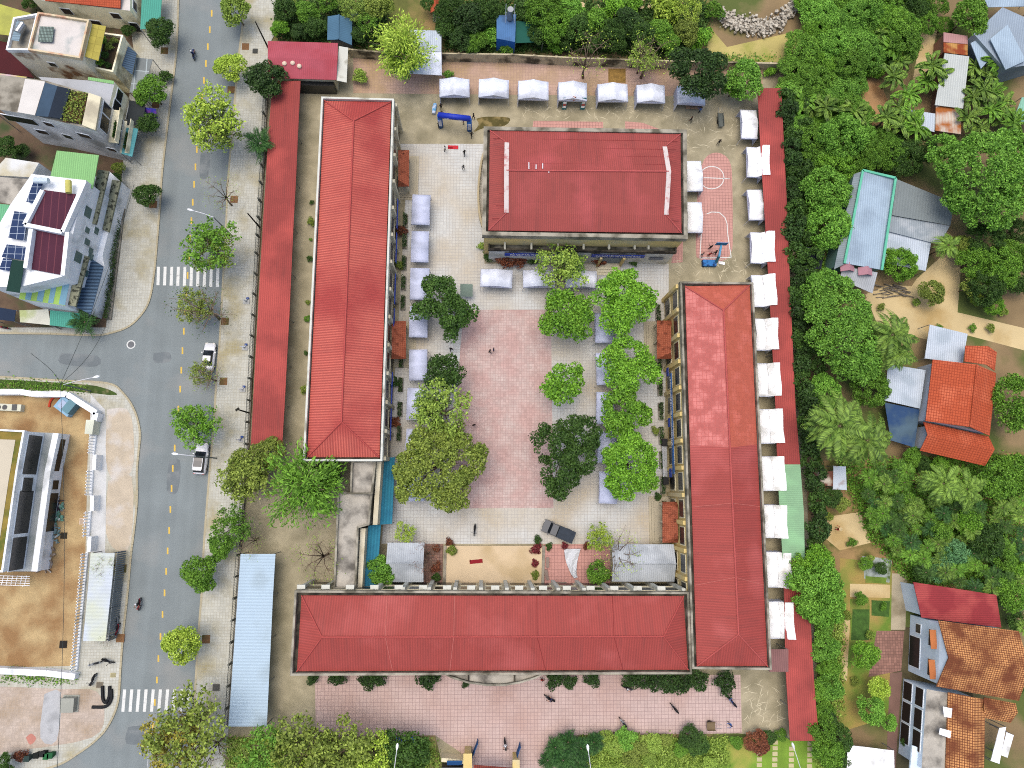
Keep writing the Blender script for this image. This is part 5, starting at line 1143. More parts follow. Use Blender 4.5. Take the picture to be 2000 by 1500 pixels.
# white tarpaulin and benches beside the stage
p = P(1118, 1095); b = B(); n = 14
L_ = bez([(1102, 1072), (1105, 1095), (1115, 1120), (1122, 1130)], 4); R__ = bez([(1134, 1072), (1128, 1095), (1126, 1115), (1128, 1128)], 4); f = []
for k in range(len(L_) - 1):
    for j in range(4):
        def q_(kk, jj): 
            x = lerp(L_[kk][0], R__[kk][0], jj / 4); y = lerp(L_[kk][1], R__[kk][1], jj / 4); return P(x, y, .35 + .18 * math.sin(jj * 2.1 + kk * .9))
        f.append([q_(k, j), q_(k, j + 1), q_(k + 1, j + 1), q_(k + 1, j)])
b.sheet(f, .2); o = b.build('tarpaulin', M('white_tarp', (226, 230, 234), var=.04)); tag(o, 'crumpled white tarpaulin lying on the pink paving right of the stage', 'tarpaulin')
for i, (x, y, rz, lb) in enumerate(((1069, 1098, 90, 'stone bench near the stage edge, upper one'), (1067, 1122, 100, 'stone bench near the stage edge, lower one'), (1096, 1139, 0, 'stone bench below the white tarpaulin'), (1167, 1140, 0, 'dark stone bench left of the wide grey shed'))):
    p = P(x, y); t = thing('stone_bench', lb, 'bench', (p.x, p.y, 0), group='stone benches'); b = B(); b.box((p.x, p.y, .45), (1.5, .45, .09), R(rz)); b.build('seat', M('bench_stone', (150, 132, 120)), t)
    for s_ in (-1, 1): b = B(); b.box((p.x + s_ * .5 * math.cos(R(rz)), p.y + s_ * .5 * math.sin(R(rz)), .2), (.15, .4, .4), R(rz)); b.build('leg', m_gray, t)
p = P(895, 604 - 24); p = P(911, 566, 2.0); t = thing('board', 'grey-green notice board standing beside the three-lobed dark tree', 'notice board', (p.x, p.y, 0)); b = B(); b.box((p.x, p.y, 1.7), (1.9, .1, 2.0), 0, 0, R(-55)); b.build('panel', M('grey_green', (140, 160, 146)), t); b = B(); b.tube([(p.x - .8, p.y, 0), (p.x - .8, p.y, 1.6)], .05); b.build('post', m_steel, t)
p = P(1296, 902); t = thing('scoreboard', 'white slatted panels with black ends leaning below the blue banner', 'panel', (p.x, p.y, 0)); b = B(); b.box((p.x, p.y, .8), (.9, 4.6, .1), 0, 0, 0, R(35)); b.build('panel', M('slats_white', (232, 236, 240), pat='rows', p=(.3, 0), pd=.4), t)
for s_ in (-1, 1): b = B(); b.box((p.x, p.y + s_ * 2.9, .8), (.8, 1.1, .9)); b.build('speaker_box', m_blk, t)
# planter troughs with clipped hedge along the yellow and west wings are built with the plants
p = P(782, 1440); t = thing('play_slide', 'blue and violet play frame half under the dark tree at the bottom', 'slide', (p.x, p.y, 0)); b = B(); b.box((p.x + .3, p.y, .9), (2.2, .9, .12), 0, 0, 0, R(18)); b.build('chute', M('violet_plastic', (90, 90, 210)), t); b = B(); b.box((p.x + 1.9, p.y, 1.2), (1.0, .9, .1)); b.build('platform', M('sky_plastic', (70, 140, 210)), t)
for s_ in (-1, 1): b = B(); b.tube([(p.x + 1.9, p.y + s_ * .4, 0), (p.x + 1.9, p.y + s_ * .4, 1.9)], .05); b.build('post', m_steel, t)
# ================================================================== trees and plants
G = np.random.default_rng(11)
def leaf_mesh(name, cen, nor, size, asp=.55, mat=None, tdir=None):
    "one diamond leaf (or leaf clump) per point: cen (n,3), nor (n,3), size (n,)"
    n = len(cen); nor = nor / np.linalg.norm(nor, axis=1, keepdims=True)
    r = G.normal(size=(n, 3)) if tdir is None else tdir
    t = r - (r * nor).sum(1, keepdims=True) * nor; t /= np.maximum(np.linalg.norm(t, axis=1, keepdims=True), 1e-6)
    b = np.cross(nor, t); s = size[:, None]
    dr = nor * (-.18) * s
    v = np.stack([cen - t * s * .5 + dr, cen + b * s * asp * .5 + nor * .05 * s, cen + t * s * .5 + dr, cen - b * s * asp * .5 + nor * .05 * s], 1).reshape(-1, 3)
    me = bpy.data.meshes.new(name); me.vertices.add(4 * n); me.loops.add(4 * n); me.polygons.add(n)
    me.vertices.foreach_set('co', v.astype(np.float32).ravel()); me.loops.foreach_set('vertex_index', np.arange(4 * n, dtype=np.int32))
    me.polygons.foreach_set('loop_start', np.arange(0, 4 * n, 4, dtype=np.int32))
    try: me.polygons.foreach_set('loop_total', np.full(n, 4, np.int32))
    except Exception: pass
    me.update(calc_edges=True)
    if mat: me.materials.append(mat)
    return me
def sph(n, up=.0):
    v = G.normal(size=(n, 3)); v /= np.linalg.norm(v, axis=1, keepdims=True)
    if up: v[:, 2] = np.abs(v[:, 2]) * (1 - .0) if up > .9 else np.where(v[:, 2] < -.2, -v[:, 2], v[:, 2])
    return v
def clumps(lobes, k, cr, flat=1.0):
    "sub-clump centres spread over the upper surface of lobes [(x, y, z, r)]"
    out = []
    for (x, y, z, r) in lobes:
        m = max(4, int(k * 2 * (r / cr) ** 2)); v = sph(m, .5) * (r - cr * .55) * (0.82 + .25 * G.random((m, 1))); v[:, 2] *= flat
        out.append(np.column_stack([v + (x, y, z), np.full(m, cr) * (.7 + .6 * G.random(m))]))
    c = np.vstack(out)
    keep = np.ones(len(c), bool)
    for i, (x, y, z, r) in enumerate(lobes):
        d = np.linalg.norm((c[:, :3] - (x, y, z)) / (1, 1, flat), axis=1); keep &= d > (r - cr * .55) * .74
    return c[keep]
def crown_mesh(name, lobes, k=1.1, cr=1.0, leaf=.34, dens=34, flat=.8, up=.5, asp=.72):
    cl = clumps(lobes, k, cr, flat); C_ = []; N_ = []
    for (x, y, z, r) in cl:
        m = max(6, int(dens * r * r)); v = sph(m, .5); rr = r * (.72 + .33 * G.random((m, 1)))
        C_.append(v * rr + (x, y, z)); N_.append(v * (1 - up) + np.array((0, 0, up)) + G.normal(size=(m, 3)) * .5)
    C_ = np.vstack(C_); N_ = np.vstack(N_); n = len(C_)
    return leaf_mesh(name, C_, N_, leaf * (.65 + .7 * G.random(n)), asp), cl
def branch_mesh(name, base, forks, r0, mat=None, sub=0, seed=0):
    "tapered trunk from base to a fork point, limbs from there to targets"
    b = B(); base = Vector(base); rr_ = random.Random(seed)
    fk = Vector(forks[0]); mid = lerp(base, fk, .5) + Vector((rr_.uniform(-.1, .1), rr_.uniform(-.1, .1), 0))
    b.tube([base, mid, fk], [r0 * 1.15, r0 * .9, r0 * .8], 8)
    for tg in forks[1:]:
        tg = Vector(tg); m1 = lerp(fk, tg, .5) + Vector((rr_.uniform(-.3, .3), rr_.uniform(-.3, .3), .25))
        b.tube([fk - Vector((0, 0, .1)), m1, tg], [r0 * .5, r0 * .3, r0 * .1], 6)
        for k in range(sub):
            q = lerp(m1, tg, rr_.uniform(0, .8)); L = (tg - fk).length * .45
            e = q + Vector((rr_.uniform(-1, 1), rr_.uniform(-1, 1), rr_.uniform(-.1, .5))) * L
            b.tube([q, lerp(q, e, .5) + Vector((0, 0, .1)), e], [r0 * .18, r0 * .1, r0 * .03], 4, 0, False)
            for _ in range(2 if sub > 3 else 0):
                q2 = lerp(q, e, rr_.uniform(.3, .9)); e2 = q2 + Vector((rr_.uniform(-1, 1), rr_.uniform(-1, 1), rr_.uniform(0, .3))) * L * .5
                b.tube([q2, e2], [r0 * .08, r0 * .02], 3, 0, False)
    o = b.build(name, m_trunk, None, True); me = o.data; bpy.data.objects.remove(o); return me
LEAF = {
 'dark': leafmat('dark_leaves', (44, 78, 26), (82, 116, 46)), 'deep': leafmat('deep_green_leaves', (38, 62, 26), (70, 102, 46)), 'mid': leafmat('mid_leaves', (74, 122, 30), (122, 168, 56)),
 'bright': leafmat('bright_leaves', (80, 138, 28), (138, 190, 60)), 'lime': leafmat('lime_leaves', (134, 174, 40), (188, 212, 86)), 'olive': leafmat('olive_leaves', (94, 118, 36), (156, 174, 78)),
 'airy': leafmat('airy_leaves', (108, 146, 42), (166, 192, 86)), 'fresh': leafmat('fresh_leaves', (80, 136, 36), (138, 192, 74)), 'teal': leafmat('bluish_leaves', (66, 120, 70), (120, 172, 110)), 'palm': leafmat('palm_leaves', (64, 102, 32), (132, 164, 66)),
 'dpalm': leafmat('dark_palm_leaves', (34, 72, 30), (70, 112, 52)), 'rust': leafmat('rusty_leaves', (104, 56, 44), (150, 92, 60)), 'yellow': leafmat('yellow_leaves', (158, 150, 52), (196, 190, 84)), 'crim': leafmat('crimson_leaves', (110, 34, 40), (150, 66, 70))}
PROTO = {}
def proto(kind):
    if kind in PROTO: return PROTO[kind]
    base, var = kind.rstrip('0123456789'), int(kind[len(kind.rstrip('0123456789')):] or 0)
    rs = random.Random(hash(base) % 1 + var * 13 + len(base))
    j = lambda a: rs.uniform(-a, a)
    if base == 'round':      # broad crown, radius about 4
        lob = [(0, 0, 5.2, 3.0)] + [(2.0 * math.cos(a) + j(.5), 2.0 * math.sin(a) + j(.5), 4.7 + j(.5), 1.9 + j(.35)) for a in [i * 2.1 / 1.0 + var for i in range(4)]]
        me, cl = crown_mesh('crown', lob, 1.5, .9, .34, 120); tr = branch_mesh('trunk', (0, 0, 0), [(0, 0, 2.6)] + [(c_[0] * .8, c_[1] * .8, c_[2] - .3) for c_ in cl[::7][:6]], .2, sub=1, seed=var); R0 = 3.9
    elif base == 'dome':     # dense fine-leaved mango dome
        lob = [(0, 0, 4.0, 3.6)] + [(2.2 * math.cos(a) + j(.6), 2.2 * math.sin(a) + j(.6), 3.7 + j(.4), 1.8 + j(.3)) for a in [i * 1.57 + var for i in range(4)]]
        me, cl = crown_mesh('crown', lob, 1.7, .62, .3, 150, .8, .45, .5); tr = branch_mesh('trunk', (0, 0, 0), [(0, 0, 2.0), (1, 0, 4), (-1, .6, 4), (0, -1, 4)], .28, seed=var); R0 = 3.9
    elif base == 'airy':     # street tree, thin foliage with branches showing
        lob = [(2.2 * math.cos(a) * rs.uniform(.6, 1.2), 2.2 * math.sin(a) * rs.uniform(.6, 1.2), 5.2 + j(.8), 1.5 + j(.4)) for a in [i * .9 for i in range(7)]] + [(0, 0, 5.8, 1.6)]
        cl = clumps(lob, .9, .6, .7); C_ = []
        for (x, y, z, r) in cl: m = 22; C_.append(sph(m) * r * (.3 + .8 * G.random((m, 1))) + (x, y, z))
        C_ = np.vstack(C_); me = leaf_mesh('crown', C_, G.normal(size=C_.shape) * .5 + (0, 0, 1), .3 * (.6 + .8 * G.random(len(C_))), .62)
        tr = branch_mesh('trunk', (0, 0, 0), [(j(.3), j(.3), 2.6)] + [(l[0] * 1.15, l[1] * 1.15, l[2]) for l in lob], .17, sub=5, seed=var); R0 = 3.7
    elif base == 'bare':     # nearly leafless
        tg = [(2.6 * math.cos(a) * rs.uniform(.6, 1.2), 2.6 * math.sin(a) * rs.uniform(.6, 1.2), 5.2 + j(1)) for a in [i * .8 for i in range(8)]]
        tr = branch_mesh('trunk', (0, 0, 0), [(j(.3), j(.3), 2.4)] + tg, .16, sub=6, seed=var)
        C_ = np.vstack([np.array(t) + G.normal(size=(26, 3)) * .55 for t in tg]); me = leaf_mesh('crown', C_, G.normal(size=C_.shape) * .4 + (0, 0, 1), .17 * (.6 + .8 * G.random(len(C_))), .6); R0 = 3.3
    elif base == 'feather':  # bamboo-like, fine upright sprays
        C_ = []; T_ = []
        for i in range(70):
            a = rs.uniform(0, 6.28); rr = 2.9 * math.sqrt(rs.random()); top = 7.2 - rr * .9 + j(.6); x, y = rr * math.cos(a), rr * math.sin(a)
            m = 60; u = G.random(m); C_.append(np.column_stack([x * (.4 + .75 * u), y * (.4 + .75 * u), 3.2 + (top - 3.2) * u]) + G.normal(size=(m, 3)) * .28); T_.append(np.tile((math.cos(a), math.sin(a), .5), (m, 1)) + G.normal(size=(m, 3)) * .5)
        C_ = np.vstack(C_); me = leaf_mesh('crown', C_, G.normal(size=C_.shape) * .5 + (0, 0, .8), .36 * (.6 + .8 * G.random(len(C_))), .28, tdir=np.vstack(T_)); tr = branch_mesh('trunk', (0, 0, 0), [(0, 0, 2.2)] + [(1.6 * math.cos(i), 1.6 * math.sin(i), 5.2) for i in range(6)], .18, sub=2, seed=var); R0 = 3.3
    elif base in ('coco', 'areca', 'banana', 'cycad', 'fan'):
        nf, L, h, droop, wl, asp = {'coco': (22, 3.9, 8.0, 1.0, .95, .16), 'areca': (13, 1.7, 3.6, .75, .5, .17), 'banana': (10, 2.1, 2.6, .55, 0, 0), 'cycad': (26, 2.3, 2.2, .5, .5, .2), 'fan': (30, 2.2, 2.0, .35, .6, .22)}[base]
        C_ = []; T_ = []; N_ = []; S_ = []
        for i in range(nf):
            a = i * 2.39996 + j(.25); el = rs.uniform(.05, 1.15) if base != 'banana' else rs.uniform(.2, .9); ll = L * rs.uniform(.75, 1.1); curl = j(.35)
            for u in np.linspace(.08, 1, {'coco': 26, 'areca': 13, 'banana': 9, 'cycad': 15, 'fan': 12}[base]):
                aa = a + curl * u * u; rr = ll * u * (math.cos(el) * .35 + .65); z = h + ll * (math.sin(el) * u - droop * u * u * .75)
                d = np.array((math.cos(aa), math.sin(aa), math.sin(el) - 1.5 * droop * u)); d /= np.linalg.norm(d); side = np.array((-math.sin(aa), math.cos(aa), 0)); p0 = np.array((rr * math.cos(aa), rr * math.sin(aa), z)); nn = np.cross(d, side); nn = nn if nn[2] > 0 else -nn
                if base == 'banana':
                    wd = .62 * math.sin(math.pi * min(1, u * .92 + .05)) ** .6
                    for s_ in (-1, 1): C_.append(p0 + side * s_ * wd * .42); T_.append(d * .6 + side * s_ * .35); N_.append(nn + side * s_ * .45); S_.append(.62)
                else:
                    w_ = wl * (math.sin(math.pi * min(1, .12 + u * .84))) ** .7
                    for s_ in (-1, 1): q = side * s_ * .75 + d * .6 + np.array((0, 0, -.25)); C_.append(p0 + q * w_ * .5); T_.append(q); N_.append(nn + side * s_ * .3 + G.normal(size=3) * .12); S_.append(w_ * 1.15)
        C_ = np.array(C_); me = leaf_mesh('crown', C_, np.array(N_), np.array(S_), asp or .62, tdir=np.array(T_))
        b = B(); b.tube([(0, 0, 0), (.1, .05, h * .5), (0, 0, h)], [{'coco': .2, 'areca': .08, 'banana': .14, 'cycad': .2, 'fan': .16}[base]] * 2 + [.08], 8); o = b.build('trunk', m_trunk, None, True); tr = o.data; bpy.data.objects.remove(o); R0 = L * .98
    elif base == 'shrub':    # low rounded bush
        lob = [(0, 0, .9, 1.0)] + [(.7 * math.cos(a) + j(.2), .7 * math.sin(a) + j(.2), .8 + j(.2), .62 + j(.12)) for a in [i * 1.6 + var for i in range(4)]]
        me, cl = crown_mesh('crown', lob, 1.2, .36, .2, 260, .85, .45); tr = branch_mesh('trunk', (0, 0, 0), [(0, 0, .35), (.4, .1, .9), (-.3, .3, .9), (0, -.4, .9)], .07, seed=var); R0 = 1.3
    elif base == 'hedge':    # tall dark clipped column
        lob = [(0, 0, 2.4, 1.25), (.5, .5, 2.0, .95), (-.5, -.4, 2.1, .95), (.1, -.6, 1.6, .9)]
        me, cl = crown_mesh('crown', lob, 1.2, .42, .24, 210, 1.1, .4); tr = branch_mesh('trunk', (0, 0, 0), [(0, 0, 1.2), (.4, .1, 2), (-.4, .2, 2)], .1, seed=var); R0 = 1.5
    me.name = 'crown'; PROTO[kind] = (me, tr, R0); return PROTO[kind]
HT = {'round': 5, 'dome': 4.5, 'airy': 5.2, 'bare': 5, 'feather': 5, 'coco': 7.5, 'areca': 3.3, 'banana': 2.6, 'cycad': 2, 'fan': 2, 'shrub': 1, 'hedge': 2}
NAMES = {'round': ('broadleaf_tree', 'tree'), 'dome': ('mango_tree', 'tree'), 'airy': ('street_tree', 'tree'), 'bare': ('bare_tree', 'tree'), 'feather': ('feathery_tree', 'tree'), 'coco': ('coconut_palm', 'palm tree'), 'areca': ('areca_palm', 'palm tree'), 'banana': ('banana_plant', 'banana plant'), 'cycad': ('cycad', 'cycad'), 'fan': ('fan_palm', 'palm'), 'shrub': ('shrub', 'bush'), 'hedge': ('hedge_shrub', 'bush')}
def put(kind, px, py, rpx, leaf, label=None, group=None, desc=None, sq=1.0, zs=1.0, z0=.0, stretch=1.0):
    "plant whose crown is centred on the pixel with a radius of rpx photo pixels"
    base = kind.rstrip('0123456789'); me, tr, R0 = proto(kind)
    h_ = HT[base]; r_m = rpx * MPP(px, py, h_); s = r_m / R0; p = P(px, py, min(h_ * s * zs, 9))
    nm, cat = NAMES[base]
    t = thing(nm, label, cat, (p.x, p.y, z0), rnd.uniform(0, 6.28) if stretch == 1 else 0, group)
    t.scale = (s * sq * stretch, s * sq, s * zs)
    if base == 'coco': t.scale.z = min(t.scale.z, 1.15)
    for n, m in (('crown', me), ('trunk', tr)):
        o = bpy.data.objects.new(n, m); COL.objects.link(o); o.parent = t
        if n == 'crown':
            if not m.materials: m.materials.append(LEAF['mid'])
            o.material_slots[0].link = 'OBJECT'; o.material_slots[0].material = LEAF[leaf]
    if label is None: where(t, desc, px, py)
    return t
def big(lobes_px, h, label, leaf, cr=.9, leafs=.34, dens=115, k=1.5, name='broadleaf_tree', flat=.8, fine=False, trunk_px=None):
    "individually shaped tree: lobes as (px, py, r px)"
    L = []
    for (x, y, r, *dz) in lobes_px:
        z = h + (dz[0] if dz else 0); p = P(x, y, z); L.append((p.x, p.y, z, r * MPP(x, y, z)))
    cx = sum(l[0] * l[3] for l in L) / sum(l[3] for l in L); cy = sum(l[1] * l[3] for l in L) / sum(l[3] for l in L)
    if trunk_px: q = P(*trunk_px); cx, cy = q.x, q.y
    t = thing(name, label, 'tree', (cx, cy, 0))
    me, cl = crown_mesh('crown', [(x - cx, y - cy, z, r) for x, y, z, r in L], k, cr, leafs, dens, flat); me.materials.append(LEAF[leaf])
    o = bpy.data.objects.new('crown', me); COL.objects.link(o); o.parent = t
    tr = branch_mesh('trunk', (0, 0, 0), [((L[0][0] - cx) * .1, (L[0][1] - cy) * .1, h * .5)] + [(x - cx, y - cy, z) for x, y, z, r in L] + [tuple(c_[:3] * (.9, .9, .97)) for c_ in cl[::max(1, len(cl) // 8)][:8]], .22, sub=1, seed=len(L))
    o = bpy.data.objects.new('trunk', tr); COL.objects.link(o); o.parent = t
    return t
# ---- courtyard trees
big([(862, 575, 34), (880, 612, 36), (828, 610, 24), (903, 612, 26), (886, 650, 16, -.5), (848, 560, 20)], 5.5, 'dark three-lobed broadleaf tree over the left courtyard tents', 'dark')
big([(866, 722, 30), (880, 735, 26), (853, 738, 24)], 5, 'dark round tree below the three-lobed one in the left courtyard', 'dark')
put('airy1', 866, 800, 64, 'airy', 'airy light tree with visible twigs above the big olive courtyard tree'); put('airy2', 842, 795, 40, 'mid', 'small leafy tree tangled with the airy courtyard tree')
big([(862, 915, 66), (905, 895, 46), (815, 920, 44), (880, 962, 40), (830, 870, 36), (800, 955, 30), (866, 852, 36, -.5), (895, 850, 22, -.6)], 6, 'very large olive green tree at the left end of the courtyard', 'olive', .8, .34, 115, 1.4)
big([(1105, 618, 44), (1130, 635, 30), (1082, 640, 26), (1095, 590, 26), (1135, 600, 20)], 5.5, 'bright green round tree, upper of the inner right courtyard row', 'bright')
big([(1215, 575, 34), (1240, 590, 36), (1180, 575, 26), (1210, 620, 36), (1262, 580, 20), (1200, 540, 18), (1228, 540, 16)], 6, 'bright green spreading tree near the yellow wing, topmost', 'bright')
big([(1225, 695, 40), (1200, 712, 34), (1255, 720, 28), (1220, 735, 34), (1275, 735, 16)], 6, 'bright green spreading tree facing the upper rust porch', 'bright')
big([(1100, 750, 34), (1120, 738, 24), (1078, 755, 24), (1098, 775, 24)], 5, 'smaller green round tree with gaps, middle of the inner right row', 'bright', .85, .38, 90, 1.0)
big([(1085, 870, 46), (1130, 850, 40), (1095, 920, 40), (1130, 895, 36), (1090, 955, 22)], 6, 'large dark green tree at the lower end of the pink paving', 'dark', .75, .3, 150, 1.4)
big([(1215, 800, 40), (1245, 810, 28), (1205, 825, 30)], 5.5, 'bright green tree between spreading tree and the lowest round one', 'bright', .8, .33, 130, 1.4)
big([(1232, 905, 48), (1220, 940, 34), (1255, 930, 30), (1200, 890, 26), (1225, 865, 26)], 6, 'bright dense round tree at the lower right end of the courtyard', 'bright', .7, .31, 150, 1.6)
put('airy3', 1095, 522, 58, 'airy', 'airy tree standing in front of the gym annex banner'); put('airy1', 1110, 520, 36, 'mid', 'leafy green tree among the airy branches before the gym annex')
# ---- street trees, right side of the road
put('round1', 462, 22, 34, 'airy', 'green street tree cut by the top edge of the photo'); put('round2', 450, 135, 32, 'lime', 'small round light green street tree, upper street'); put('round3', 521, 157, 43, 'deep', 'dark dense tree beside the pink-roofed gatehouse')
put('airy1', 415, 232, 66, 'lime', 'wide airy yellow-green street tree on the upper street'); put('airy2', 425, 250, 52, 'airy', 'second thin green street tree tangled into the wide airy one'); put('cycad', 510, 282, 38, 'dpalm', 'dark spiky palm beside the red shelter, upper street')
put('bare1', 432, 378, 40, 'airy', 'leafless thin street tree near the wide-headed street lamp'); put('airy3', 408, 478, 64, 'mid', 'wide green street tree over the upper zebra crossing'); put('airy1', 420, 492, 50, 'airy', 'thin olive street tree mixed into the one over the zebra crossing')
put('bare2', 395, 602, 60, 'dark', 'sparse dark-leaved street tree below the upper zebra crossing'); put('bare3', 400, 735, 40, 'airy', 'nearly bare street tree beside the white sedan'); put('airy2', 383, 830, 50, 'bright', 'light green street tree partly over the black-roofed white car'); put('airy1', 372, 818, 30, 'mid', 'smaller green street tree under the light green one')
put('airy3', 482, 935, 62, 'olive', 'large olive street tree beside the end of the long red shelter'); put('round1', 484, 930, 46, 'olive', 'dense olive tree at the street fence corner'); put('round2', 522, 890, 36, 'olive', 'dense olive tree at the lower tip of the long red shelter')
put('feather1', 592, 950, 88, 'mid', 'large feathery bright green tree left of the link block'); put('round3', 640, 925, 34, 'dark', 'dark tree tucked beside the west wing corner'); put('airy2', 450, 1030, 46, 'mid', 'green street tree above the pale blue roof'); put('round1', 432, 1065, 28, 'mid', 'small bushy green tree near the pale blue roof end'); put('round2', 395, 1118, 38, 'mid', 'round green street tree left of the pale blue roof')
put('bare1', 488, 1055, 34, 'airy', 'bare twiggy tree above the pale blue roof'); put('round3', 357, 1258, 42, 'lime', 'bright round street tree above the lower zebra crossing'); put('airy1', 370, 1425, 84, 'olive', 'large yellow-olive street tree at the lower zebra crossing'); put('airy2', 340, 1455, 70, 'yellow', 'yellowing street tree at the bottom of the street'); put('bare2', 405, 1470, 60, 'olive', 'twiggy street tree right of the yellowing one')
for i, (k, x, y, r, l) in enumerate((('airy3', 520, 1470, 66, 'fresh'), ('airy1', 590, 1462, 76, 'olive'), ('airy2', 668, 1466, 70, 'olive'), ('airy3', 560, 1485, 60, 'lime'), ('airy1', 720, 1480, 56, 'lime'), ('round1', 640, 1490, 46, 'olive'))): put(k, x, y, r, l, desc='yellow-green strip tree')
put('round1', 800, 1472, 52, 'dark', 'dark leafy tree over the play frame at the bottom'); put('bare3', 622, 1090, 56, 'airy', 'bare branching tree left of the link block roof'); put('round2', 742, 1112, 34, 'fresh', 'bushy green tree over the teal awning'); put('airy1', 790, 1040, 24, 'lime', 'small pale tree above the small grey gabled shed'); put('bare1', 830, 1085, 34, 'rust', 'bare reddish tree right of the small grey gabled shed')
put('bare2', 1212, 1085, 50, 'lime', 'bare spreading tree over the wide grey gabled shed'); put('airy2', 1170, 1050, 30, 'lime', 'small pale leafy tree above the wide grey gabled shed'); put('round3', 1168, 1118, 26, 'mid', 'small green tree left of the wide grey gabled shed')
# left pavements
for k, x, y, r, l, lb in (('round1', 313, 62, 31, 'dark', 'dark bushy tree beside the green awning'), ('round2', 297, 182, 34, 'mid', 'leafy green tree on the upper left pavement'), ('round3', 291, 242, 25, 'dark', 'smaller dark tree below the leafy one, upper left pavement'), ('round1', 286, 384, 27, 'dark', 'dark round tree alone on the left pavement'), ('cycad', 168, 630, 34, 'dpalm', 'dark drooping palm at the corner of the solar panel house'), ('bare1', 205, 1108, 26, 'lime', 'thin tree with few leaves over the white bike shelter'), ('bare2', 210, 1246, 22, 'dark', 'bare little tree beside the white bike shelter'), ('shrub1', 324, 150, 14, 'dark', 'low dark shrub on the kerb, upper left pavement'), ('shrub2', 40, 1474, 14, 'rust', 'rusty brown shrub near the rubbish bins'), ('round2', 8, 1490, 24, 'dark', 'dark tree in the bottom left corner')): put(k, x, y, r, l, lb, z0=.13)
# ---- potted and clipped plants round the courtyard
for k, x, y, r, l in (('shrub1', 784, 450, 12, 'rust'), ('shrub2', 780, 518, 10, 'olive'), ('shrub3', 770, 745, 13, 'dark'), ('shrub1', 772, 825, 12, 'rust'), ('shrub2', 1280, 842, 9, 'olive'), ('shrub3', 1284, 970, 9, 'dark'), ('shrub1', 1050, 1055, 9, 'dark'), ('shrub2', 1046, 1072, 12, 'crim'), ('shrub3', 1044, 1100, 9, 'crim'), ('shrub1', 1046, 1122, 9, 'olive'), ('shrub2', 1073, 1067, 8, 'dark'), ('shrub3', 1102, 1066, 8, 'crim'), ('shrub1', 1145, 1067, 8, 'rust'), ('shrub2', 878, 1058, 9, 'rust'), ('shrub3', 882, 1076, 12, 'olive'), ('shrub1', 852, 1072, 8, 'rust'), ('shrub2', 851, 1108, 11, 'rust'), ('shrub3', 852, 1128, 10, 'dark'), ('shrub1', 703, 148, 16, 'airy'), ('shrub2', 875, 145, 10, 'fresh'), ('shrub3', 953, 500, 14, 'dark'), ('shrub2', 940, 480, 9, 'airy'), ('shrub1', 990, 508, 20, 'rust'), ('shrub2', 1015, 506, 18, 'rust'), ('shrub3', 1040, 505, 14, 'dark'), ('shrub1', 1172, 505, 18, 'rust'), ('shrub2', 1238, 511, 10, 'dark')):
    put(k, x, y, r, l, desc={'rust': 'reddish potted shrub', 'crim': 'crimson potted shrub', 'olive': 'olive potted shrub', 'dark': 'dark green potted shrub', 'airy': 'pale green bush', 'fresh': 'fresh green bush'}[l])
for x, y, r in ((612, 1324, 13), (660, 1326, 17), (718, 1324, 20), (740, 1324, 18), (835, 1326, 22), (910, 1336, 8), (1085, 1325, 20), (1112, 1330, 17), (1155, 1322, 18), (1230, 1326, 18), (1255, 1328, 20), (1282, 1330, 22), (1310, 1332, 24), (1340, 1328, 20), (1364, 1330, 22), (1418, 1331, 24)): put('shrub%d' % rnd.randint(1, 3), x, y, r, 'deep', desc='very dark shrub', group='dark shrubs below the south wing')
# clipped hedge troughs at the foot of the wings
def hedge(name, a, c_, w_, h_, leaf, label):
    d = c_ - a; L = d.length; n = int(L * w_ * 130); u = G.random(n); v = (G.random(n) - .5) * w_; d.normalize(); s_ = Vector((-d.y, d.x, 0))
    C_ = np.array([(a + d * (L * u[i]) + s_ * v[i])[:] for i in range(n)]); C_[:, 2] = h_ * (.35 + .65 * G.random(n)); C_ -= np.array((a.x, a.y, 0))
    me = leaf_mesh(name, C_, G.normal(size=C_.shape) * .5 + (0, 0, 1), .2 * (.6 + .8 * G.random(n)), .6, LEAF[leaf]); t = thing('hedge', label, 'hedge', (a.x, a.y, 0)); o = bpy.data.objects.new('foliage', me); COL.objects.link(o); o.parent = t
    b = B(); b.bar(a + Vector((0, 0, .35)), c_ + Vector((0, 0, .35)), w_ + .15, .35); b.build('trough', m_gray, t)
for i in range(9):
    f0 = (.02, .09, .165, .24, .31, .38, .45, .52, .59)[i]; a, c_ = [Vector((lerp(q[0], q[1], f).x, lerp(q[0], q[1], f).y, 0)) + outE * 1.1 for f in (f0, f0 + .05)]; hedge('foliage', a, c_, .6, 1.0, 'deep', f'clipped dark hedge trough at the foot of the yellow wing, {O[i]} from the top')
for i in range(9):
    f0 = (.27, .335, .40, .46, .52, .69, .76, .83, .90)[i]; a, c_ = [Vector((lerp(qw[0], qw[1], f).x, lerp(qw[0], qw[1], f).y, 0)) + outW * 1.3 for f in (f0, f0 + .04)]; hedge('foliage', a, c_, .6, 1.3, 'deep', f'dark hedge trough at the foot of the west wing, {O[i]} from the top')
a, c_ = P(800 - 600 + 10, 640), P(244, 330); hedge('foliage', P(214, 625, 0) + Vector((0, 0, .13)), P(246, 365, 0) + Vector((0, 0, .13)), .7, 1.6, 'deep', 'long dark hedge at the pavement side of the solar panel house')
for i, y in enumerate((395, 432, 468, 505, 590, 622, 690, 760)): put('shrub%d' % (i % 3 + 1), np.interp(y, [380, 770], [610, 594]), y, (5, 9, 4, 7, 6, 8)[i % 6], ('dark', 'olive', 'mid')[i % 3], desc='weedy bush')
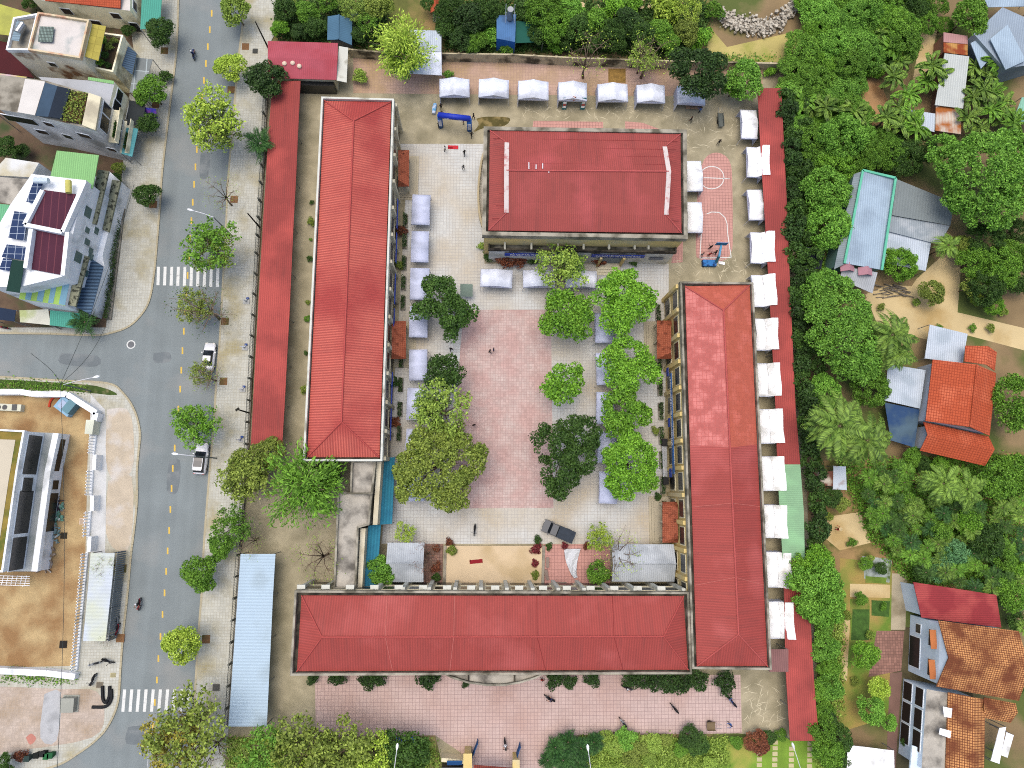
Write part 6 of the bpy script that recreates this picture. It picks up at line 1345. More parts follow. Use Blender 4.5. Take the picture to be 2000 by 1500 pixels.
# ---- top strip trees
put('feather2', 783, 85, 66, 'lime', 'tall feathery light green tree at the top wall'); put('feather1', 790, 110, 46, 'fresh', 'lower feathery tree behind the pale roof at the top wall'); put('bare2', 1150, 105, 52, 'lime', 'bare tree with yellow-green tufts behind the bannered tent'); put('bare3', 1270, 105, 52, 'lime', 'bare tree with yellow-green tufts left of the dark crown'); put('airy1', 1255, 115, 34, 'airy', 'thin airy tree tangled with the bare one behind the tents')
big([(1362, 140, 44), (1330, 125, 28), (1385, 165, 28), (1352, 172, 26), (1395, 130, 24)], 6, 'dark dense tree overhanging the right end of the back tents', 'deep'); put('round2', 1450, 155, 40, 'fresh', 'bright bushy tree beside the dark one at the top right yard corner'); put('round1', 1435, 170, 26, 'bright', 'small bright tree below the bushy one at the top right yard corner'); put('shrub2', 1505, 140, 12, 'bright', 'small bright bush at the corner of the boundary wall')
# ---- garden above the top wall
gl = ['dark', 'mid', 'fresh', 'deep', 'dark', 'airy']
for x, y, r, k, l in ((560, 20, 28, 'round1', 'dark'), (548, 55, 20, 'round2', 'bright'), (600, 25, 26, 'round3', 'mid'), (612, 55, 24, 'round1', 'dark'), (560, 5, 20, 'airy1', 'airy'), (585, 60, 18, 'round2', 'deep'), (640, 5, 24, 'round3', 'mid'), (690, 20, 30, 'airy2', 'airy'), (720, 45, 28, 'airy3', 'mid'), (700, 70, 20, 'round2', 'dark'), (735, 15, 30, 'round1', 'olive'), (880, 25, 34, 'dome1', 'dark'), (915, 40, 36, 'round1', 'deep'), (945, 20, 34, 'dome2', 'dark'), (900, 75, 26, 'round2', 'deep'), (870, 55, 24, 'round3', 'dark'), (930, 80, 24, 'round1', 'mid'), (960, 70, 22, 'shrub1', 'fresh'), (1060, 20, 42, 'dome3', 'mid'), (1085, 50, 36, 'dome1', 'mid'), (1030, 15, 30, 'round3', 'dark'), (1050, 70, 24, 'round1', 'dark'), (1115, 20, 28, 'round2', 'fresh'), (1130, 60, 32, 'round1', 'dark'), (1165, 45, 30, 'round3', 'mid'), (1195, 65, 34, 'dome2', 'dark'), (1225, 45, 30, 'round2', 'deep'), (1255, 70, 30, 'round1', 'dark'), (1290, 60, 26, 'round3', 'mid'), (1310, 85, 24, 'round2', 'mid'), (1200, 15, 24, 'shrub2', 'bright'), (1240, 10, 20, 'shrub3', 'bright'), (1300, 20, 30, 'shrub1', 'lime'), (1345, 20, 30, 'airy1', 'lime'), (1340, 60, 28, 'round1', 'olive'), (1370, 75, 24, 'shrub2', 'bright'), (1085, 95, 16, 'shrub3', 'bright'), (1395, 20, 20, 'shrub1', 'mid'), (1160, 85, 20, 'round2', 'dark'), (1105, 85, 18, 'round3', 'dark'), (990, 95, 16, 'shrub1', 'mid'), (840, 10, 20, 'round1', 'dark'), (755, 70, 20, 'round3', 'dark'), (655, 85, 14, 'shrub2', 'fresh')):
    put(k, x, y, r, l, desc={'dark': 'dark green garden tree', 'mid': 'mid green garden tree', 'fresh': 'fresh green garden tree', 'deep': 'blackish green garden tree', 'airy': 'thin pale garden tree', 'olive': 'olive garden tree', 'bright': 'bright green garden bush', 'lime': 'yellowish garden plant'}[l])
for i, (x, y) in enumerate(((1228, 8), (1251, 16), (1268, 15), (1252, 2), (1200, 8), (1166, 18), (1176, 28), (1197, 30), (1136, 14))): 
    p = P(x, y); t = thing('round_pot', None, 'pot', (p.x, p.y, 0)); where(t, 'round pale pot', x, y); b = B(); b.lathe((p.x, p.y, 0), [(.35, 0), (.5, .5), (.52, .55), (.4, .5)], 14); b.build('pot', M('pale_pot', (220, 196, 150)), t); b = B(); b.tube([(p.x, p.y, .5), (p.x, p.y, .52)], .38, 12); b.build('soil', M('pot_soil', (80, 70, 50)), t)
# ---- hedge trees along the right-hand shelter
ys = list(range(196, 470, 24)) + list(range(500, 780, 27)) + list(range(790, 1120, 27))
for i, y in enumerate(ys):
    x = np.interp(y, [190, 440, 520, 620, 700, 800, 905, 1000, 1060, 1110], [1534, 1548, 1552, 1560, 1562, 1568, 1580, 1596, 1590, 1585]) + rnd.uniform(-5, 6)
    put('hedge%d' % (i % 3 + 1), x, y, rnd.uniform(17, 25), 'deep' if i % 3 else 'dark', desc='blackish hedge shrub', group='hedge along the right shelter')
for i in range(14):
    y = 210 + i * 42; put('hedge%d' % (i % 3 + 1), np.interp(y, [200, 800], [1562, 1600]) + rnd.uniform(-8, 8), y, rnd.uniform(16, 24), 'dark', desc='second-row hedge shrub', group='hedge along the right shelter')
for y in (1195, 1225, 1260, 1300, 1345, 1390, 1425, 1470): put('round%d' % rnd.randint(1, 3), 1614 + rnd.uniform(-8, 12), y, rnd.uniform(20, 34), rnd.choice(['dark', 'mid', 'fresh']), desc='leafy shelter-side tree')
# ---- big domes on the right
big([(1612, 575, 48, -1), (1640, 620, 56), (1650, 670, 58), (1672, 705, 44, -.5), (1615, 640, 44), (1600, 600, 36, -1), (1690, 665, 30, -1)], 5.5, 'huge elongated bright mango tree right of the hedge', 'fresh', .66, .3, 150, 1.8, 'mango_tree')
big([(1905, 345, 78, 1), (1955, 315, 56), (1870, 330, 50), (1930, 400, 54), (1880, 385, 44), (1985, 370, 44), (1990, 300, 30), (1840, 300, 34, -1)], 7, 'huge bright mango tree above the dirt lane at the right edge', 'fresh', .7, .3, 150, 1.8, 'mango_tree')
for k, x, y, r, l, lb in (('dome1', 1612, 372, 48, 'fresh', 'round bright mango tree left of the green-edged tin house, upper'), ('dome2', 1618, 440, 46, 'fresh', 'round bright mango tree left of the green-edged tin house, lower'), ('dome3', 1760, 517, 35, 'bright', 'bright round tree overlapping the white tin roof of the grey house'), ('dome1', 1982, 785, 52, 'mid', 'round dense tree right of the orange tiled house'), ('dome2', 1612, 762, 34, 'fresh', 'round bright tree above the twin coconut palms, left one'), ('dome3', 1700, 758, 40, 'mid', 'round green tree left of the white lean-to roof'), ('dome2', 1598, 1148, 56, 'fresh', 'large bright tree over the lower red shelter'), ('dome1', 1590, 1110, 44, 'bright', 'bright leafy tree just below the green roof panel'), ('dome3', 1606, 1180, 44, 'fresh', 'bright tree at the lower end of the leafy group by the shelter'), ('round1', 1890, 30, 38, 'mid', 'bushy tree beside the big blue-grey roofs'), ('dome2', 1650, 270, 46, 'fresh', 'bright dense tree in the upper right thicket'), ('round2', 1820, 570, 26, 'olive', 'olive bush by the heap of timber and scrap'), ('dome1', 1985, 925, 40, 'mid', 'round tree near the right edge below the orange house'), ('round3', 1945, 940, 40, 'mid', 'bushy tree right above the grove at the right edge'), ('airy1', 1895, 560, 24, 'olive', 'thin olive shrub beside the dirt lane')): put(k, x, y, r, l, lb)
for x, y, r, l in ((1928, 470, 38, 'dark'), (1905, 510, 34, 'mid'), (1950, 520, 42, 'mid'), (1925, 560, 38, 'dark'), (1975, 500, 34, 'mid'), (1990, 545, 30, 'dark'), (1940, 595, 22, 'bright'), (1908, 585, 14, 'lime'), (1880, 480, 24, 'olive'), (1990, 450, 26, 'dark')): put('dome%d' % rnd.randint(1, 3), x, y, r, l, desc={'dark': 'dark green mounded tree', 'mid': 'mid green mounded tree', 'bright': 'small bright bush', 'lime': 'tiny lime green bush', 'olive': 'olive mounded bush'}[l])
for x, y, r, lb in ((1640, 832, 72, 'large coconut palm with sweeping fronds, left of two touching ones'), (1692, 860, 60, 'coconut palm touching the larger one, lower right of it'), (1740, 655, 52, 'dark coconut palm right of the elongated mango tree'), (1748, 690, 44, 'coconut palm above the white lean-to roof'), (1840, 945, 48, 'coconut palm in the upper part of the grove'), (1885, 955, 44, 'coconut palm right of the first one in the grove'), (1850, 480, 30, 'small dark palm at the corner of the grey tin roofs')): put('coco%d' % rnd.randint(1, 2), x, y, r, 'palm', lb)
# ---- upper right thicket
def inpoly(x, y, pg):
    c_ = False; n = len(pg)
    for i in range(n):
        (x1, y1), (x2, y2) = pg[i], pg[(i + 1) % n]
        if (y1 > y) != (y2 > y) and x < (x2 - x1) * (y - y1) / (y2 - y1) + x1: c_ = not c_
    return c_
def scatter(pg, n, mind, seed):
    rs = random.Random(seed); xs = [p[0] for p in pg]; ys_ = [p[1] for p in pg]; out = []; tries = 0
    while len(out) < n and tries < n * 60:
        tries += 1; x, y = rs.uniform(min(xs), max(xs)), rs.uniform(min(ys_), max(ys_))
        if inpoly(x, y, pg) and all((x - a) ** 2 + (y - b_) ** 2 > mind ** 2 for a, b_ in out): out.append((x, y))
    return out
TH = [(1575, -20), (1790, -20), (1778, 60), (1768, 120), (1700, 140), (1670, 170), (1690, 240), (1700, 300), (1660, 330), (1580, 330), (1545, 200), (1548, 120), (1580, 70)]
def cover(name, pgs, dens, leaf, size, zmax, label, seed=3):
    C_ = []
    for pg in pgs:
        a = abs(sum(pg[i][0] * pg[(i + 1) % len(pg)][1] - pg[(i + 1) % len(pg)][0] * pg[i][1] for i in range(len(pg)))) / 2
        for (x, y) in scatter(pg, int(a * dens), 0, seed):
            p = P(x, y, .5); hh_ = zmax * (.3 + .7 * (.5 + .5 * math.sin(x * .13 + 2 * math.sin(y * .09)) * math.cos(y * .11)))
            for _ in range(7): C_.append((p.x + rnd.gauss(0, .4), p.y + rnd.gauss(0, .4), hh_ * rnd.random() + .05))
    C_ = np.array(C_); me = leaf_mesh(name, C_, G.normal(size=C_.shape) * .5 + (0, 0, 1), size * (.6 + .8 * G.random(len(C_))), .6, LEAF[leaf])
    o = bpy.data.objects.new(name, me); COL.objects.link(o); o['kind'] = 'stuff'; o['label'] = label; return o
cover('thicket', [TH], .16, 'fresh', .4, 2.4, 'dense bright green thicket filling the upper right')
cover('undergrowth', [[(540, 0), (760, 0), (740, 90), (540, 72)], [(865, 0), (1380, 0), (1385, 60), (1340, 105), (870, 92)]], .10, 'dark', .34, .9, 'dark garden undergrowth above the top wall')
cover('undergrowth', [[(1640, 900), (2000, 890), (2000, 1150), (1780, 1140), (1700, 1050)], [(1545, 330), (1680, 260), (1690, 340), (1650, 470), (1600, 560), (1555, 500)]], .05, 'mid', .34, .6, 'green undergrowth below the palm grove')
cover('weeds', [[(440, 1445), (840, 1448), (860, 1500), (440, 1500)], [(1130, 1442), (1420, 1445), (1420, 1500), (1130, 1500)], [(1600, 1180), (1650, 1180), (1640, 1500), (1600, 1500)]], .08, 'airy', .3, .6, 'patchy pale weeds along the bottom gardens')
cover('weeds', [[(0, 742), (130, 748), (180, 758), (175, 762), (100, 762), (0, 762)], [(1385, 105), (1540, 110), (1400, 120)], [(0, 1308), (150, 1320), (150, 1335), (0, 1330)]], .05, 'mid', .26, .45, 'low weeds on verges and garden plots')
for i, (x, y) in enumerate(scatter(TH, 52, 24, 5)): put('dome%d' % (i % 3 + 1), x, y, rnd.uniform(22, 40), rnd.choice(['fresh', 'fresh', 'mid', 'bright']), desc=('tall bright thicket tree', 'leafy thicket tree', 'rounded thicket tree')[i % 3], group='trees of the upper right thicket', zs=rnd.uniform(.6, .9))
for i, (x, y) in enumerate(((1740, 95), (1760, 120), (1745, 150), (1775, 185), (1755, 210), (1730, 230), (1780, 230), (1590, 205), (1612, 210), (1570, 195), (1670, 215), (1820, 130), (1810, 160), (1835, 140), (1760, 240), (1790, 250), (1905, 130), (1930, 150), (1945, 120), (1920, 175), (1900, 190), (1935, 215), (1960, 225), (1890, 230), (1980, 240), (1915, 250), (1960, 200), (1940, 180), (1740, 60))): put('banana%d' % (i % 3 + 1), x, y, rnd.uniform(24, 34), 'palm' if i % 3 else 'mid', desc='splayed banana plant', group='banana plants on the right')
for x, y, r in ((1790, 20, 26), (1810, 45, 24), (1830, 10, 24), (1770, 10, 26), (1845, 50, 18), (1700, 300, 34), (1740, 300, 34), (1770, 310, 36), (1800, 290, 30), (1725, 275, 26), (1680, 320, 30), (1760, 280, 22)): put('dome%d' % rnd.randint(1, 3), x, y, r, rnd.choice(['dark', 'mid']), desc='dark thicket tree')
# ---- palm grove
GV = [(1690, 930), (1760, 905), (1830, 970), (1900, 985), (2005, 975), (2005, 1240), (1970, 1200), (1880, 1140), (1800, 1130), (1745, 1080), (1690, 1010)]
for i, (x, y) in enumerate(scatter(GV, 84, 20, 9)): put('areca%d' % (i % 4 + 1), x, y, rnd.uniform(15, 23), rnd.choice(['palm', 'mid', 'mid', 'dark', 'dpalm']), desc='slender areca palm', group='areca palms of the grove')
for x, y, r, l in ((1865, 1080, 30, 'teal'), (1835, 1110, 26, 'teal'), (1930, 1060, 34, 'dark'), (1960, 1090, 28, 'mid'), (1890, 1020, 30, 'bright'), (1830, 1040, 28, 'mid'), (1975, 1160, 34, 'mid'), (1990, 1110, 26, 'bright'), (1985, 1215, 22, 'dark'), (1780, 890, 20, 'mid'), (1800, 905, 18, 'dark'), (1835, 905, 18, 'bright'), (1625, 970, 20, 'dark'), (1640, 985, 18, 'palm' if False else 'olive'), (1690, 1100, 14, 'mid'), (1720, 1110, 14, 'dark')): put('round%d' % rnd.randint(1, 3), x, y, r, l, desc={'teal': 'bluish green small tree', 'dark': 'dark bushy tree', 'mid': 'mid green bushy tree', 'bright': 'bright bushy tree', 'olive': 'olive bush'}[l])
for x, y, r, l in ((1688, 1278, 30, 'bright'), (1680, 1170, 14, 'mid'), (1620, 1340, 30, 'fresh'), (1715, 1345, 26, 'lime'), (1700, 1385, 30, 'fresh'), (1735, 1410, 18, 'fresh'), (1640, 1440, 28, 'dark'), (1610, 1400, 24, 'dark'), (1630, 1480, 26, 'dark'), (1770, 1450, 12, 'dark'), (1800, 1120, 22, 'dark'), (1985, 1340, 18, 'dark')): put('round%d' % rnd.randint(1, 3), x, y, r, l, desc={'dark': 'dark garden bush', 'mid': 'green garden bush', 'bright': 'bright garden tree', 'lime': 'lime garden bush', 'fresh': 'fresh green garden tree'}[l])
# ---- bottom gardens right of the gate
for i, (x, y, r) in enumerate(((1085, 1460, 26), (1110, 1450, 28), (1135, 1462, 28), (1160, 1450, 24), (1100, 1485, 28), (1070, 1485, 22), (1130, 1490, 26))): put('fan%d' % (i % 3 + 1), x, y, r, 'dpalm', desc='dark fan palm', group='dark palm clump')
for x, y, r, l in ((1180, 1440, 18, 'airy'), (1200, 1455, 24, 'airy'), (1222, 1445, 24, 'fresh'), (1250, 1455, 22, 'olive'), (1275, 1450, 22, 'airy'), (1230, 1480, 20, 'olive'), (1345, 1440, 26, 'dark'), (1365, 1455, 24, 'dark'), (1300, 1445, 14, 'olive'), (1480, 1448, 26, 'rust'), (1500, 1440, 18, 'dark'), (1330, 1462, 16, 'mid'), (1385, 1490, 16, 'airy'), (1270, 1480, 14, 'airy'), (1440, 1450, 14, 'mid'), (1525, 1435, 14, 'mid'), (1600, 1465, 20, 'fresh')): put('round%d' % rnd.randint(1, 3), x, y, r, l, desc={'airy': 'pale green hedge tree', 'fresh': 'fresh green hedge tree', 'olive': 'olive hedge tree', 'dark': 'dark hedge tree', 'rust': 'reddish hedge shrub', 'mid': 'small green hedge bush'}[l], zs=.6)

for x, y, r, l in ((18, 288, 26, 'dark'), (48, 296, 16, 'deep'), (226, 352, 16, 'dark'), (232, 330, 14, 'olive'), (250, 62, 14, 'dark'), (14, 168, 16, 'dark'), (60, 8, 16, 'dark')): put('round%d' % rnd.randint(1, 3), x, y, r, l, desc='dark bush between houses', z0=.14)
for i, (x, y, r) in enumerate(((206, 82, 8), (216, 95, 9), (208, 112, 9), (200, 126, 8), (226, 84, 8), (214, 130, 7))):
    t = put('shrub%d' % (i % 3 + 1), x, y, r, ('mid', 'olive', 'dark')[i % 3], desc='terrace plant'); q_ = P(x, y, 5.7); t.location = q_
for i, (x, y, r) in enumerate(((1620, 1010, 9), (1665, 1060, 10), (1700, 1090, 9), (1655, 1200, 9), (1725, 1185, 8), (1700, 1240, 10), (1670, 1330, 9), (1835, 640, 8), (1790, 590, 9), (1720, 600, 8), (1680, 640, 8), (1960, 610, 10), (1935, 640, 9), (1900, 640, 8))): put('shrub%d' % (i % 3 + 1), x, y, r, ('olive', 'mid', 'airy')[i % 3], desc='small scrubby bush')

put('airy2', 380, 598, 40, 'olive', 'sparse olive foliage tree tangled with bare branches below the crossing'); put('airy3', 392, 728, 30, 'olive', 'thin olive foliage tree tangled with bare twigs by the white sedan')
# ================================================================== houses on the left
m_wh = M('white_wall', k=0.85, c=(232, 236, 238), var=.04, c2=(204, 208, 206), c2s=.3, c2t=.62)
m_crw = M('cream_wall', k=0.95, c=(240, 232, 198), var=.06, c2=(196, 186, 150), c2s=.3, c2t=.58)
m_gw = M('bare_grey_wall', k=0.95, c=(218, 217, 213), var=.1, vs=.4, fine=.1, c2=(176, 174, 168), c2s=.25, c2t=.56, c2w=.1, pat='brick', p=(.5, .22), pd=.06, pc=(160, 156, 150), pm=.02)
m_strk = M('streaked_wall', k=0.95, c=(216, 210, 190), var=.12, vs=.5, fine=.1, c2=(150, 114, 86), c2s=.3, c2t=.62, c2w=.05)
m_rooft = M('pale_roof_terrace', (226, 220, 212), var=.07, vs=.5, c2=(170, 180, 176), c2s=.35, c2t=.6, c2w=.08)
def col(n, c, **k): return M(n, c, **k)
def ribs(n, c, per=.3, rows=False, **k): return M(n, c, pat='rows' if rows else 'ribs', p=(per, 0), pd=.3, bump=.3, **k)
def house(name, label, cat, outline, z, wall, top, par=0.0, parm=None, z0=0.0, parent=None):
    o3 = ccw(PP(outline, z)); n = len(o3)
    if parent is None: t = thing(name, label, cat, (sum(v.x for v in o3) / n, sum(v.y for v in o3) / n, 0))
    else: t = parent
    b = B(); b.prism(o3, z0, 0, 1); b.build('wall', [wall, top], t)
    if par:
        b = B(); ring(b, offset(o3, -.08), offset(o3, .18), z - .2, z + par); b.build('parapet', parm or wall, t)
    return t
def wins(t, a, c_, zt, items, pane=m_dark, fr=None):
    "windows on the wall whose top edge runs a -> c_ (pixels at height zt); items (f, z0, z1, width)"
    A, D = P(*a, zt), P(*c_, zt); d = D - A; L = d.length; d.normalize(); out = Vector((d.y, -d.x, 0))
    cen = Vector(t.location)
    if (lerp(A, D, .5) - cen).dot(out) < 0: out = -out
    rz = math.atan2(d.y, d.x)
    for f, z0, z1, wd in items:
        c = A + d * (L * f); c.z = (z0 + z1) / 2
        b = B(); b.box(c + out * .03, (wd + .24, .1, z1 - z0 + .24), rz); fo = b.build('window', fr or m_wh, t)
        b = B(); b.box(c + out * .08, (wd, .08, z1 - z0), rz); b.build('pane', pane, fo)
def plane(t, name, pts, mat, th=.08, posts=0):
    p3 = [P(*p) for p in pts]; b = B(); b.sheet([p3], th); o = b.build(name, mat, t)
    if posts:
        for p in p3: b = B(); b.tube([(p.x, p.y, 0), (p.x, p.y, p.z - th)], .06); b.build('post', m_steel, t)
    return o
def awning(name, label, cat, pts, mat, group=None):
    p = P(*pts[0]); t = thing(name, label, cat, (p.x, p.y, 0), group=group); plane(t, 'roof', pts, mat, .07, 1); return t
m_grn = ribs('light_green_roof', (150, 206, 134), var=.04); m_mar = M('maroon_roof', (84, 40, 58), var=.08, vs=.3, pat='seams', p=(1.0, 0), pd=.5, pc=(150, 84, 90), fine=.1); m_teal2 = ribs('sea_green_roof', (90, 178, 156), var=.05)
# A cream house with orange roof, top
t = house('house', 'cream house with orange tiled roof cut by the top edge, beside the green awning', 'house', [(20, -60), (255, -60), (254, 21), (62, -2)], 5.2, m_crw, m_rooft)
ot = M('bright_orange_tiles', k=0.55, c=(206, 100, 64), var=.06, pat='grid', p=(.35, .35), pd=.08, pc=(168, 76, 46), pm=.04, bump=.4, c2=(190, 86, 56), c2s=.4)
plane(t, 'roof', [(85, -60, 7), (236, -60, 7), (235, 16, 5.6), (88, 1, 5.6)], ot, .15); wins(t, (62, -2), (254, 21), 5.2, [(.28, 2.6, 3.8, 1.4), (.8, 3.0, 4.1, 1.3), (.5, .3, 1.6, 1.6), (.93, .1, 2.2, 1.2)])
wins(t, (255, -60), (254, 21), 5.2, [(.4, 3.4, 4.4, 1.3), (.75, 3.4, 4.4, 1.3)])
awning('awning', 'bright sea-green corrugated awning at the top left pavement', 'awning', [(278, -30, 3.6), (318, -30, 3.2), (312, 55, 3.2), (274, 57, 3.6)], m_teal2)
awning('tin_roof', 'olive yellow flat roof at the upper left edge', 'roof', [(-40, -4, 5), (60, 26, 5), (24, 70, 5), (-40, 62, 5)], M('olive_yellow_roof', (190, 192, 92), var=.05, c2=(170, 172, 86), c2s=.4))
awning('tin_roof', 'dark maroon roof at the left edge below the olive yellow one', 'roof', [(-40, 72, 4), (20, 84, 4), (66, 152, 4), (-40, 136, 4)], M('dark_maroon_roof', (78, 24, 28), var=.1))
awning('tin_roof', 'narrow pink and yellow strip roof at the left edge', 'roof', [(-40, 138, 4.4), (52, 150, 4.4), (48, 158, 4.4), (-40, 150, 4.4)], M('strip_yellow', (214, 200, 120), c2=(220, 190, 196), c2s=.3, c2t=.5))
# B cream rooftop house
t = house('house', 'tall narrow house with white stained roof terrace and olive awning', 'house', [(78, 28), (176, 43), (159, 116), (59, 100)], 9.5, m_strk, m_rooft, .45, M('cream_parapet', (232, 214, 176), c2=(206, 160, 130), c2s=.5))
house('', '', '', [(31, 39), (77, 31), (60, 101), (17, 100)], 8.2, m_strk, m_gray, .5, m_wh, 0, t)
b = B(); q0 = P(93, 70, 9.5); b.box(q0 + Vector((0, 0, .35)), (2.0, 2.4, .1)); b.build('hatch_grille', M('greenish_grille', (140, 160, 150), pat='grid', p=(.2, .5), pc=(80, 90, 84), pm=.05), t)
b = B(); q0 = P(51, 64, 8.2); b.tube([q0 + Vector((-.5, -.7, 1.0)), q0 + Vector((.2, .7, 1.0))], .55, 12); b.build('water_tank', M('tank_steel', (170, 174, 176), rough=.3, metal=.6), t)
plane(t, 'awning', [(177, 46, 9.0), (207, 51, 8.6), (192, 119, 8.6), (162, 109, 9.0)], M('olive_awning', (178, 166, 78), pat='grid', p=(1.2, 1.4), pc=(150, 138, 60), pm=.03), .06)
plane(t, 'louvre', [(33, 40, 9.3), (46, 42, 9.3), (37, 80, 9.3), (22, 78, 9.3)], M('bluish_louvre', (150, 176, 190), pat='rows', p=(.4, 0), pd=.5), .06)
house('', '', '', [(200, 68), (243, 74), (224, 144), (176, 134)], 5.6, m_crw, M('terrace_soil', (84, 70, 50)), .6, m_crw, 0, t); wins(t, (59, 100), (159, 116), 9.5, [(.22, 6.4, 7.2, 1.0)]); 
plane(t, 'pergola', [(250, 90, 4.6), (267, 104, 4.2), (258, 146, 4.2), (238, 128, 4.6)], M('blue_slats', (86, 112, 136), pat='ribs', p=(.35, 0), pd=.7, pc=(40, 52, 66)), .06)
awning('glass_canopy', 'grey glazed canopy with pale frame on the upper left pavement', 'canopy', [(266, 112, 3.4), (298, 116, 3.2), (278, 186, 3.2), (253, 180, 3.4)], M('smoky_glazing', (124, 134, 134), var=.1, rough=.3, pat='grid', p=(1.6, 2.2), pc=(176, 190, 190), pm=.08))
# D low house with plain grey roof and cream front
t = house('house', 'house with plain grey roof and cream street front, wedged between two tall houses', 'house', [(75, 150), (224, 161), (213, 208), (120, 196)], 7.0, m_crw, M('plain_grey_roof', (188, 192, 196), var=.06, c2=(170, 174, 176), c2s=.3)); wins(t, (224, 161), (213, 208), 7.0, [(.3, 4.6, 6.0, 1.6), (.75, 4.4, 6.2, 1.5), (.5, .4, 2.4, 2.6)])
plane(t, 'green_strip', [(172, 150, 7.1), (222, 158, 7.1), (222, 164, 7.1), (172, 156, 7.1)], m_grn)
awning('dark_canopy', 'black flat canopy between two small trees on the left pavement', 'canopy', [(252, 196, 3.4), (284, 200, 3.2), (280, 246, 3.2), (248, 244, 3.4)], M('black_canopy', (52, 58, 60), var=.1))
b = B(); q0 = P(294, 220, 2.4); b.box(q0, (1.9, 1.4, .1), R(-8), 0, R(50)); o = b.build('signboard', M('violet_blue_board', (70, 70, 190), c2=(150, 80, 170), c2s=1.2, c2t=.56)); tag(o, 'violet-blue signboard between the trees on the left pavement', 'sign')
# C grey walled house
t = house('house', 'tall grey-walled house with dark tarpaulin and garden on the roof', 'house', [(0, 146), (49, 152), (92, 158), (197, 189), (186, 254), (68, 226), (0, 214)], 10.0, m_gw, m_gray)
wins(t, (68, 226), (186, 254), 10.0, [(.1, 7.6, 8.6, 1.3), (.62, 6.4, 7.4, 1.8), (.2, 4.4, 5.4, 1.2), (.9, 3.4, 4.2, 1.2)]); wins(t, (0, 214), (68, 226), 10.0, [(.3, 7.0, 8.6, 4.5), (.55, 4.2, 5.2, 1.6)])
wins(t, (197, 189), (186, 254), 10.0, [(.2, 7.2, 9.2, 1.6), (.62, 7.2, 9.2, 2.2), (.2, 3.9, 6.0, 1.6), (.62, 3.9, 6.0, 2.2), (.5, .2, 2.8, 3.6)])
for z_ in (6.4, 3.2):
    A_, D_ = P(197, 189, 10), P(186, 254, 10); d_ = (D_ - A_).normalized(); ou = Vector((-d_.y, d_.x, 0)); ou = ou if ou.x > 0 else -ou
    b = B(); b.box((A_ + D_) / 2 + ou * .7 + Vector((0, 0, z_ - 10)), ((D_ - A_).length, 1.4, .2), math.atan2(d_.y, d_.x)); bl = b.build('balcony', m_crw, t); b = B(); b.box((A_ + D_) / 2 + ou * 1.38 + Vector((0, 0, z_ - 9.45)), ((D_ - A_).length, .12, .9), math.atan2(d_.y, d_.x)); b.build('balcony_front', m_crw, bl)
    n = 300; u = G.random(n); C_ = np.array([(A_ + d_ * ((D_ - A_).length * (.45 + .5 * u[i])) + ou * 1.2 + Vector((0, 0, z_ - 9.1 + rnd.uniform(-.3, .5))) - Vector(t.location))[:] for i in range(n)]); me = leaf_mesh('balcony_plants', C_, G.normal(size=C_.shape) * .6 + (0, 0, 1), .3 * (.6 + .8 * G.random(n)), .6, LEAF['dark']); o = bpy.data.objects.new('balcony_plants', me); COL.objects.link(o); o.parent = bl
plane(t, 'white_slab', [(49, 154, 10.5), (88, 159, 10.5), (68, 225, 10.3), (34, 219, 10.3)], M('white_roof_slab', (230, 226, 218), var=.05), .3)
plane(t, 'tarpaulin', [(88, 161, 10.7), (112, 168, 10.9), (94, 228, 10.9), (69, 226, 10.6)], M('blue_grey_tarp', (62, 84, 104), var=.15), .1); plane(t, 'tarpaulin', [(112, 168, 10.9), (138, 174, 10.6), (120, 232, 10.6), (94, 228, 10.9)], M('black_tarp', (34, 46, 60), var=.15), .1)
plane(t, 'roof_garden_bed', [(136, 177, 10.15), (173, 183, 10.15), (159, 242, 10.15), (122, 237, 10.15)], M('roof_soil', (120, 72, 52), var=.2, c2=(60, 50, 34), c2s=.8, c2t=.5), .1)
plane(t, 'front_parapet', [(173, 181, 10.9), (197, 189, 10.9), (186, 254, 10.9), (160, 244, 10.9)], M('pale_cream', (230, 222, 190), c2=(190, 182, 156), c2s=.4), .3)
n = 700; C_ = []
for i in range(n): u, v = rnd.random(), rnd.random(); q0 = lerp(lerp(P(136, 177, 10.3), P(173, 183, 10.3), u), lerp(P(122, 237, 10.3), P(159, 242, 10.3), u), v); C_.append((q0 - Vector(t.location) + Vector((0, 0, rnd.uniform(0, .5))))[:])
C_ = np.array(C_); me = leaf_mesh('roof_plants', C_, G.normal(size=C_.shape) * .6 + (0, 0, 1), .25 * (.6 + .8 * G.random(n)), .6, LEAF['olive']); o = bpy.data.objects.new('roof_plants', me); COL.objects.link(o); o.parent = t; o['kind'] = 'stuff'
awning('awning', 'turquoise awning on the street corner of the grey-walled house', 'awning', [(247, 249, 3.4), (270, 251, 3.0), (258, 306, 3.0), (237, 300, 3.4)], M('turquoise_cloth', (120, 200, 200), var=.05))
awning('tin_roof', 'rusty red patio floor roof at the left edge', 'roof', [(-30, 184, 8), (27, 186, 8), (24, 206, 8), (-30, 204, 8)], M('rusty_patio', (140, 70, 60), c2=(110, 60, 50), c2s=1))
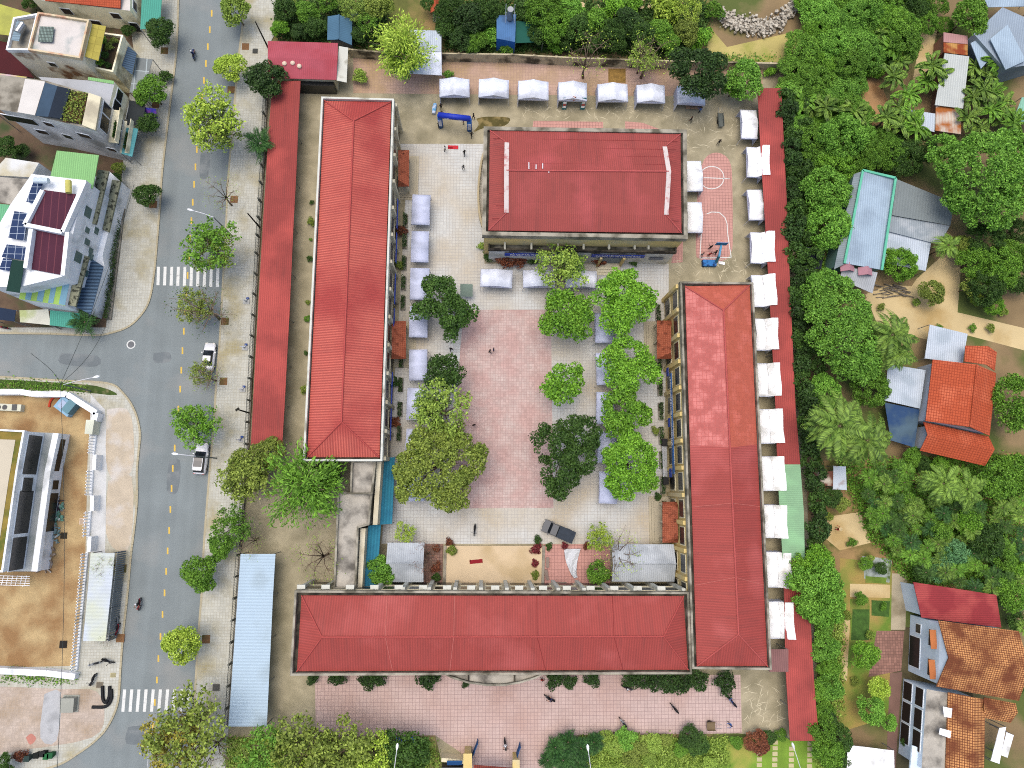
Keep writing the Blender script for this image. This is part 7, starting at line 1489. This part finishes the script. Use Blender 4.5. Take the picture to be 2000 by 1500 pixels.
# E solar panel house
t = house('house', 'white house with maroon roofs and rows of solar panels at the street corner', 'house', [(62, 340), (168, 352), (122, 540), (40, 560), (-20, 560), (-20, 470), (20, 400)], 9.6, m_wh, m_wh)
for nm, pts in (('roof', [(86, 371, 10.4), (148, 379, 10.4), (120, 451, 10.2), (52, 438, 10.2)]), ('roof', [(61, 447, 10.0), (130, 454, 10.0), (121, 537, 9.9), (52, 524, 9.9)])):
    plane(t, nm, pts, m_mar, .15)
b = B()
for p_ in ([(165, 354), (121, 453)], [(82, 371), (47, 438)], [(47, 438), (121, 453)], [(131, 453), (122, 538)], [(60, 447), (49, 523)]): b.bar(P(*p_[0], 10.8), P(*p_[1], 10.8), .55, .9)
b.build('roof_frame', m_wh, t)
plane(t, 'roof', [(111, 294, 8.2), (193, 303, 8.2), (181, 368, 8.2), (97, 350, 8.2)], m_grn, .12)['label'] = 'light green roof'
sp = M('solar_glass', (50, 68, 104), var=.06, rough=.7, spec=.08, fine=0, pat='grid', p=(1.02, .98), pd=.06, pc=(190, 204, 216), pm=.035)
for pts in ([(67, 350), (86, 353), (66, 397), (51, 394)], [(28, 412), (54, 416), (48, 470), (16, 464)], [(13, 477), (51, 482), (48, 508), (3, 502)], [(6, 504), (24, 506), (18, 529), (-2, 526)]):
    plane(t, 'solar_panel', [(x, y, 10.2) for x, y in pts], sp, .06)
plane(t, 'awning', [(24, 507, 10.3), (48, 510, 10.3), (38, 572, 10.0), (12, 568, 10.0)], M('dark_green_net', (26, 62, 52), var=.1), .06)
house('', '', '', [(48, 528), (138, 540), (127, 597), (37, 584)], 6.6, m_wh, M('green_blue_striped_roof', (158, 196, 98), pat='seams', p=(2.6, 0), pd=.0, bump=0), 0, None, 0, t)
for i in range(4):
    f0, f1 = (.13, .38, .63, .86)[i], (.25, .51, .74, 1.0)[i]; A_, D_, E_, F_ = [P(*p_, 6.63) for p_ in ((48, 529), (138, 541), (127, 596), (37, 583))]
    b = B(); b.sheet([[lerp(A_, D_, f0), lerp(A_, D_, f1), lerp(F_, E_, f1), lerp(F_, E_, f0)]], .02); b.build('blue_sheet', M('blue_grey_sheet', (120, 164, 184)), t)
m_pebble = M('pebbled_ledge', (150, 152, 126), var=.1, c2=(70, 72, 58), c2s=2.2, c2t=.56, c2w=.05)
for i, (pts, z_) in enumerate((([(191, 331), (212, 334), (187, 438), (169, 433)], 6.0), ([(219, 351), (235, 353), (212, 453), (200, 448)], 3.4), ([(153, 496), (173, 501), (147, 599), (126, 593)], 6.0))): plane(t, 'ledge', [(x, y, z_) for x, y in pts], m_pebble, .35)
plane(t, 'pergola', [(172, 501, 4.2), (202, 520, 4.2), (177, 614, 4.2), (149, 600, 4.2)], M('blue_pergola', (96, 124, 150), pat='rows', p=(.5, 0), pd=.8, pc=(30, 48, 66)), .08)
house('', '', '', [(168, 352), (214, 335), (236, 355), (200, 500), (204, 520), (178, 614), (126, 593), (122, 540)], 3.0, m_wh, m_wh, 0, None, 0, t)
wins(t, (168, 352), (122, 540), 9.6, [(.28, 6.9, 8.4, 1.5), (.45, 6.3, 7.3, .8), (.56, 5.6, 6.8, .9), (.62, 4.4, 5.4, .8), (.75, 6.6, 8.2, 1.5), (.68, 4.0, 5.2, 1.0), (.40, 4.2, 5.2, 1.0), (.86, 4.3, 5.6, 1.0)], M('window_green', (90, 120, 116), rough=.3))
q0 = P(88, 357, 10.2); b = B(); b.tube([q0 + Vector((-1.0, 0, .7)), q0 + Vector((.9, 0, .7))], .42, 12); b.build('water_tank', M('white_tank', (214, 230, 240), rough=.3), t); q0 = P(138, 368, 10.2); b = B(); b.tube([q0 + Vector((.1, -.9, .5)), q0 + Vector((-.1, .9, .5))], .4, 12); b.build('water_tank', M('yellow_tank', (206, 200, 110)), t)
house('house_annex', 'low white annex with tan roof panel above the solar panels', 'house', [(11, 308), (76, 318), (60, 346), (-20, 342)], 7.6, m_wh, M('tan_panel', (204, 196, 166), c2=(232, 234, 230), c2s=.2, c2t=.5))
awning('tin_roof', 'stained pale concrete terrace roof left of the solar panels', 'roof', [(-20, 344, 8), (56, 350, 8), (38, 402, 8), (-20, 392, 8)], m_slab); awning('tin_roof', 'light green roof at the left edge beside the solar panels', 'roof', [(-20, 396, 8), (38, 402, 8), (12, 476, 8), (-20, 530, 8)], ribs('sea_green_pale', (122, 196, 146), var=.04))
awning('awning', 'white and yellowish awning over the side street corner', 'awning', [(38, 606, 3), (94, 604, 3), (99, 635, 2.8), (39, 629, 2.8)], M('dirty_white_awning', (224, 224, 206), c2=(190, 200, 140), c2s=.3)); awning('awning', 'sea-green awning beside the drooping corner palm', 'awning', [(98, 606, 3), (158, 612, 3), (150, 642, 2.8), (97, 635, 2.8)], m_teal2); awning('tin_roof', 'navy blue roof with white edges at the left edge above the side street', 'roof', [(-20, 597, 3.4), (31, 606, 3.4), (28, 628, 3.2), (-20, 622, 3.2)], M('navy_roof', (36, 52, 76)))
# F white office block
t = house('office_block', 'white two-storey office block with mossy roof edge and dark windows', 'building', [(-60, 836), (50, 842), (36, 920), (8, 1116), (-60, 1116)], 7.4, m_wh, M('mossy_roof', (150, 130, 60), var=.2, c2=(100, 110, 40), c2s=.4), .35, m_wh)
plane(t, 'roof_deck', [(-60, 856, 7.45), (30, 859, 7.45), (18, 930, 7.45), (0, 1050, 7.45), (-60, 1050, 7.45)], M('tan_deck', (214, 204, 180), var=.05), .02)
house('', '', '', [(-60, 838), (113, 846), (97, 920), (71, 1116), (-60, 1116)], 3.2, m_wh, M('grey_terrace', (186, 192, 190), c2=(150, 160, 156), c2s=.3), .0, m_wh, 0, t)
b = B(); ls = PP([(109, 846), (93, 920), (67, 1116)], 3.9); b.bar(ls[0], ls[1], .8, .7); b.bar(ls[1], ls[2], .8, .7); b.build('terrace_parapet', m_wh, t)
wins(t, (50, 842), (36, 920), 7.4, [(.58, 3.7, 6.6, 5.4)], m_dark); wins(t, (36, 920), (8, 1116), 7.4, [(.14, 4.2, 6.2, 2.0), (.42, 3.7, 6.6, 5.8), (.84, 3.7, 6.6, 4.4)], m_dark)
wins(t, (113, 846), (97, 920), 3.2, [(f_, 1.2, 2.3, .8) for f_ in (.22, .36, .5, .64, .78, .92)], m_dark); wins(t, (97, 920), (71, 1116), 3.2, [(.14, .9, 2.2, 1.3), (.42, .6, 2.5, 5.4)], m_dark)
wins(t, (8, 1116), (71, 1116), 3.2, [(.5, .5, 2.4, 3)], m_dark)
b = B()
for i in range(9): b.bar(P(-20 + i * 9, 1124, 1.0 + 0), P(-24 + i * 9, 1142, 1.0), .07, .07)
for i in range(5): b.bar(P(-20, 1124 + i * 4.5, 1.1), P(58, 1126 + i * 4.5, 1.1), .07, .07)
for x, y in ((-16, 1124), (56, 1126), (54, 1143), (-18, 1142)): q0 = P(x, y); b.tube([(q0.x, q0.y, 0), (q0.x, q0.y, 1.1)], .05)
o = b.build('scaffold_frame', m_tw); tag(o, 'white scaffold grid at the lower end of the white office block', 'scaffold')
# planter clutter strip beside the office
for i, (x, y, s_, c_, lb) in enumerate(((112, 1004, 1.0, (110, 160, 140), 'teal heap of stored goods beside the office wall'), (114, 985, .8, (60, 50, 60), 'dark heap of junk beside the office wall'), (106, 1045, .8, (120, 150, 150), 'pale teal pile beside the lower office wall'), (92, 1092, 1.2, (170, 150, 130), 'pile of twigs and timber in a frame below the office'))):
    q0 = P(x, y); b = B(); rs = random.Random(i)
    for _ in range(26): b.box((q0.x + rs.uniform(-1, 1) * s_, q0.y + rs.uniform(-1.4, 1.4) * s_, rs.uniform(.15, .5)), (rs.uniform(.2, .9), rs.uniform(.1, .3), rs.uniform(.1, .3)), rs.uniform(0, 3))
    o = b.build('junk_pile', M('junk_%d' % i, c_, var=.4, vs=2, c2=(220, 220, 214), c2s=1.6, c2t=.6)); tag(o, lb, 'pile')
# yard walls, picket fence, equipment, bike shelter
b = B()
ww = [P(x, y, 1.6) for x, y in ((-40, 765), (40, 765), (60, 769), (130, 770), (187, 806), (183, 822))]
for i in range(len(ww) - 1): b.bar(ww[i], ww[i + 1], .8, 1.6)
o = b.build('yard_wall', m_wh); tag(o, 'thick white wall along the upper edge of the bare earth yard', 'wall')
b = B(); ww = [P(x, y, 1.3) for x, y in ((146, 1322), (90, 1315), (-40, 1309))]
for i in range(2): b.bar(ww[i], ww[i + 1], .8, 1.3)
o = b.build('yard_wall', m_wh); tag(o, 'thick white wall along the lower edge of the bare earth yard', 'wall')
def picket(label, a, c_, lo=0, sol=()):
    A_, D_ = P(*a), P(*c_); t = thing('picket_fence', label, 'fence', (A_.x, A_.y, 0), group='white yard fences'); n = int((D_ - A_).length / .42); d_ = (D_ - A_).normalized(); rz = math.atan2(d_.y, d_.x)
    b = B(); b.bar(A_ + Vector((0, 0, .45)), D_ + Vector((0, 0, .45)), .3, .45); b.build('base_wall', m_wh, t); b = B()
    for k in range(n): q0 = lerp(A_, D_, (k + .5) / n); b.box((q0.x, q0.y, 1.15), (.13, .1, 1.5), rz)
    b.bar(A_ + Vector((0, 0, .75)), D_ + Vector((0, 0, .75)), .06, .06); b.bar(A_ + Vector((0, 0, 1.6)), D_ + Vector((0, 0, 1.6)), .06, .06); b.build('railing', m_wh, t)
picket('white picket fence at the upper end of the bare earth yard', (191, 832), (185, 888)); picket('white picket fence opposite the office windows', (183, 918), (180, 968)); picket('white picket fence beside the pale square slab', (179, 998), (175, 1048)); picket('long white picket fence behind the white bike shelter', (173, 1078), (152, 1308))
for i, (a, c_) in enumerate((((185, 888), (183, 918)), ((180, 968), (179, 998)), ((175, 1048), (173, 1078)))):
    b = B(); b.bar(P(*a, 1.8), P(*c_, 1.8), .5, 1.8); o = b.build('solid_wall', m_wh); tag(o, f'plain white wall piece between picket fences, {("upper", "middle", "lower")[i]} one', 'wall')
t = thing('transformer', 'light blue metal cabinet set slantwise in the yard corner', 'cabinet', tuple(P(140, 797))); q0 = P(136, 795); mbl = M('pale_blue_metal', (150, 190, 216)); b = B(); b.box((q0.x, q0.y, .6), (2.6, 2.0, 1.2), R(-36)); b.build('cabinet', mbl, t); b = B(); b.box((q0.x + .8, q0.y - .1, .9), (1.2, 1.9, 1.5), R(-36)); b.build('housing', M('teal_metal', (110, 150, 160)), t); b = B(); b.box((q0.x - .2, q0.y + .1, 1.24), (1.3, 1.2, .08), R(-36)); b.build('panel', M('grey_blue_panel', (180, 196, 220)), t)
t = thing('generator', 'long cream air-conditioning unit with two round fans in the yard', 'machine', tuple(P(28, 797))); q0 = P(25, 797); b = B(); b.box((q0.x, q0.y, .5), (3.6, 1.0, 1.0), R(-2)); b.build('casing', M('cream_metal', (222, 222, 200)), t)
for k in (-1.4, -.5): b = B(); b.tube([(q0.x + k, q0.y, .98), (q0.x + k, q0.y, 1.03)], .36, 14); b.build('fan', m_dark, t)
b = B(); b.box((q0.x + .9, q0.y, 1.03), (.7, .9, .06)); b.build('grille', m_dark, t)
b = B(); b.tube([P(x, y, .25) for x, y in bez([(96, 795), (98, 785), (104, 777), (111, 775), (117, 778)], 4)], .16, 8); o = b.build('hose', M('red_hose', (206, 70, 44))); tag(o, 'curved red hose lying on the bare earth', 'hose')
b = B(); b.prism(PP([(168, 820), (184, 820), (180, 848), (165, 847)], 2.0), 0); o = b.build('meter_box', M('cream_box', (232, 236, 214))); tag(o, 'cream box cabinet at the upper end of the picket fence', 'cabinet')
sh = shelter('bike_shelter', 'white roofed bike shelter along the lower left pavement', 'shelter', [(177, 224, 1080), (173, 219, 1135), (168, 213, 1190), (162, 206, 1252)], 2.6, 2.9, M('white_shelter_roof', (214, 224, 232), var=.05, c2=(220, 226, 196), c2s=.12, c2t=.56, pat='rows', p=(.5, 0), pd=.15))
b = B(); a, c_ = P(224, 1080, 2.9), P(206, 1252, 2.9)
for k in range(40): q0 = lerp(a, c_, k / 39); b.box((q0.x + .25, q0.y, 1.5), (.06, .2, 2.4))
b.build('slatted_side', M('side_grey', (130, 140, 146)), sh)
# ================================================================== houses on the right
m_tin = ribs('pale_blue_tin', (182, 204, 220), var=.05, c2=(160, 180, 196), c2s=.2); m_ting = ribs('grey_tin', (150, 164, 168), var=.06, c2=(130, 142, 146), c2s=.3); m_tinw = ribs('white_tin', (214, 226, 236), var=.04, c2=(190, 204, 214), c2s=.3); m_edge = M('sea_green_edge', (110, 200, 166))
t = house('house', 'tin-roofed house with sea-green edges and pink gablets on its porch', 'house', [(1668, 342), (1686, 336), (1748, 350), (1722, 524), (1640, 512), (1632, 520)], 4.2, M('green_grey_wall', (110, 150, 136)), m_ting)
plane(t, 'roof', [(1686, 332, 4.9), (1750, 347, 4.5), (1723, 527, 4.5), (1650, 514, 4.9)], m_tin, .12); plane(t, 'lower_roof', [(1668, 340, 4.4), (1685, 334, 4.7), (1649, 516, 4.7), (1629, 526, 4.3)], m_ting, .1)
b = B()
for a, c_ in (((1686, 332), (1750, 347)), ((1750, 347), (1723, 527)), ((1686, 332), (1650, 514))): b.bar(P(*a, 5.0), P(*c_, 5.0), .35, .2)
b.build('roof_edge', m_edge, t)
plane(t, 'porch_roof', [(1646, 520, 4.0), (1714, 532, 4.0), (1704, 573, 3.4), (1640, 545, 3.4)], M('porch_tin', (190, 196, 200), pat='ribs', p=(.3, 0), pd=.3), .08)
for i, (x, y) in enumerate(((1655, 524), (1690, 532))): q0 = P(x, y, 4.2); b = B(); b.sheet([[q0 + Vector((-1.1, -.5, 0)), q0 + Vector((0, -.5, .7)), q0 + Vector((0, .8, .7)), q0 + Vector((-1.1, .8, 0))], [q0 + Vector((0, -.5, .7)), q0 + Vector((1.1, -.5, 0)), q0 + Vector((1.1, .8, 0)), q0 + Vector((0, .8, .7))]], .12); b.build('gablet', M('pink_gablet', (190, 140, 150)), t)
awning('tin_roof', 'dark grey tin roof right of the sea-green edged house', 'roof', [(1752, 350, 4.2), (1864, 396, 4.0), (1856, 440, 3.8), (1742, 420, 4.0)], M('dark_grey_tin', (140, 150, 150), pat='ribs', p=(.25, 0), pd=.25, bump=.3, var=.06)); awning('tin_roof', 'mid grey tin roof with a light green corner panel', 'roof', [(1741, 421, 3.7), (1855, 441, 3.5), (1836, 478, 3.3), (1736, 452, 3.5)], ribs('mid_grey_tin', (164, 176, 182), var=.08, c2=(190, 198, 202), c2s=.5)); awning('tin_roof', 'white tin roof partly under the bright round tree', 'roof', [(1735, 449, 3.2), (1821, 463, 3.1), (1808, 529, 2.9), (1722, 512, 3.0)], m_tinw)
awning('tin_roof', 'black shade cloth left of the sea-green edged house', 'roof', [(1572, 482, 2.6), (1612, 484, 2.6), (1604, 524, 2.5), (1574, 528, 2.5)], M('black_shade', (30, 38, 50), var=.2))
t = thing('tin_shed', 'long pale tin shed with rusty lower end and pink upper end', 'shed', tuple(P(1852, 170)))
for nm, pts, m_ in (('roof', [(1845, 104, 3.6), (1893, 110, 3.6), (1881, 212, 3.4), (1826, 205, 3.4)], ribs('pale_shed_tin', (210, 216, 210), var=.05)), ('pink_roof', [(1843, 63, 3.2), (1890, 70, 3.2), (1890, 86, 3.2), (1843, 82, 3.2)], M('pink_tin', (196, 150, 146), pat='ribs', p=(.3, 0))), ('rusty_roof', [(1843, 82, 3.1), (1890, 87, 3.1), (1890, 108, 3.1), (1843, 102, 3.1)], M('rusty_sheet', (160, 76, 40), c2=(210, 160, 90), c2s=.5, pat='ribs', p=(.4, 0))), ('rusty_roof', [(1828, 205, 3.0), (1878, 212, 3.0), (1877, 262, 2.8), (1827, 255, 2.8)], M('rust_streaks', (216, 206, 190), c2=(176, 104, 50), c2s=.4, c2t=.5, pat='ribs', p=(.5, 0), pd=.3, pc=(190, 120, 60))), ('lower_roof', [(1769, 213, 2.8), (1827, 222, 2.8), (1825, 258, 2.6), (1770, 241, 2.6)], m_tinw)): plane(t, nm, pts, m_, .08)
b = B(); b.prism(offset(ccw(PP([(1845, 104), (1893, 110), (1878, 260), (1828, 254)], 2.7)), .3), 0); b.build('wall', M('brick_dim', (150, 110, 90)), t); b = B(); b.prism(PP([(1845, 66), (1888, 72), (1888, 104), (1845, 100)], 2.9), 0); b.build('wall', M('brick_dim', (150, 110, 90)), t); b = B(); b.prism(PP([(1775, 218), (1822, 226), (1822, 250), (1776, 238)], 2.4), 0); b.build('wall', M('brick_dim', (150, 110, 90)), t)
t = house('warehouse', 'group of big blue-grey tin roofs in the upper right corner', 'building', [(1902, 66), (1958, 14), (2060, 60), (2060, 110), (2000, 128), (1962, 134)], 4.6, m_ting, ribs('blue_grey_tin', (166, 182, 196), var=.05)); plane(t, 'upper_roof', [(1934, 76, 5.2), (1968, 48, 5.4), (2004, 118, 5.2), (1964, 136, 5.0)], m_tin, .1); plane(t, 'lower_roof', [(1896, 84, 4.0), (1919, 72, 4.1), (1940, 108, 4.0), (1916, 134, 3.9)], m_tin, .1)
awning('tin_roof', 'blue-grey tin roof at the very top right corner', 'roof', [(1915, -20, 4.5), (2030, -20, 4.5), (2020, 12, 4.5), (1930, 14, 4.5)], m_tin); awning('tin_roof', 'pale green roof strip at the right edge among bananas', 'roof', [(1996, 190, 3), (2030, 190, 3), (2030, 250, 3), (1980, 232, 3)], ribs('pale_sea_green', (150, 206, 180)))
otl = M('orange_roof_tiles', k=0.55, c=(208, 98, 60), var=.05, vs=.5, pat='grid', p=(.42, .36), pd=.06, pc=(166, 70, 42), pm=.045, bump=.5, c2=(216, 114, 78), c2s=.3)
t = house('house', 'orange tiled house with several gables by the dirt lane', 'house', [(1828, 708), (1940, 728), (1930, 846), (1812, 820)], 4.6, M('bluish_white_wall', (206, 214, 224)), m_gray)
b = B(); b.sheet([[P(1822, 702, 4.8), P(1908, 712, 6.2), P(1895, 834, 6.2), P(1808, 822, 4.8)], [P(1908, 712, 6.2), P(1946, 729, 4.8), P(1933, 851, 4.8), P(1895, 834, 6.2)]], .15); r_ = b.build('roof', otl, t); b = B(); b.tube([P(1908, 712, 6.28), P(1895, 834, 6.28)], .13); b.build('ridge_cap', otl, r_)
b = B(); b.sheet([[P(1886, 675, 4.6), P(1930, 676, 5.2), P(1926, 712, 5.2), P(1884, 706, 4.6)], [P(1930, 676, 5.2), P(1947, 688, 4.6), P(1943, 724, 4.6), P(1926, 712, 5.2)]], .12); b.build('rear_roof', otl, t)
b = B(); b.sheet([[P(1804, 824, 3.8), P(1931, 852, 3.8), P(1943, 878, 4.8), P(1812, 849, 4.8)], [P(1812, 849, 4.8), P(1943, 878, 4.8), P(1924, 910, 3.6), P(1797, 880, 3.6)]], .14); b.build('front_roof', otl, t); b = B(); b.prism(PP([(1812, 832), (1928, 857), (1920, 900), (1804, 874)], 3.4), 0); b.build('wall', M('bluish_white_wall', (206, 214, 224)), t)
awning('car_port', 'flat white car port roof with a slatted side, by the dirt lane', 'car port', [(1816, 634, 3), (1890, 652, 3), (1880, 709, 2.8), (1806, 700, 2.8)], m_tinw); awning('lean_to', 'white lean-to roof with a green edge left of the orange house', 'lean-to', [(1735, 711, 3.2), (1808, 723, 3.2), (1797, 798, 3), (1727, 782, 3)], m_tinw); awning('tarpaulin_roof', 'blue-grey net and tarpaulin below the white lean-to', 'tarpaulin', [(1728, 786, 2.6), (1796, 800, 2.6), (1786, 874, 2.4), (1740, 860, 2.4)], M('blue_net', (84, 108, 124), var=.15, c2=(50, 80, 120), c2s=.3, c2t=.5))
mt = M('mottled_tiles', (222, 160, 100), var=.08, vs=.8, fine=.1, c2=(128, 74, 44), c2s=.35, c2t=.53, c2w=.1, pat='grid', p=(.34, .3), pd=.1, pc=(120, 66, 40), pm=.05, bump=.5)
t = house('house', 'white house with mottled orange tile roofs and open west verandas', 'house', [(1836, 1218), (1990, 1238), (1985, 1362), (1832, 1336)], 6.8, M('bluish_wall', k=0.8, c=(208, 222, 234)), m_gray)
b = B(); b.sheet([[P(1833, 1212, 7.0), P(1990, 1233, 7.0), P(2012, 1306, 8.6), P(1853, 1285, 8.6)], [P(1853, 1285, 8.6), P(2012, 1306, 8.6), P(1990, 1369, 7.0), P(1829, 1341, 7.0)]], .15); b.build('roof', mt, t)
b = B(); b.poly(PP([(1836, 1218, 6.8), (1853, 1287, 8.4), (1832, 1336, 6.8)])); b.build('gable_wall', M('bluish_wall', k=0.8, c=(208, 222, 234)), t)
wins(t, (1836, 1218), (1832, 1336), 6.8, [(.28, 4.6, 5.9, 2.2), (.78, 4.6, 5.9, 2.2), (.62, .3, 2.6, 4.2), (.2, 1.6, 2.6, 1.2)], m_dark)
for f_ in (.28, .78): A_, D_ = P(1836, 1218, 6.8), P(1832, 1336, 6.8); q0 = lerp(A_, D_, f_); b = B(); b.box((q0.x - .45, q0.y, 6.15), (.8, 2.6, .1), 0, 0, 0, R(-15)); b.build('window_hood', M('hood_orange', (196, 120, 70)), t)
house('', '', '', [(1810, 1346), (1900, 1362), (1912, 1500), (1800, 1500)], 5.4, M('bluish_wall', k=0.8, c=(208, 222, 234)), m_slab, 0, None, 0, t)
b = B(); b.sheet([[P(1852, 1352, 5.6), P(1902, 1362, 6.8), P(1904, 1530, 6.8), P(1846, 1530, 5.6)], [P(1902, 1362, 6.8), P(1924, 1366, 6.0), P(1922, 1530, 6.0), P(1904, 1530, 6.8)]], .15); b.build('roof', mt, t); b = B(); b.sheet([[P(1922, 1362, 6), P(1984, 1374, 6), P(1988, 1392, 6.6), P(1922, 1382, 6.6)], [P(1922, 1382, 6.6), P(1988, 1392, 6.6), P(1974, 1412, 5.8), P(1922, 1402, 5.8)]], .12); b.build('roof', mt, t)
wins(t, (1810, 1346), (1800, 1500), 5.4, [(.14, 3.2, 4.8, 2.4), (.42, 3.2, 4.8, 2.6), (.70, 3.2, 4.8, 2.6), (.14, .4, 2.2, 2.4), (.42, .4, 2.2, 2.6), (.70, .4, 2.2, 2.6)], M('dark_brown_opening', (48, 36, 28)))
for i, (pts) in enumerate(([(1842, 1380), (1860, 1384), (1858, 1402), (1844, 1400)], [(1836, 1422), (1858, 1428), (1856, 1442), (1834, 1434)])): plane(t, 'canopy', [(x, y, 6.4) for x, y in pts], m_tw, .06)
plane(t, 'balcony_slab', [(1782, 1456, 4.4), (1846, 1478, 4.4), (1846, 1520, 4.4), (1776, 1520, 4.4)], M('bluish_wall', k=0.8, c=(208, 222, 234)), .3)
for i, pts in enumerate(([(1952, 1422, 3.6), (1965, 1420, 3.6), (1952, 1492, 3.4), (1935, 1486, 3.4)], [(1966, 1430, 3.4), (1980, 1436, 3.4), (1968, 1480, 3.2), (1955, 1475, 3.2)])): awning('awning', ('white plastic awning behind the mottled tile house, wider one', 'white plastic awning behind the mottled tile house, right one')[i], 'awning', pts, m_tw)
t = house('tin_house', 'crimson tin roofed outbuilding above the mottled tile house', 'house', [(1790, 1144), (1940, 1166), (1948, 1222), (1802, 1202)], 4.0, M('bluish_wall', k=0.8, c=(208, 222, 234)), m_gray); plane(t, 'roof', [(1784, 1137, 4.8), (1946, 1162, 4.6), (1956, 1226, 4.2), (1800, 1206, 4.4)], M('crimson_tin', k=0.5, c=(180, 66, 70), var=.06, c2=(190, 84, 80), c2s=.3, pat='rows', p=(.3, 0), pd=.35, bump=.3), .12)
awning('tin_roof', 'plain white flat roof at the bottom edge right of the lawn', 'roof', [(1656, 1455, 3), (1746, 1466, 3), (1748, 1540, 3), (1652, 1540, 3)], m_tw)
t = thing('rusty_shed', 'small shed with pale and brown rusty sheets at the grove edge', 'shed', tuple(P(1625, 935))); plane(t, 'roof', [(1628, 910, 2.4), (1652, 911, 2.4), (1654, 957, 2.2), (1627, 956, 2.2)], M('pale_rusty', (206, 216, 224), c2=(150, 110, 90), c2s=.6, c2t=.62), .06, 1); plane(t, 'side_roof', [(1590, 922, 2.2), (1627, 920, 2.2), (1627, 950, 2.1), (1592, 946, 2.1)], M('brown_sheet', (120, 76, 60), c2=(210, 200, 180), c2s=.5, c2t=.58), .06, 1)
# ---- sheds above the top wall
gable_shed('tin_shed', 'blue-grey tin shed with gabled roof above the pink gatehouse', 'shed', [(640, 32), (688, 38), (687, 88), (639, 78)], 2.8, 3.6, .5, M('slate_blue_tin', (84, 124, 150), pat='ribs', p=(.3, 0), pd=.25), M('shed_wall', (120, 120, 116)), False)
awning('tin_roof', 'small blue tin roof right of the blue-grey shed', 'roof', [(686, 19, 2.6), (703, 18, 2.6), (704, 36, 2.5), (687, 36, 2.5)], M('slate_blue_tin', (84, 124, 150))); awning('tin_roof', 'white roof behind the feathery tree at the top wall', 'roof', [(802, 58, 3), (862, 60, 3), (862, 101, 2.9), (800, 100, 2.9)], m_tinw); awning('white_canopy', 'large white canopy inside the wall under the feathery tree', 'canopy', [(800, 101, 3.2), (862, 102, 3.2), (863, 147, 2.6), (792, 143, 2.6)], m_tc)
gable_shed('little_house', 'tiny orange roofed hut at the top edge', 'hut', [(842, -30), (864, -30), (863, 28), (841, 25)], 2.6, 3.3, .5, ot, m_wh, False); awning('tin_roof', 'dark green roof right of the blue water tank hut', 'roof', [(1008, 41, 2.8), (1046, 43, 2.8), (1060, 82, 2.6), (1006, 84, 2.6)], M('bottle_green_roof', (30, 92, 78), var=.1))
t = house('tank_hut', 'blue corrugated hut with a water tank frame on top', 'hut', [(970, 30), (1008, 28), (1006, 82), (970, 75)], 3.2, M('blue_tin_wall', (40, 110, 196), pat='ribs', p=(.3, 0)), M('blue_roof_tin', (86, 130, 180), pat='ribs', p=(.3, 0), c2=(60, 70, 90), c2s=.3)); q0 = P(996, 36, 3.4); b = B(); b.tube([q0, q0 + Vector((0, 0, 2.2))], .5, 14); b.build('water_tank', M('tank_steel', (170, 174, 176), rough=.3, metal=.6), t); b = B()
for sx in (-.7, .7):
    for sy in (-.7, .7): b.tube([q0 + Vector((sx, sy, -.2)), q0 + Vector((sx, sy, 2.4))], .04)
b.build('tank_frame', m_tw, t)
b = B(); rs = random.Random(4)
for _ in range(900):
    u = rs.random(); x = lerp(1402, 1556, u); y = 30 + 26 * math.sin(math.pi * (1 - abs(2 * u - 1)) * .5) + rs.gauss(0, 8) - 20 * max(0, u - .7) / .3; q0 = P(x, y); s_ = rs.uniform(.15, .5); b.box((q0.x, q0.y, rs.uniform(.1, .7)), (s_, s_ * rs.uniform(.6, 1.2), s_ * .7), rs.uniform(0, 3), 0, rs.uniform(-.4, .4))
o = b.build('rubble', M('rubble_stone', (204, 196, 178), var=.25, vs=2.5, c2=(130, 120, 104), c2s=1.5)); o['kind'] = 'stuff'; o['label'] = 'curved heap of pale broken rubble at the top'
b = B(); rs = random.Random(6)
for i in range(30): q0 = P(rs.uniform(1710, 1775), 557 + rs.uniform(-2, 24)); b.box((q0.x, q0.y, rs.uniform(.1, .5)), (rs.uniform(.6, 2.4), .12, .12), rs.uniform(-.5, .3))
o = b.build('timber_pile', M('grey_timber', (120, 112, 100), var=.3, vs=2)); tag(o, 'scattered timber pile below the pink-gabled porch', 'pile')
finish_labels()
